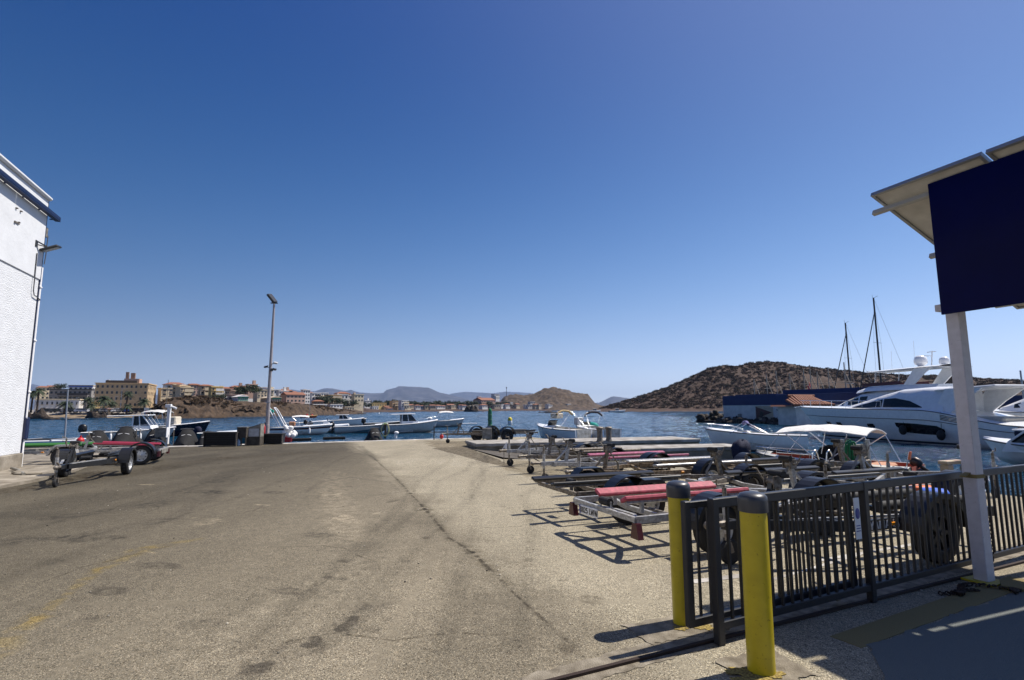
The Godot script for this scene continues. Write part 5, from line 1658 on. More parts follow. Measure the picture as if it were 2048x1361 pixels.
	put(S().lathe([Vector2(0, 0.50), Vector2(0.06, 0.50), Vector2(0.065, 0.54), Vector2(0.065, 0.84), Vector2(0.03, 0.90), Vector2(0.02, 0.94), Vector2(0, 0.94)], Transform3D(), 10), "body", M.red, ext)
	put(S().box(Vector3(0, 0.25, -0.08), Vector3(0.05, 0.52, 0.03)).bar(Vector3(0, 0.9, 0), Vector3(-0.14, 1.0, 0), 0.03, 0.03), "bracket", M.dark_wood, ext)
	# red crate of white foam
	var cr := thing("red_crate", "red crate on the quay edge beside the lamp mast", "crate", Vector3(-11.62, 0, -28.16) + Vector3(0, 0, -0.1), 0.2)
	put(S().box(Vector3(0, 0.11, 0), Vector3(0.46, 0.22, 0.36), Basis(), 0.02), "body", M.red, cr)
	put(S().box(Vector3(0, 0.225, 0), Vector3(0.50, 0.03, 0.40), Basis(), 0.01), "rim", M.red, cr)
	var fo := S()
	var r := RandomNumberGenerator.new()
	r.seed = 5
	for k in 26:
		var d := Vector3(r.randf_range(-0.26, 0.30), r.randf_range(0.26, 0.62), r.randf_range(-0.15, 0.15))
		d.x *= 1.0 - (d.y - 0.26) * 1.4
		fo.ball(d, Vector3(r.randf_range(0.06, 0.12), r.randf_range(0.06, 0.11), 0.09), 5, 8)
	var foo := put(fo, "white_bag_heap", M.foam_white)
	foo.scale = Vector3.ONE * 1.25
	foo.position = Vector3(-11.62, 0, -28.16) + Vector3(0.05, 0, -0.1)
	tag(foo, "heap of crumpled white plastic bags filling the red crate", "bags")
	# timbers on the edge
	for q in [[Vector3(-11.11, 0, -28.55), 1.05, "black timber fender lying on the quay edge beside the red crate"], [Vector3(-9.75, 0, -29.79), 1.15, "black timber fender on the quay edge, farther from the lamp mast"]]:
		var tb := put(S().box(Vector3(0, 0.09, 0), Vector3(q[1], 0.15, 0.2), Basis(), 0.015), "edge_timber", M.dark_wood)
		tb.position = q[0] + Vector3(0, 0, -0.25)
		tb.rotation.y = 0.43
		tag(tb, q[2], "timber")
	# hose stand
	var hs := thing("hose_stand", "hose stand hung with coils of pale green hose", "hose stand", Vector3(-7.2, 0, -31.06), 0.1)
	put(S().box(Vector3(0, 0.42, 0), Vector3(0.10, 0.84, 0.08), Basis(), 0.01), "post", M.box_brown, hs)
	put(S().box(Vector3(0, 0.80, 0.02), Vector3(0.36, 0.08, 0.10), Basis(), 0.01), "bracket", M.wood_pale, hs)
	for k in 5:
		put(hose_loop(Vector3(-0.02 + k * 0.012, 0.50, 0.06 + k * 0.025), 0.20 + 0.02 * (k % 3), 0.34 + 0.03 * (k % 2), 0.014), "hose_coil", M.pale_hose if k % 2 else mat("hose_tan", lin(0.5, 0.42, 0.24), 0.6), hs)
	put(S().tube([Vector3(-0.2, 0.2, 0.1), Vector3(-0.3, 0.05, 0.12), Vector3(-0.5, 0.02, 0.16), Vector3(-0.8, 0.02, 0.12)], 0.014, 6), "hose_end", M.pale_hose, hs)
	var jb := put(S().box(Vector3(0, 0.12, 0), Vector3(0.16, 0.24, 0.14), Basis(), 0.03).ball(Vector3(0.05, 0.32, 0), Vector3(0.14, 0.10, 0.1), 5, 8), "white_bag_heap", M.foam_white)
	jb.position = Vector3(-6.63, 0, -31.01) + Vector3(0, 0, -0.1)
	tag(jb, "white canister and crumpled bag beside the hose stand", "canister")
	# small red float, white paddle, extinguisher stand near the corner
	var es := thing("marker_post", "short dark post with a red float on the quay corner", "post", Vector3(-4.26, 0, -29.83), 0)
	put(S().tube([Vector3(0, 0, 0), Vector3(0, 0.72, 0)], 0.03, 8), "post", M.dark_wood, es)
	put(S().bar(Vector3(-0.35, 0.40, 0), Vector3(2.0, 0.42, -0.1), 0.04, 0.04), "rail", M.galv_old, es)
	var rf := put(S().ball(Vector3(0, 0.14, 0), Vector3(0.11, 0.14, 0.11), 8, 10), "red_buoy", M.red)
	rf.position = Vector3(-3.91, 0, -30.29)
	tag(rf, "small red and white float standing on the quay corner", "buoy")
	# green beacon, cabinet, ladder
	var gb := thing("green_beacon", "green painted harbour beacon post on the quay corner", "beacon", Vector3(-1.21, 0, -29.59), 0)
	put(S().lathe([Vector2(0.11, 0), Vector2(0.11, 1.52), Vector2(0.0, 1.52)], Transform3D(), 14), "post", M.green_paint, gb)
	for y in [0.75, 1.05, 1.3]:
		put(S().lathe([Vector2(0.10, y), Vector2(0.15, y + 0.01), Vector2(0.15, y + 0.03), Vector2(0.10, y + 0.04)], Transform3D(), 14), "collar", M.green_paint, gb)
	put(S().lathe([Vector2(0.08, 1.52), Vector2(0.09, 1.60), Vector2(0.05, 1.67), Vector2(0, 1.68)], Transform3D(), 12), "lantern", M.green_rope, gb)
	put(S().box(Vector3(0, 0.08, 0), Vector3(0.3, 0.16, 0.3), Basis(), 0.02), "foot", M.pale_concrete, gb)
	var gc := thing("steel_cabinet", "grey brown steel cabinet on legs before the green beacon", "cabinet", Vector3(-1.2, 0, -25.86), 0.1)
	put(S().box(Vector3(0, 0.50, 0), Vector3(0.44, 0.50, 0.28), Basis(), 0.012), "box", M.box_grey, gc)
	for x in [-0.18, 0.18]: put(S().box(Vector3(x, 0.13, 0), Vector3(0.05, 0.26, 0.05)), "leg", M.box_grey, gc)
	var ld := thing("ladder_hoop", "grey tubular ladder handrail at the water beyond the trailer", "ladder", Vector3(-0.83, 0, -30.54) + Vector3(0, 0, 0), 0.1)
	put(S().tube([Vector3(-0.2, -0.4, 0), Vector3(-0.15, 0.70, 0), Vector3(0.15, 0.70, 0), Vector3(0.2, -0.4, 0)], 0.025, 8), "hoop", M.alu_mast, ld)
	for y in [0.1, 0.4]: put(S().bar(Vector3(-0.18, y, 0), Vector3(0.18, y, 0), 0.05, 0.025), "rung", M.alu_mast, ld)
	# buoys on the water
	var yb := thing("yellow_buoy", "yellow and white buoy floating in the bay", "buoy", Vector3(-0.36, -0.6, -82.87))
	put(S().lathe([Vector2(0, -0.2), Vector2(0.26, -0.15), Vector2(0.33, 0.1), Vector2(0.33, 0.40), Vector2(0.30, 0.44)], Transform3D(), 14), "float", M.foam_white, yb)
	put(S().lathe([Vector2(0.30, 0.44), Vector2(0.33, 0.50), Vector2(0.30, 0.80), Vector2(0.16, 0.96), Vector2(0, 0.98)], Transform3D(), 14), "top", M.buoy_yellow, yb)
	for q in [[Vector3(-61.7, -0.6, -252.86), "tiny white buoy far out on the bay"], [Vector3(27.17, -0.6, -293), "tiny white buoy near the low reef"], [Vector3(-31.63, -0.6, -55.1), "small white buoy between the navy boat and the teal boat"]]:
		var wb := put(S().lathe([Vector2(0, -0.2), Vector2(0.3, -0.1), Vector2(0.34, 0.2), Vector2(0.15, 0.5), Vector2(0.08, 0.9), Vector2(0, 0.95)], Transform3D(), 10), "white_buoy", M.foam_white)
		wb.position = q[0]
		tag(wb, q[1], "buoy")
	# service pedestal with green rope at the inner quay
	var sp := thing("service_pedestal", "grey metal service board between two posts at the inner quay", "pedestal", Vector3(7.81, 0, -12.55), YAW - 0.5)
	put(S().box(Vector3(0, 0.50, 0), Vector3(0.42, 0.62, 0.08), Basis(), 0.01), "board", M.box_grey, sp)
	put(S().box(Vector3(-0.08, 0.68, 0.05), Vector3(0.14, 0.10, 0.03), Basis(), 0.02), "switch_cover", M.plastic_white, sp)
	for x in [-0.27, 0.27]: put(S().tube([Vector3(x, 0, 0), Vector3(x, 0.92, 0)], 0.045, 10), "post", M.galv, sp)
	var gr := thing("green_rope", "tangle of green rope hanging over the service board", "rope", Vector3(7.81, 0, -12.55) + Vector3(0, 0, 0.06), YAW - 0.5)
	for k in 7:
		put(hose_loop(Vector3(-0.22 + 0.02 * k, 0.55 - 0.02 * (k % 3), 0.03 + 0.012 * k), 0.05 + 0.012 * (k % 3), 0.33 + 0.04 * (k % 2), 0.013), "rope_coil", M.green_rope, gr)
	put(S().tube([Vector3(-0.2, 0.1, 0.1), Vector3(-0.05, 0.25, 0.12), Vector3(0.1, 0.06, 0.14), Vector3(0.25, 0.12, 0.16), Vector3(0.35, 0.02, 0.2), Vector3(0.1, 0.02, 0.3), Vector3(-0.3, 0.02, 0.22)], 0.013, 6), "rope_tail", M.green_rope, gr)
	var hl := thing("quay_ladder", "white tubular boarding ladder beside the cream boat", "ladder", Vector3(7.38, 0, -13.49), YAW - 0.4)
	for x in [0.0, 0.34]:
		put(S().tube([Vector3(x - 0.1, 0.0, 0), Vector3(x - 0.03, 0.55, 0), Vector3(x + 0.03, 0.62, 0), Vector3(x + 0.1, 0.52, -0.04), Vector3(x + 0.22, 0.0, -0.05)], 0.016, 8), "hoop", M.steel, hl)
	var tp := thing("timber_post", "pale timber mooring post with a short arm by the water", "post", Vector3(7.85, 0.21, -10) , YAW)
	tp.position.y = 0
	put(S().box(Vector3(0, 0.30, 0), Vector3(0.16, 0.62, 0.14), Basis(), 0.01), "post", M.wood_pale, tp)
	put(S().box(Vector3(0.16, 0.65, 0), Vector3(0.55, 0.06, 0.16), Basis(), 0.01), "arm", M.wood_pale, tp)
	var bt := put(S().ball(Vector3(0, 0.16, 0), Vector3(0.16, 0.20, 0.16), 6, 10), "black_fender", M.rubber)
	bt.position = tp.position - AX * 0.35
	tag(bt, "black rubber fender beside the pale timber post", "fender")
	# warning cone flag
	var fg := thing("white_flag_post", "small white triangular plate on a thin rod by the jockey wheels", "marker", Vector3(-0.26, 0, -16.73), 0.2)
	put(S().tube([Vector3(0, 0, 0), Vector3(0, 0.45, 0)], 0.012, 6), "rod", M.galv_old, fg)
	put(S().prism(PackedVector2Array([Vector2(-0.10, 0.38), Vector2(0.10, 0.38), Vector2(0.10, 0.66)]), 0.012), "plate", M.plastic_white, fg)
	for q in [[Vector3(3.82, 0.16, -24.02), "short grey mooring bollard on the jetty, left one"], [Vector3(4.27, 0.16, -24.35), "short grey mooring bollard on the jetty, right one"]]:
		var mb := put(S().lathe([Vector2(0.16, 0), Vector2(0.12, 0.1), Vector2(0.12, 0.5), Vector2(0.16, 0.55), Vector2(0.15, 0.62), Vector2(0, 0.64)], Transform3D(), 12), "mooring_bollard", M.galv_old)
		mb.position = q[0] + Vector3(0, 0.05, 0)
		tag(mb, q[1], "bollard")

func slat_box(label: String, at: Vector3, w: float, h: float, dp: float) -> void:
	var o := thing("slatted_box", label, "storage box", at, 0.10, "dark slatted boxes on the quay")
	put(S().box(Vector3(0, h / 2 + 0.02, 0), Vector3(w - 0.04, h - 0.04, dp - 0.04)), "core", M.ink, o)
	var n := 5
	for k in n:
		var y := 0.05 + (h - 0.08) * (k + 0.5) / n
		put(S().box(Vector3(0, y, dp / 2), Vector3(w, (h - 0.08) / n - 0.014, 0.03), Basis(), 0.004), "slat", M.dark_wood, o)
	for x in [-w / 2, w / 2]: put(S().box(Vector3(x, h / 2, dp / 2 + 0.004), Vector3(0.06, h, 0.05)), "corner_post", M.galv_old if x > 0 else M.dark_wood, o)
	put(S().box(Vector3(0, h + 0.02, 0), Vector3(w + 0.05, 0.05, dp + 0.06), Basis(), 0.01), "lid", M.dark_wood, o)

func hose_loop(c: Vector3, rx: float, ry: float, r: float) -> Sh:
	var rows := []
	for i in 24:
		var a := TAU * i / 24
		var p := c + Vector3(cos(a) * rx, sin(a) * ry, 0.01 * sin(a * 3.0))
		var t := Vector3(-sin(a) * rx, cos(a) * ry, 0).normalized()
		var s := t.cross(Vector3.BACK)
		var row := PackedVector3Array()
		for k in 6: row.append(p + s * cos(TAU * k / 6) * r + Vector3.BACK * sin(TAU * k / 6) * r)
		rows.append(row)
	return S().grid(rows, true, true)

# ---------------------------------------------------------------- small boats
func hb_at(t: float, B: float) -> float:
	return B / 2 * (0.86 + 0.14 * sin(minf(t / 0.45, 1.0) * PI / 2)) if t < 0.45 else B / 2 * (1.0 - pow((t - 0.45) / 0.55, 2.4))

func boat_shape(o: Node3D, L: float, B: float, F: float, d: Dictionary) -> Dictionary:
	# bow to +x, waterline at y 0
	var n := 16
	var sheer: float = d.get("sheer", 0.35)
	var D: float = d.get("draft", 0.25)
	var rake: float = d.get("rake", 0.10)
	var outer := []
	var gun_in := [[], []]
	var tf: float = d.get("foredeck", 0.62)
	var floor_y: float = d.get("floor", 0.10)
	for i in n + 1:
		var t := i / float(n)
		var hbm := maxf(hb_at(t, B), 0.02)
		var gy := F * (1.0 + sheer * t * t)
		var x := -L / 2 + L * t
		var row := PackedVector3Array()
		for q in [[1.0, 1.0], [0.985, 0.86], [0.95 - 0.20 * t, 0.50], [0.86 - 0.36 * t, 0.14 + 0.25 * t * t * t], [0.0, -1.0]]:
			var y: float = gy * q[1] if q[1] >= 0.0 else -D * (1.0 - pow(t, 4.0)) + 0.25 * F * pow(t, 6.0)
			row.append(Vector3(x - rake * L * t * t * (1.0 - clampf(y / gy, -0.3, 1.0)), y, -hbm * q[0]))
		for k in range(3, -1, -1):
			row.append(Vector3(row[k].x, row[k].y, -row[k].z))
		outer.append(row)
	var sh := S().grid(outer)
	sh.fan(outer[0])
	put(sh, "hull", M[d.get("hull", "gelcoat")], o)
	# rubbing strake
	var st := S()
	for s in [0, 8]:
		var line := []
		for i in n + 1: line.append(outer[i][s] + Vector3(0, -0.03, 0))
		st.tube(line, d.get("strake_r", 0.028), 6)
	put(st, "rubbing_strake", M[d.get("strake", "grey_plastic")], o)
	# cap, cockpit and foredeck
	var cap := S()
	var ins := []
	var rail: float = d.get("rail", 0.13)
	for i in n + 1:
		var t := i / float(n)
		var a: Vector3 = outer[i][0]
		var zi := maxf(absf(a.z) - rail, 0.01)
		ins.append(Vector3(a.x - 0.02, a.y + 0.03, -zi))
	var rows := []
	for i in n + 1:
		var a: Vector3 = outer[i][0]
		var b: Vector3 = ins[i]
		rows.append(PackedVector3Array([a, Vector3(a.x, b.y, a.z * 0.5 + b.z * 0.5), b]))
	cap.grid(rows)
	var rows2 := []
	for row in rows:
		rows2.append(PackedVector3Array([Vector3(row[0].x, row[0].y, -row[0].z), Vector3(row[1].x, row[1].y, -row[1].z), Vector3(row[2].x, row[2].y, -row[2].z)]))
	cap.grid(rows2)
	put(cap, "gunwale", M[d.get("cap", "gelcoat")], o)
	var tub := S()
	var cut := int(tf * n)
	var trows := []
	for i in cut + 1:
		var p: Vector3 = ins[i]
		trows.append(PackedVector3Array([p, Vector3(p.x, floor_y, p.z * 0.92), Vector3(p.x, floor_y, -p.z * 0.92), Vector3(p.x, p.y, -p.z)]))
	tub.grid(trows, false, false, true)
	tub.fan(trows[0])
	tub.fan(trows[-1])
	put(tub, "cockpit", M[d.get("deck", "deck")], o)
	var fd := S()
	var frows := []
	for i in range(cut, n + 1):
		var p: Vector3 = ins[i]
		frows.append(PackedVector3Array([p, Vector3(p.x, p.y + 0.04, p.z * 0.5), Vector3(p.x, p.y + 0.05, 0), Vector3(p.x, p.y + 0.04, -p.z * 0.5), Vector3(p.x, p.y, -p.z)]))
	fd.grid(frows)
	put(fd, "foredeck", M[d.get("cap", "gelcoat")], o)
	if d.has("stripe"):
		var sp := S()
		for s in [1, 7]:
			var r3 := []
			for i in n + 1:
				var a: Vector3 = outer[i][s]
				var b: Vector3 = outer[i][2 if s == 1 else 6]
				var out := Vector3(0, 0, signf(a.z) * 0.008)
				r3.append(PackedVector3Array([a.lerp(b, 0.05) + out, a.lerp(b, d.get("stripe_h", 0.35)) + out]))
			sp.grid(r3)
		put(sp, "hull_stripe", M[d.stripe], o)
	return {"outer": outer, "ins": ins}

func outboard(o: Node3D, at: Vector3, s: float, m: Material, up := 0.0, yaw := 0.0) -> void:
	var e := node("outboard_motor", o, at, Vector3(0, yaw, -up))
	var rows := []
	for q in [[-0.02, 0.10, 0.10], [0.02, 0.20, 0.15], [0.16, 0.24, 0.17], [0.34, 0.22, 0.16], [0.44, 0.14, 0.11], [0.47, 0.05, 0.04]]:
		var row := PackedVector3Array()
		for k in 10:
			var a := TAU * k / 10
			row.append(Vector3(-0.18 + cos(a) * q[1], q[0] + 0.10, sin(a) * q[2]) * s)
		rows.append(row)
	put(S().grid(rows, true), "cowl", m, e)
	put(S().box(Vector3(-0.16, -0.12, 0) * s, Vector3(0.15, 0.44, 0.11) * s, Basis(), 0.02), "leg", m, e)
	put(S().box(Vector3(-0.17, -0.55, 0) * s, Vector3(0.13, 0.50, 0.05) * s, Basis(), 0.01).ball(Vector3(-0.16, -0.72, 0) * s, Vector3(0.20, 0.06, 0.06) * s, 6, 8), "gearcase", m, e)
	put(S().box(Vector3(0.0, -0.10, 0) * s, Vector3(0.16, 0.30, 0.22) * s, Basis(), 0.01), "bracket", M.grey_plastic, e)
	var pr := S()
	for k in 3:
		var a := TAU * k / 3
		pr.box(Vector3(-0.37, -0.72 + 0.08 * sin(a), 0.08 * cos(a)) * s, Vector3(0.015, 0.12, 0.07) * s, Basis(Vector3(1, 0, 0), -a) * Basis(Vector3(0, 1, 0), 0.5))
	put(pr, "propeller", M.galv_old, e)

func bimini(o: Node3D, x0: float, x1: float, w: float, y: float, base: float, m: Material, folded := false) -> void:
	var b := node("bimini_top", o)
	var fr := S()
	var xm := (x0 + x1) / 2
	if folded:
		var rows := []
		for i in 13:
			var a := PI * i / 12
			var c := Vector3(xm, base + (y - base) * pow(sin(a), 0.35), -cos(a) * w / 2)
			if i == 0 or i == 12: continue
			var row := PackedVector3Array()
			for k in 7: row.append(c + Vector3(cos(TAU * k / 7) * 0.09, sin(TAU * k / 7) * 0.07, 0) * (1.0 + 0.25 * sin(i * 2.3 + k)))
			rows.append(row)
		put(S().grid(rows.slice(1, 10), true), "furled_canvas", m, b)
		fr.tube([Vector3(x0, base, -w / 2), Vector3(xm, y - 0.05, -w / 2 * 0.82), Vector3(xm, y, 0), Vector3(xm, y - 0.05, w / 2 * 0.82), Vector3(x0, base, w / 2)], 0.018, 6)
		for s in [-1.0, 1.0]: fr.tube([Vector3(x1, base, s * w / 2), Vector3(xm, y - 0.05, s * w / 2 * 0.82)], 0.014, 6)
	else:
		var rows := []
		for i in 9:
			var t := i / 8.0
			var row := PackedVector3Array()
			for k in 9:
				var u := k / 8.0 * 2 - 1
				row.append(Vector3(lerpf(x0, x1, t), y - 0.16 * u * u - 0.10 * pow(absf(t * 2 - 1), 2.0) + 0.012 * sin(t * 9.0 * PI), u * w / 2))
			rows.append(row)
		var cl := S().grid(rows)
		var low := []
		for row in rows:
			var r2 := PackedVector3Array()
			for p in row: r2.append(p + Vector3(0, -0.03, 0))
			low.append(r2)
		cl.grid(low)
		for e in [[rows[0], low[0]], [rows[-1], low[-1]]]: cl.grid([e[0], e[1]])
		for k in [0, 8]:
			var ea := PackedVector3Array(); var eb := PackedVector3Array()
			for i in 9: ea.append(rows[i][k]); eb.append(low[i][k])
			cl.grid([ea, eb])
		put(cl, "canopy", m, b)
		for s in [-1.0, 1.0]:
			fr.tube([Vector3(xm - 0.1, base, s * w / 2), Vector3(x0 + 0.05, y - 0.30, s * w / 2)], 0.017, 6)
			fr.tube([Vector3(xm, base, s * w / 2), Vector3(x1 - 0.25, y - 0.24, s * w / 2)], 0.017, 6)
			fr.tube([Vector3(xm - 0.05, base + 0.25, s * w / 2), Vector3(x0 + (x1 - x0) * 0.42, y - 0.17, s * w / 2)], 0.014, 6)
			fr.tube([Vector3(x1 + 0.5, base, s * w / 2), Vector3(x1 - 0.1, y - 0.28, s * w / 2)], 0.009, 5)
			fr.tube([Vector3(x0 - 0.3, base, s * w / 2), Vector3(x0 + 0.05, y - 0.28, s * w / 2)], 0.014, 5)
	put(fr, "poles", M.steel, b)

func console(o: Node3D, x: float, fy: float, w: float, h: float, cover := "") -> void:
	var c := node("console", o, Vector3(x, fy, 0))
	if cover:
		var rows := []
		for q in [[0.0, 0.34, 0.5], [0.35, 0.34, 0.5], [0.70, 0.30, 0.48], [0.92, 0.22, 0.42], [1.0, 0.10, 0.25], [1.01, 0.01, 0.02]]:
			var row := PackedVector3Array()
			for k in 12:
				var a := TAU * k / 12
				row.append(Vector3(signf(cos(a)) * pow(absf(cos(a)), 0.5) * q[1] * 1.3 - q[0] * 0.15, q[0] * h * 1.25, signf(sin(a)) * pow(absf(sin(a)), 0.5) * q[2] * w))
			rows.append(row)
		put(S().grid(rows, true), "cover", M[cover], c)
		return
	put(S().prism(PackedVector2Array([Vector2(-0.3, 0), Vector2(0.45, 0), Vector2(0.30, h * 0.75), Vector2(0.05, h), Vector2(-0.22, h * 0.95)]), w), "pod", M.gelcoat, c)
	put(S().prism(PackedVector2Array([Vector2(0.30, h * 0.75), Vector2(0.315, h * 0.76), Vector2(0.07, h * 1.35), Vector2(0.055, h * 1.34)]), w * 0.9), "windscreen", M.dark_glass, c)
	put(S().lathe([Vector2(0.15, -0.01), Vector2(0.165, 0.0), Vector2(0.15, 0.012)], Transform3D(Basis(Vector3(0, 0, 1), 1.1), Vector3(-0.30, h * 0.8, 0)), 14), "steering_wheel", M.black_plastic, c)

func seat_box(o: Node3D, at: Vector3, size: Vector3, m: Material, called := "seat") -> void:
	put(S().box(at, size, Basis(), 0.05), called, m, o)

func pilothouse(o: Node3D, x0: float, x1: float, fy: float, w: float, h: float, over := 0.35) -> void:
	# wheelhouse: raked screen forward (+x), roof with an overhang aft
	var c := node("wheelhouse", o)
	var hs := w / 2
	var lo := h * 0.45
	var A := [Vector3(x0, fy, 0), Vector3(x1 + 0.35, fy, 0), Vector3(x1 + 0.15, fy + lo, 0), Vector3(x1 - 0.35, fy + h, 0), Vector3(x0, fy + h, 0), Vector3(x0, fy + lo, 0)]
	put(S().prism(PackedVector2Array([Vector2(x0, fy), Vector2(x1 + 0.35, fy), Vector2(x1 + 0.15, fy + lo), Vector2(x0, fy + lo)]), w), "coaming", M.gelcoat, c)
	var pil := S()
	for s in [-1.0, 1.0]:
		pil.bar(Vector3(x1 + 0.13, fy + lo, s * (hs - 0.04)), Vector3(x1 - 0.37, fy + h, s * (hs - 0.10)), 0.06, 0.06)
		pil.bar(Vector3(x0 + 0.04, fy + lo, s * (hs - 0.04)), Vector3(x0 + 0.04, fy + h, s * (hs - 0.10)), 0.07, 0.07)
		pil.bar(Vector3((x0 + x1) / 2, fy + lo, s * (hs - 0.04)), Vector3((x0 + x1) / 2 - 0.1, fy + h, s * (hs - 0.10)), 0.05, 0.05)
	pil.bar(Vector3(x1 + 0.13, fy + lo, 0), Vector3(x1 - 0.37, fy + h, 0), 0.05, 0.05)
	put(pil, "pillars", M.gelcoat, c)
	for s in [-1.0, 1.0]:
		put(S().prism(PackedVector2Array([Vector2(x0 + 0.05, fy + lo), Vector2(x1 + 0.10, fy + lo), Vector2(x1 - 0.38, fy + h), Vector2(x0 + 0.05, fy + h)]), 0.012, Transform3D(Basis(Vector3(1, 0, 0), s * -0.10), Vector3(0, 0, s * (hs - 0.05)))), "side_window", M.dark_glass, c)
		put(S().bar(Vector3(x1 + 0.12, fy + lo + 0.01, s * hs * 0.48), Vector3(x1 - 0.37, fy + h - 0.02, s * hs * 0.46), hs * 0.85, 0.012, Vector3(1, 1, 0)), "windscreen", M.window, c)
	put(S().box(Vector3((x0 - over + x1) / 2 - 0.05, fy + h + 0.03, 0), Vector3(x1 - x0 + over + 0.1, 0.07, w * 0.94), Basis(Vector3(0, 0, 1), 0.02), 0.03), "roof", M.gelcoat, c)

func rails(o: Node3D, sh: Dictionary, t0: int, h: float) -> void:
	var r := S()
	for s in [-1.0, 1.0]:
		var top := []
		for i in range(t0, 17):
			var p: Vector3 = sh.ins[i]
			var q := Vector3(p.x, p.y + h * minf(1.0, (i - t0) * 0.5), p.z * s * -1.0)
			top.append(q)
			if (i - t0) % 2 == 0: r.tube([Vector3(p.x, p.y, -p.z * s), q], 0.009, 5)
		r.tube(top, 0.012, 6)
	put(r, "guard_rail", M.steel, o)

func fender(o: Node3D, at: Vector3, m: Material) -> void:
	put(S().lathe([Vector2(0, -0.24), Vector2(0.06, -0.22), Vector2(0.085, -0.12), Vector2(0.085, 0.12), Vector2(0.06, 0.22), Vector2(0.015, 0.25), Vector2(0.008, 0.5)], Transform3D(Basis(), at), 8), "fender", m, o)

func boat(called: String, label: String, at: Vector3, yaw: float, L: float, B: float, F: float, d: Dictionary) -> Node3D:
	var o := thing(called, label, "boat", at, yaw, d.get("group", "boats moored in the bay"))
	var sh := boat_shape(o, L, B, F, d)
	var fy: float = d.get("floor", 0.10)
	if d.has("cabin"):
		var c: Array = d.cabin
		pilothouse(o, c[0], c[1], c[2], c[3], c[4], d.get("over", 0.35))
	if d.has("console"): console(o, d.console[0], fy, d.console[1], d.console[2], d.get("cover", ""))
	if d.has("motor"):
		outboard(o, Vector3(-L / 2 - 0.06, F * 0.85, 0), d.get("motor_s", 1.0), M[d.motor], d.get("motor_up", 0.0))
	if d.has("bimini"):
		var q: Array = d.bimini
		bimini(o, q[0], q[1], q[2], q[3], q[4], M[q[5]], d.get("folded", false))
	if d.has("arch"):
		var a: Array = d.arch      # x, width, height, lean
		for k in 2:
			var x: float = a[0] + k * 0.5
			put(S().tube([Vector3(x, F, -a[1] / 2), Vector3(x - a[3] * 0.8, F + a[2] * 0.85, -a[1] / 2 * 0.9), Vector3(x - a[3], F + a[2], -a[1] / 2 * 0.7), Vector3(x - a[3], F + a[2], a[1] / 2 * 0.7), Vector3(x - a[3] * 0.8, F + a[2] * 0.85, a[1] / 2 * 0.9), Vector3(x, F, a[1] / 2)], 0.05, 8), "arch", M.gelcoat, o)
	if d.has("rails"): rails(o, sh, d.rails[0], d.rails[1])
	for q in d.get("fenders", []): fender(o, Vector3(q[0], F * 0.55, q[1]), M[d.get("fender_mat", "foam_white")])
	for q in d.get("seats", []): seat_box(o, Vector3(q[0], q[1], q[2]), Vector3(q[3], q[4], q[5]), M[q[6]])
	return o

func rib(label: String, at: Vector3, yaw: float, L: float, B: float, m: String, d := {}) -> Node3D:
	var o := thing("inflatable_boat", label, "boat", at, yaw, "boats moored in the bay")
	var r := B * 0.11
	var line := []
	for s in [-1.0, 1.0]:
		var half := []
		for i in 13:
			var t := i / 12.0
			half.append(Vector3(-L / 2 + L * t - (r if i == 0 else 0.0), 0.32 + 0.18 * t * t, s * maxf(hb_at(t, B) - r, 0.02)))
		put(S().tube(half, r, 12, r * 0.85), "tube", M[m], o)
	var rows := []
	for i in 13:
		var t := i / 12.0
		var hbm := maxf(hb_at(t, B) - r, 0.02)
		rows.append(PackedVector3Array([Vector3(-L / 2 + L * t, 0.25 + 0.1 * t, -hbm), Vector3(-L / 2 + L * t * 0.96, -0.25 * (1 - t * t), 0), Vector3(-L / 2 + L * t, 0.25 + 0.1 * t, hbm)]))
	put(S().grid(rows), "hull", M.gelcoat, o)
	put(S().box(Vector3(-L * 0.1, 0.20, 0), Vector3(L * 0.75, 0.03, B * 0.6)), "floor", M.deck, o)
	if d.has("console"): console(o, d.console[0], 0.2, 0.6, 0.8)
	if d.has("motor"): outboard(o, Vector3(-L / 2, 0.55, 0), d.get("motor_s", 1.0), M[d.motor], d.get("motor_up", 0.0))
	return o

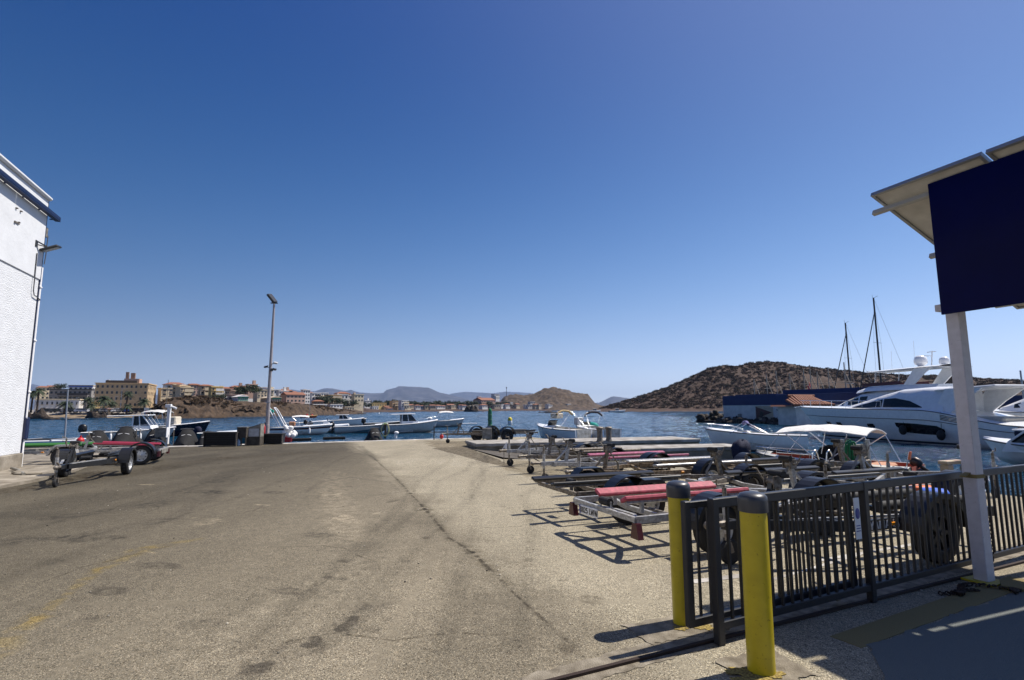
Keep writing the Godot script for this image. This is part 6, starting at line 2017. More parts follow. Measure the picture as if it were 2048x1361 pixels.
func build_boats() -> void:
	# ---- the left group
	var cat := thing("beach_catamaran", "white sailing catamaran with a tall mast beyond the quay corner", "boat", Vector3(-25.42, -0.22, -30.5) * Vector3(1, 0, 1) + Vector3(0, WATER + 0.12, 0), 0.12, "boats moored in the bay")
	for s in [-1.0, 1.0]:
		var rows := []
		for i in 11:
			var t := i / 10.0
			var w := 0.24 * (1.0 - pow(absf(t - 0.4) / 0.62, 3.0))
			rows.append(PackedVector3Array([Vector3(-1.9 + 3.8 * t, 0.46 + 0.06 * t, s * 0.95 - w), Vector3(-1.9 + 3.8 * t, -0.12, s * 0.95), Vector3(-1.9 + 3.8 * t, 0.46 + 0.06 * t, s * 0.95 + w), Vector3(-1.9 + 3.8 * t, 0.52 + 0.06 * t, s * 0.95)]))
		put(S().grid(rows, true), "hull", M.gelcoat, cat)
	for x in [-1.4, 0.5]: put(S().tube([Vector3(x, 0.56, -1.1), Vector3(x, 0.56, 1.1)], 0.045, 8), "cross_beam", M.alu_mast, cat)
	put(S().box(Vector3(-0.45, 0.57, 0), Vector3(1.8, 0.02, 1.7)), "trampoline", M.canvas_black, cat)
	put(S().tube([Vector3(0.5, 0.5, 0), Vector3(0.42, 3.3, 0)], 0.05, 8, 0.035), "mast", M.alu_mast, cat)
	boat("cabin_boat", "white cabin fishing boat with grey hull beside the camera post", Vector3(-27.65, -0.6, -39.86), 0.28, 5.6, 2.2, 0.72, {"hull": "grey_hull", "cabin": [0.2, 1.2, 0.6, 1.6, 1.25], "over": 1.5, "motor": "black_plastic", "motor_s": 1.2, "rails": [8, 0.35], "fenders": [[-0.9, 1.15], [0.9, 1.12], [0.2, 1.15]], "foredeck": 0.55, "sheer": 0.4})
	var nb := boat("console_boat", "dark navy hulled boat with a beige console and white top", Vector3(-29.36, -0.6, -47.92), 0.05, 5.6, 2.0, 0.85, {"hull": "navy_hull", "console": [-0.9, 0.9, 0.9], "sheer": 0.5, "bimini": [-2.6, -0.8, 1.7, 2.3, 0.8, "canvas_white"], "foredeck": 0.5, "fenders": [[-1.0, 1.0]]})
	put(S().tube([Vector3(-0.9, 0.8, 0.3), Vector3(-0.85, 4.9, 0.3)], 0.03, 6, 0.02), "antenna_mast", M.galv_old, nb)
	put(S().box(Vector3(-0.35, 1.25, 0), Vector3(0.9, 0.9, 1.0), Basis(), 0.08), "pod_cover", M.cushion, nb)
	boat("open_boat", "dark teal open boat with a white gunwale behind the slatted box", Vector3(-16.55, -0.12, -31) * Vector3(1, 0, 1) + Vector3(0, WATER, -0.6), 0.08, 2.6, 1.3, 0.95, {"hull": "teal_hull", "motor": "canvas_navy", "motor_s": 0.9, "sheer": 0.12, "foredeck": 0.4, "strake": "teal_hull"})
	var bb := boat("speed_boat", "white and maroon speedboat with a tall white arch", Vector3(-18.95, -0.6, -48.76), 0.30, 5.6, 2.1, 0.72, {"stripe": "maroon", "stripe_h": 0.55, "arch": [-1.6, 1.8, 1.7, 1.0], "console": [-0.2, 1.0, 0.8], "motor": "black_plastic", "motor_up": 0.9, "seats": [[-0.6, 0.8, 0.2, 0.5, 0.8, 0.6, "tan_leather"]], "rails": [9, 0.30], "fenders": [[0.9, 1.1]], "sheer": 0.3})
	put(S().ball(Vector3(-2.4, 2.1, 0.2), Vector3(0.28, 0.20, 0.15), 6, 8), "furled_awning", M.canvas_teal, bb)
	boat("open_boat", "white boat with a flat white awning behind the maroon speedboat", Vector3(-24.54, -0.6, -65.19), 0.35, 5.2, 2.0, 0.7, {"bimini": [-1.6, 0.3, 1.6, 1.6, 0.7, "canvas_white"], "console": [0.2, 0.8, 0.7]})
	rib("grey inflatable boat with two dark motors behind the speedboat", Vector3(-17.24, -0.6, -53.63), 0.35, 5.0, 2.0, "hypalon", {"motor": "black_plastic", "motor_up": 0.8})
	rib("white inflatable boat lying farther out than the grey one", Vector3(-20.79, -0.6, -61.67), 0.05, 4.6, 1.9, "gelcoat", {"motor": "black_plastic", "console": [-0.2]})
	boat("cabin_boat", "small white boat with a rounded hard top far behind the inflatables", Vector3(-22.67, -0.6, -74.2), 0.2, 5.0, 2.0, 0.8, {"cabin": [-0.8, 0.4, 0.6, 1.5, 0.9], "over": 0.3})
	boat("console_boat", "small white boat with a covered console beside the hard top boat", Vector3(-23.35, -0.6, -78.79), 0.1, 4.6, 1.8, 0.7, {"console": [0.0, 0.9, 0.8], "cover": "canvas_white"})
	boat("open_boat", "long grey open boat with a black motor before the hose stand", Vector3(-14.37, -0.6, -52.25), 0.30, 4.9, 1.7, 0.66, {"hull": "grey_hull", "motor": "black_plastic", "sheer": 0.3, "foredeck": 0.75, "deck": "teal_hull"})
	boat("open_boat", "dark blue low boat with a black outboard out on its mooring", Vector3(-15.27, -0.6, -65.69), 0.04, 4.6, 1.7, 0.62, {"hull": "navy_hull", "motor": "black_plastic", "motor_s": 1.2, "cap": "grey_hull"})
	boat("cabin_boat", "white cabin boat with a grey hull in front of the far shore", Vector3(-9.67, -0.6, -52.86), 0.32, 5.0, 2.0, 0.80, {"hull": "grey_hull", "cabin": [-1.1, 0.2, 0.6, 1.5, 1.15], "over": 0.9, "sheer": 0.5, "foredeck": 0.5, "rails": [9, 0.3]})
	boat("open_boat", "small grey hulled boat with a white bimini and outboard", Vector3(-8.31, -0.6, -70.19), 0.35, 4.4, 1.7, 0.75, {"hull": "grey_hull", "bimini": [-1.2, 0.6, 1.5, 2.0, 0.7, "canvas_white"], "motor": "plastic_white", "motor_up": 0.5, "sheer": 0.35})
	var fl := put(S().tube([Vector3(-0.6, 0.25, 0), Vector3(1.6, 0.28, 0)], 0.07, 8), "float_boom", M.plastic_white)
	fl.position = Vector3(-6.4, -0.6, -74.03); fl.rotation.y = 0.05
	tag(fl, "white boom with a red end projecting from the small boat", "boom")
	var ky := boat("sailing_dinghy", "orange dinghy with a bare thin mast below the cliff", Vector3(-57.19, -0.6, -153.42), 0.1, 5.0, 1.6, 0.5, {"hull": "orange", "cap": "f_yellow", "foredeck": 0.4})
	put(S().tube([Vector3(0.2, 0.3, 0), Vector3(0.2, 6.4, 0)], 0.05, 6, 0.03), "mast", M.alu_mast, ky)
	put(S().ball(Vector3(-0.5, 0.7, 0), Vector3(0.35, 0.35, 0.3), 6, 8).ball(Vector3(0.9, 0.65, 0), Vector3(0.3, 0.3, 0.3), 6, 8), "stowed_sail", M.red, ky).set_meta("kind", "stuff")
	for q in [[Vector3(40.55, -0.6, -268.05), 6.0, "tiny white motor boat under the cliff of the round hill"], [Vector3(53.31, -0.6, -276.95), 9.0, "white boat moored at the foot of the headland"]]:
		boat("motor_boat", q[2], q[0], 0.2, q[1], 2.6, 1.0, {"cabin": [-0.8, 0.6, 0.8, 1.8, 1.2]})
	# ---- at the jetty
	var b1 := boat("bimini_boat", "white boat with a furled beige bimini moored at the jetty", Vector3(3.04, -0.6, -35.95) + Vector3(0.2, 0, -1.8), 2.25, 4.6, 1.9, 0.85, {"console": [0.55, 0.9, 1.0], "bimini": [-1.9, 0.9, 1.7, 2.1, 0.85, "canvas_beige"], "folded": true, "seats": [[-1.3, 0.75, 0, 0.7, 0.2, 1.3, "cushion"], [0.35, 1.75, 0.1, 0.62, 0.36, 0.7, "cushion"]], "hull": "gelcoat"})
	var b2 := boat("bimini_boat", "white boat with a furled dark bimini at the jetty end", Vector3(5.45, -0.6, -36.3) + Vector3(0.2, 0, -1.8), 2.0, 4.4, 1.8, 0.85, {"console": [0.9, 0.8, 0.9], "bimini": [-0.9, 0.9, 1.6, 2.0, 0.8, "canvas_dark"], "folded": true, "rails": [9, 0.35]})
	put(S().ball(Vector3(1.15, 1.0, 0.6), Vector3(0.75, 0.28, 0.30), 8, 12), "teal_cover", M.canvas_teal, b2)
	put(S().box(Vector3(1.45, 1.35, -0.3), Vector3(0.55, 0.5, 0.5), Basis(), 0.03), "locker", M.panel_white, b2)
	# ---- inner basin: cream boat with the big white canopy
	var wb := boat("canopy_boat", "cream motorboat with a large white sun canopy at the inner quay", Vector3(9.7, WATER, -16.95), 2.265, 4.5, 1.85, 0.62, {"hull": "cream_hull", "cap": "gelcoat_warm", "console": [0.0, 0.85, 0.80], "cover": "canvas_black", "bimini": [-1.35, 1.15, 1.75, 1.72, 0.64, "canvas_white"], "sheer": 0.22, "foredeck": 0.9, "deck": "coral", "motor": "black_plastic", "motor_s": 0.6, "motor_up": 0.9, "rails": [7, 0.16], "rail": 0.20})
	put(S().box(Vector3(-1.35, 0.52, 0), Vector3(0.6, 0.25, 1.2), Basis(), 0.06), "bench", M.tan_leather, wb)
	put(S().tube([Vector3(-2.15, 0.6, -0.6), Vector3(-2.25, 1.05, -0.62)], 0.014, 6), "flag_staff", M.steel, wb)
	put(S().box(Vector3(-2.27, 0.95, -0.63), Vector3(0.03, 0.22, 0.12), Basis(Vector3(0, 0, 1), 0.2)), "flag", M.orange, wb)
	boat("bow_rider", "white boat with a violet cover round its cockpit behind the finger pier", Vector3(12.15, -0.6, -26.55) + Vector3(0.6, 0, -2.5), 2.9, 4.8, 1.9, 0.85, {"foredeck": 0.7, "bimini": [-0.6, 1.3, 1.7, 1.5, 0.9, "canvas_violet"], "folded": true, "console": [0.2, 0.8, 0.7], "rails": [9, 0.25]})
	var oc := thing("covered_outboard", "navy blue canvas cover over an outboard at the finger pier", "outboard", Vector3(7.54, -0.2, -18.41) + Vector3(0.3, 0, -0.6), 0.4)
	var rows := []
	for q in [[0.0, 0.30, 0.22], [0.25, 0.42, 0.30], [0.55, 0.48, 0.34], [0.75, 0.40, 0.30], [0.9, 0.22, 0.18], [0.93, 0.02, 0.02]]:
		var row := PackedVector3Array()
		for k in 12:
			var a := TAU * k / 12
			row.append(Vector3(signf(cos(a)) * pow(absf(cos(a)), 0.35) * q[1] * 0.85 + q[0] * 0.16, q[0] + 0.1 + 0.05 * sin(a * 3.0 + q[0] * 5.0), signf(sin(a)) * pow(absf(sin(a)), 0.6) * q[2]))
		rows.append(row)
	oc.scale = Vector3.ONE * 0.72
	put(S().grid(rows, true), "cover", M.canvas_navy, oc)
	put(S().box(Vector3(0, -0.05, 0), Vector3(0.25, 0.5, 0.18)), "leg", M.black_plastic, oc)
	# white boat lying behind the fence at the right edge
	boat("white_launch", "white boat with a high pale hull just behind the fence at right", Vector3(13.0, WATER, -11.2), 0.376, 5.2, 2.0, 0.95, {"hull": "gelcoat", "console": [-0.6, 1.0, 0.8], "sheer": 0.15, "stripe": "f_green", "stripe_h": 0.2})
	boat("white_launch", "white motorboat with a dark windscreen at the far right edge", Vector3(19.6, WATER, -18.9), 1.9, 6.0, 2.3, 0.75, {"cabin": [-0.2, 1.6, 0.6, 1.7, 0.75], "over": 0.2})
	for q in [[Vector3(6.21, 0.4, -8.2), "f_blue", "blue plastic drum behind the fence by the white boat", 0.0], [Vector3(6.28, 0.34, -8.6), "orange", "orange plastic drum behind the fence by the blue one", 0.1]]:
		var dr := put(S().lathe([Vector2(0, 0), Vector2(0.17, 0), Vector2(0.19, 0.04), Vector2(0.19, 0.40), Vector2(0.16, 0.45), Vector2(0, 0.45)], Transform3D(), 14), "plastic_drum", M[q[1]])
		dr.position = Vector3(q[0].x, 0.0, q[0].z)
		tag(dr, q[2], "drum")

# ---------------------------------------------------------------- yachts, harbour wall
func yacht_hull(o: Node3D, L: float, B: float, F: float, hull: Material) -> Array:
	# bow to +x; returns the sheer line (port side, z negative)
	var n := 24
	var rows := []
	for i in n + 1:
		var t := i / float(n)
		var hbm := B / 2 * (0.90 + 0.10 * sin(minf(t / 0.4, 1.0) * PI / 2)) if t < 0.4 else B / 2 * (1.0 - pow((t - 0.4) / 0.6, 2.6))
		hbm = maxf(hbm, 0.03)
		var gy := F * (0.62 + 0.38 * smoothstep(0.0, 0.32, t)) * (1.0 + 0.16 * t)
		var x := -L / 2 + L * t
		var row := PackedVector3Array()
		for q in [[1.0, 1.0], [1.0, 0.72], [0.97 - 0.14 * t, 0.45], [0.92 - 0.30 * t, 0.18], [0.86 - 0.40 * t, 0.0], [0.60 - 0.4 * t, -0.25], [0.0, -0.4]]:
			var y: float = gy * q[1]
			row.append(Vector3(x - 0.13 * L * t * t * t * (1.0 - clampf(q[1], -0.2, 1.0)), y, -hbm * q[0]))
		for k in range(5, -1, -1): row.append(Vector3(row[k].x, row[k].y, -row[k].z))
		rows.append(row)
	var sh := S().grid(rows)
	sh.fan(rows[0])
	put(sh, "hull", hull, o)
	var dk := []
	for row in rows:
		dk.append(PackedVector3Array([row[0], Vector3(row[0].x, row[0].y + 0.10, row[0].z * 0.5), Vector3(row[0].x, row[0].y + 0.12, 0), Vector3(row[0].x, row[0].y + 0.10, -row[0].z * 0.5), Vector3(row[0].x, row[0].y, -row[0].z)]))
	put(S().grid(dk), "deck", M.gelcoat, o)
	var line := S()
	var boot := S()
	for s in [-1.0, 1.0]:
		var a := []; var b := []; var c := []
		for row in rows:
			a.append(Vector3(row[1].x, row[1].y, row[1].z * -s + s * 0.012))
			b.append(Vector3(row[0].x, row[0].y, row[0].z * -s))
			c.append(PackedVector3Array([Vector3(row[4].x, 0.02, row[4].z * -s + s * 0.01), Vector3(row[3].x * 0.5 + row[4].x * 0.5, 0.16, (row[3].z * 0.42 + row[4].z * 0.58) * -s + s * 0.014)]))
		line.tube(a, 0.022, 5)
		line.tube(b, 0.03, 5)
		boot.grid(c)
	put(line, "hull_line", M.grey_plastic, o)
	put(boot, "boot_stripe", M.antifoul, o)
	return rows

func side_at(rows: Array, x: float, f: float) -> Vector3:
	# a point on the port side: x along, f the fraction of the height there
	for i in rows.size() - 1:
		if rows[i][0].x <= x and rows[i + 1][0].x >= x:
			var t: float = (x - rows[i][0].x) / (rows[i + 1][0].x - rows[i][0].x)
			var fr := [1.0, 0.72, 0.45, 0.18, 0.0]
			for k in 4:
				if f <= fr[k] and f >= fr[k + 1]:
					var u: float = (fr[k] - f) / (fr[k] - fr[k + 1])
					return rows[i][k].lerp(rows[i + 1][k], t).lerp(rows[i][k + 1].lerp(rows[i + 1][k + 1], t), u)
	return Vector3.ZERO

func hull_window(o: Node3D, rows: Array, outline: Array, called: String, m: Material) -> void:
	# outline: [x, low, high] stations along the port side, mirrored to starboard
	for s in [1.0, -1.0]:
		var g := []
		for q in outline:
			var row := PackedVector3Array()
			for k in 5:
				var p := side_at(rows, q[0], lerpf(q[1], q[2], k / 4.0))
				row.append(Vector3(p.x, p.y, (p.z - 0.015) * s))
			g.append(row)
		put(S().grid(g), called, m, o)

func house_loft(o: Node3D, called: String, st: Array, m: Material, tumble := 0.22) -> Array:
	# superstructure: stations [x, half width, base y, top y]
	var rows := []
	for q in st:
		var row := PackedVector3Array()
		for k in 13:
			var u := k / 12.0 * 2.0 - 1.0
			var a := absf(u)
			var f := 0.0
			var z := 0.0
			if a > 0.45:
				f = 1.0 - pow((a - 0.45) / 0.55, 1.0)
				f = 0.94 * f
				z = 1.0 - tumble * f
			else:
				f = 0.94 + 0.06 * cos(a / 0.45 * PI / 2)
				z = (1.0 - tumble * 0.94) * a / 0.45
			row.append(Vector3(q[0], lerpf(q[2], q[3], f), signf(u) * z * q[1]))
		rows.append(row)
	var sh := S().grid(rows)
	sh.fan(rows[0]); sh.fan(rows[-1])
	put(sh, called, m, o)
	return rows

func loft_window(o: Node3D, st: Array, outline: Array, called: String, m: Material, tumble := 0.22) -> void:
	for s in [-1.0, 1.0]:
		var g := []
		for q in outline:
			var w := 0.0; var lo := 0.0; var hi := 0.0
			for i in st.size() - 1:
				var a: Array = st[i]; var b: Array = st[i + 1]
				var x0: float = minf(a[0], b[0]); var x1: float = maxf(a[0], b[0])
				if q[0] >= x0 and q[0] <= x1:
					var t: float = (q[0] - a[0]) / (b[0] - a[0])
					w = lerpf(a[1], b[1], t); lo = lerpf(a[2], b[2], t); hi = lerpf(a[3], b[3], t)
			var row := PackedVector3Array()
			for k in 5:
				var y := lerpf(q[1], q[2], k / 4.0)
				var f := clampf((y - lo) / maxf(hi - lo, 0.05), 0.0, 0.94)
				row.append(Vector3(q[0], y, s * (w * (1.0 - tumble * f) + 0.02)))
			g.append(row)
		put(S().grid(g), called, m, o)

func radar_dome(o: Node3D, at: Vector3, r: float) -> void:
	put(S().lathe([Vector2(r * 0.45, 0.0), Vector2(r * 0.5, r * 0.25), Vector2(r * 0.85, r * 0.45), Vector2(r, r * 0.75), Vector2(r, r * 1.25), Vector2(r * 0.86, r * 1.7), Vector2(r * 0.5, r * 1.98), Vector2(0, r * 2.05)], Transform3D(Basis(), at), 18), "radar_dome", M.gelcoat, o)

func sail_mast(o: Node3D, at: Vector3, h: float, m: Material) -> void:
	var n := node("mast", o, at)
	put(S().tube([Vector3(0, 0, 0), Vector3(0, h, 0)], 0.11, 8, 0.09), "spar", m, n)
	put(S().tube([Vector3(3.2, 0.2, 0), Vector3(0.1, h * 0.86, 0)], 0.07, 6, 0.05), "furled_sail", M.dark_mast, n)
	var sp := S()
	for f in [0.35, 0.62]:
		sp.bar(Vector3(0, h * f, -0.9), Vector3(0, h * f, 0.9), 0.05, 0.04)
	put(sp, "spreaders", M.alu_mast, n)
	var w := S()
	w.tube([Vector3(-4.0, 0.2, 0), Vector3(0, h, 0)], 0.012, 4)
	for s in [-1.0, 1.0]: w.tube([Vector3(0, 0.2, s * 1.3), Vector3(0, h * 0.35, s * 0.9), Vector3(0, h * 0.62, s * 0.8), Vector3(0, h * 0.97, 0)], 0.012, 4)
	put(w, "rigging", M.alu_mast, n)
	put(S().tube([Vector3(-0.1, h, 0), Vector3(-0.5, h + 0.15, 0)], 0.02, 5).tube([Vector3(0.1, h, 0), Vector3(0.12, h + 0.4, 0)], 0.015, 5), "wind_vane", m, n)
	put(S().tube([Vector3(-0.1, 0.9, 0), Vector3(-3.6, 1.0, 0)], 0.09, 8), "boom", m, n)

func build_yachts() -> void:
	# white express yacht, bow away from the viewer
	var y1 := thing("motor_yacht", "white sporty motor yacht with a long arched side window", "yacht", Vector3(26.1, WATER, -37.0), 1.813, "motor yachts in the inner basin")
	var rows := yacht_hull(y1, 17.4, 4.6, 1.95, M.gelcoat)
	hull_window(y1, rows, [[-4.7, 0.42, 0.50], [-4.3, 0.30, 0.58], [-3.0, 0.30, 0.60], [-2.0, 0.33, 0.61], [-1.6, 0.50, 0.61]], "hull_window", M.dark_glass)
	for x in [0.4, 3.6, 5.0]:
		hull_window(y1, rows, [[x - 0.32, 0.47, 0.49], [x - 0.26, 0.43, 0.54], [x + 0.26, 0.43, 0.54], [x + 0.32, 0.47, 0.49]], "porthole", M.dark_glass)
	for k in 4:
		hull_window(y1, rows, [[-6.6, 0.78 + k * 0.045, 0.80 + k * 0.045], [-4.6, 0.79 + k * 0.045, 0.815 + k * 0.045]], "vent_slot", M.dark_glass)
	var st := [[-4.4, 1.8, 1.7, 3.45], [-3.2, 1.88, 1.85, 3.50], [-1.6, 1.92, 2.0, 3.42], [0.0, 1.88, 2.05, 3.05], [1.4, 1.72, 2.08, 2.66], [2.6, 1.45, 2.12, 2.36], [3.6, 1.05, 2.15, 2.20]]
	house_loft(y1, "superstructure", st, M.gelcoat)
	loft_window(y1, st, [[-3.2, 2.20, 2.24], [-2.4, 2.22, 2.62], [-1.4, 2.24, 2.82], [-0.55, 2.24, 2.78]], "side_window", M.dark_glass)
	loft_window(y1, st, [[-0.45, 2.24, 2.76], [0.4, 2.22, 2.60], [1.4, 2.20, 2.40], [2.2, 2.19, 2.24]], "side_window", M.dark_glass)
	put(S().box(Vector3(-5.6, 3.32, 0), Vector3(3.4, 0.10, 3.3), Basis(Vector3(0, 0, 1), -0.05), 0.05), "hardtop", M.gelcoat, y1)
	for s in [-1.0, 1.0]:
		put(S().prism(PackedVector2Array([Vector2(-4.4, 1.6), Vector2(-3.6, 1.7), Vector2(-4.6, 3.3), Vector2(-6.6, 3.28), Vector2(-5.6, 2.6)]), 0.12, Transform3D(Basis(), Vector3(0, 0, s * 1.6))), "hardtop_wing", M.gelcoat, y1)
	put(S().box(Vector3(-8.9, 0.30, 0), Vector3(1.4, 0.14, 3.9), Basis(), 0.04), "swim_platform", M.teak, y1)
	put(S().box(Vector3(-6.6, 1.45, 0), Vector3(1.6, 0.5, 2.8), Basis(), 0.10), "sun_pad", M.cushion, y1)
	var rl := S()
	for s in [-1.0, 1.0]:
		var top := []
		for i in range(11, 25):
			var p: Vector3 = rows[i][0]
			top.append(Vector3(p.x, p.y + 0.55, p.z * s * 0.94))
			if i % 2: rl.tube([Vector3(p.x, p.y, p.z * s * 0.96), top[-1]], 0.013, 5)
		rl.tube(top, 0.018, 6)
	put(rl, "guard_rail", M.steel, y1)
	put(S().bar(Vector3(8.2, 2.35, 0), Vector3(9.3, 2.25, 0), 0.25, 0.08), "anchor_roller", M.steel, y1)
	for q in [[-2.2, 0.72], [-4.6, 0.50]]:
		var p := side_at(rows, q[0], 0.45)
		put(S().ball(Vector3(p.x, q[1] + 0.1, p.z - 0.22), Vector3(0.22, 0.30, 0.22), 8, 10).tube([Vector3(p.x, q[1] + 0.35, p.z - 0.16), Vector3(p.x, 1.95, p.z - 0.05)], 0.012, 5), "ball_fender", M.rubber, y1)
	put(S().ball(Vector3(-8.6, 0.85, -2.0), Vector3(0.35, 0.38, 0.35), 8, 12), "stern_fender", M.canvas_navy, y1)
	# flybridge yacht behind it
	var y2 := thing("flybridge_yacht", "tall white flybridge yacht with two radar domes on its hardtop", "yacht", Vector3(32.2, WATER, -46.0), 1.813, "motor yachts in the inner basin")
	y2.scale = Vector3.ONE * 0.84
	yacht_hull(y2, 21.0, 5.4, 2.3, M.gelcoat)
	var s2 := [[-5.2, 2.2, 2.2, 4.2], [-3.0, 2.3, 2.3, 4.4], [0.0, 2.3, 2.4, 4.4], [2.2, 2.15, 2.45, 4.15], [4.2, 1.8, 2.5, 3.5], [6.2, 1.2, 2.5, 2.75]]
	house_loft(y2, "superstructure", s2, M.gelcoat)
	loft_window(y2, s2, [[-4.5, 2.95, 3.65], [-1.0, 2.95, 3.85], [2.0, 2.95, 3.75], [3.6, 2.92, 3.40], [5.0, 2.85, 3.0]], "side_window", M.dark_glass)
	var wsr := []
	for q in [[2.3, 4.14, 1.75], [3.4, 3.78, 1.65], [4.6, 3.35, 1.45], [5.7, 2.95, 1.1]]:
		wsr.append(PackedVector3Array([Vector3(q[0], q[1] - 0.22, -q[2]), Vector3(q[0] + 0.05, q[1] + 0.06, -q[2] * 0.5), Vector3(q[0] + 0.06, q[1] + 0.10, 0), Vector3(q[0] + 0.05, q[1] + 0.06, q[2] * 0.5), Vector3(q[0], q[1] - 0.22, q[2])]))
	put(S().grid(wsr), "windscreen", M.dark_glass, y2)
	var s3 := [[-6.0, 2.1, 4.25, 4.75], [-2.0, 2.2, 4.3, 4.85], [1.2, 2.0, 4.25, 4.80], [3.0, 1.4, 4.1, 4.4]]
	house_loft(y2, "flybridge", s3, M.gelcoat)
	for s in [-1.0, 1.0]:
		put(S().bar(Vector3(-2.4, 4.98, s * 1.75), Vector3(2.0, 4.92, s * 1.55), 0.02, 0.34), "wind_deflector", M.maroon, y2)
		put(S().prism(PackedVector2Array([Vector2(-3.6, 4.6), Vector2(-2.6, 4.6), Vector2(-3.9, 6.25), Vector2(-5.6, 6.25), Vector2(-4.9, 5.8)]), 0.14, Transform3D(Basis(), Vector3(0, 0, s * 1.7))), "hardtop_leg", M.gelcoat, y2)
		put(S().tube([Vector3(0.6, 4.8, s * 1.5), Vector3(0.4, 6.25, s * 1.5)], 0.03, 6), "hardtop_pole", M.steel, y2)
	var ht := []
	for i in 9:
		var t := i / 8.0
		var row := PackedVector3Array()
		for k in 9:
			var u := k / 8.0 * 2 - 1
			row.append(Vector3(lerpf(-6.4, 1.9, t), 6.30 + 0.22 * (1 - u * u) - 0.12 * t * t, u * (2.0 - 0.5 * t * t)))
		ht.append(row)
	var hts := S().grid(ht)
	var hb := []
	for row in ht:
		var r2 := PackedVector3Array()
		for p in row: r2.append(Vector3(p.x, 6.24 - 0.04 * p.x * 0.2, p.z))
		hb.append(r2)
	hts.grid(hb)
	put(hts, "hardtop", M.gelcoat, y2)
	radar_dome(y2, Vector3(-2.8, 6.5, 0.5), 0.55)
	radar_dome(y2, Vector3(-4.9, 6.45, 0.7), 0.42)
	var an := S()
	an.tube([Vector3(-4.2, 6.4, 0), Vector3(-4.4, 7.9, 0)], 0.05, 6).bar(Vector3(-4.35, 7.75, -0.5), Vector3(-4.35, 7.85, 0.5), 0.1, 0.08).bar(Vector3(-3.6, 7.5, 0), Vector3(-4.4, 7.4, 0), 0.06, 0.06)
	put(an, "radar_mast", M.gelcoat, y2)
	for q in [[-1.6, 3.0], [0.9, 2.2], [-5.6, 1.6]]:
		put(S().tube([Vector3(q[0], 6.2, 1.2), Vector3(q[0] - 0.1, 6.2 + q[1], 1.2)], 0.014, 4), "whip_antenna", M.plastic_white, y2)
	# third yacht, farther right
	var y3 := thing("cockpit_yacht", "white yacht with a cream cockpit and flag at the right edge", "yacht", Vector3(34.3, WATER, -32.2), 1.75, "motor yachts in the inner basin")
	yacht_hull(y3, 15.0, 4.4, 1.7, M.gelcoat)
	var s4 := [[-2.0, 1.8, 1.6, 3.5], [0.0, 1.8, 1.8, 3.5], [2.0, 1.65, 1.85, 3.2], [4.5, 1.1, 1.9, 2.2]]
	house_loft(y3, "superstructure", s4, M.gelcoat)
	loft_window(y3, s4, [[-1.6, 2.2, 3.0], [1.0, 2.2, 3.0], [3.4, 2.15, 2.4]], "side_window", M.dark_glass)
	put(S().box(Vector3(-3.4, 3.48, 0), Vector3(6.4, 0.12, 3.6), Basis(), 0.05), "hardtop", M.gelcoat_warm, y3)
	for s in [-1.0, 1.0]:
		put(S().prism(PackedVector2Array([Vector2(-2.0, 1.5), Vector2(-1.0, 1.6), Vector2(-1.4, 3.4), Vector2(-3.6, 3.42), Vector2(-2.6, 2.9)]), 0.10, Transform3D(Basis(), Vector3(0, 0, s * 1.7))), "hardtop_wing", M.gelcoat_warm, y3)
		put(S().tube([Vector3(-6.2, 1.2, s * 1.6), Vector3(-6.3, 3.42, s * 1.6)], 0.03, 6), "hardtop_pole", M.steel, y3)
	put(S().tube([Vector3(-7.3, 1.0, -1.2), Vector3(-7.9, 2.3, -1.2)], 0.018, 5), "flag_staff", M.steel, y3)
	for k in 3:
		put(S().bar(Vector3(-7.52 - k * 0.09, 1.62 + k * 0.20, -1.22), Vector3(-7.50 - k * 0.09, 1.3 + k * 0.20, -1.75), 0.02, 0.19, Vector3(-0.4, 1, 0)), "flag_band", M.f_yellow if k == 1 else M.red, y3)
	put(S().lathe([Vector2(0.42, -0.06), Vector2(0.5, 0), Vector2(0.42, 0.06), Vector2(0.34, 0), Vector2(0.42, -0.06)], Transform3D(Basis(Vector3(1, 0, 0), 1.3), Vector3(-1.0, 4.1, -1.2)), 18), "life_ring", M.orange, y3)
	put(S().lathe([Vector2(0.42, -0.06), Vector2(0.5, 0), Vector2(0.42, 0.06), Vector2(0.34, 0), Vector2(0.42, -0.06)], Transform3D(Basis(Vector3(1, 0, 0), 1.1), Vector3(-2.2, 4.0, -1.0)), 18), "life_ring", M.orange, y3)
	# sailing boats seen by their masts
	for q in [[Vector3(43.5, WATER, -63.0), 14.2, "sailing yacht with a tall black mast rising behind the motor yachts", "dark_mast", 9.5], [Vector3(45.5, WATER, -72.0), 12.6, "smaller sailing yacht whose dark mast stands left of the tall one", "dark_mast", 8.5]]:
		var sb := boat("sailing_yacht", q[2], q[0], 2.1, q[4], 2.9, 1.0, {"sheer": 0.15, "foredeck": 0.5, "group": "sailing yachts behind the motor yachts", "cabin": [-1.0, 1.5, 0.9, 1.8, 0.5]})
		sail_mast(sb, Vector3(0.6, 1.0, 0), q[1], M[q[3]])
	var sb3 := boat("sailing_yacht", "sailing yacht whose short grey mast shows right of the white post", Vector3(62.0, WATER, -66.0), 2.1, 8.0, 2.6, 1.0, {"sheer": 0.15, "group": "sailing yachts behind the motor yachts"})
	put(S().tube([Vector3(0, 1.0, 0), Vector3(0, 6.6, 0)], 0.09, 8), "mast", M.alu_mast, sb3)
	# harbour wall with its navy band, standing on rubble
	var A := Vector3(32.24, -0.6, -83.05)
	var B := Vector3(38.13, -0.6, -69.63)
	var d := (B - A).normalized()
	var yaw := atan2(-d.z, d.x)
	var hw := thing("harbour_building", "low white harbour building with a navy blue top band", "building", Vector3(A.x, 0, A.z), yaw)
	var wl := 21.0
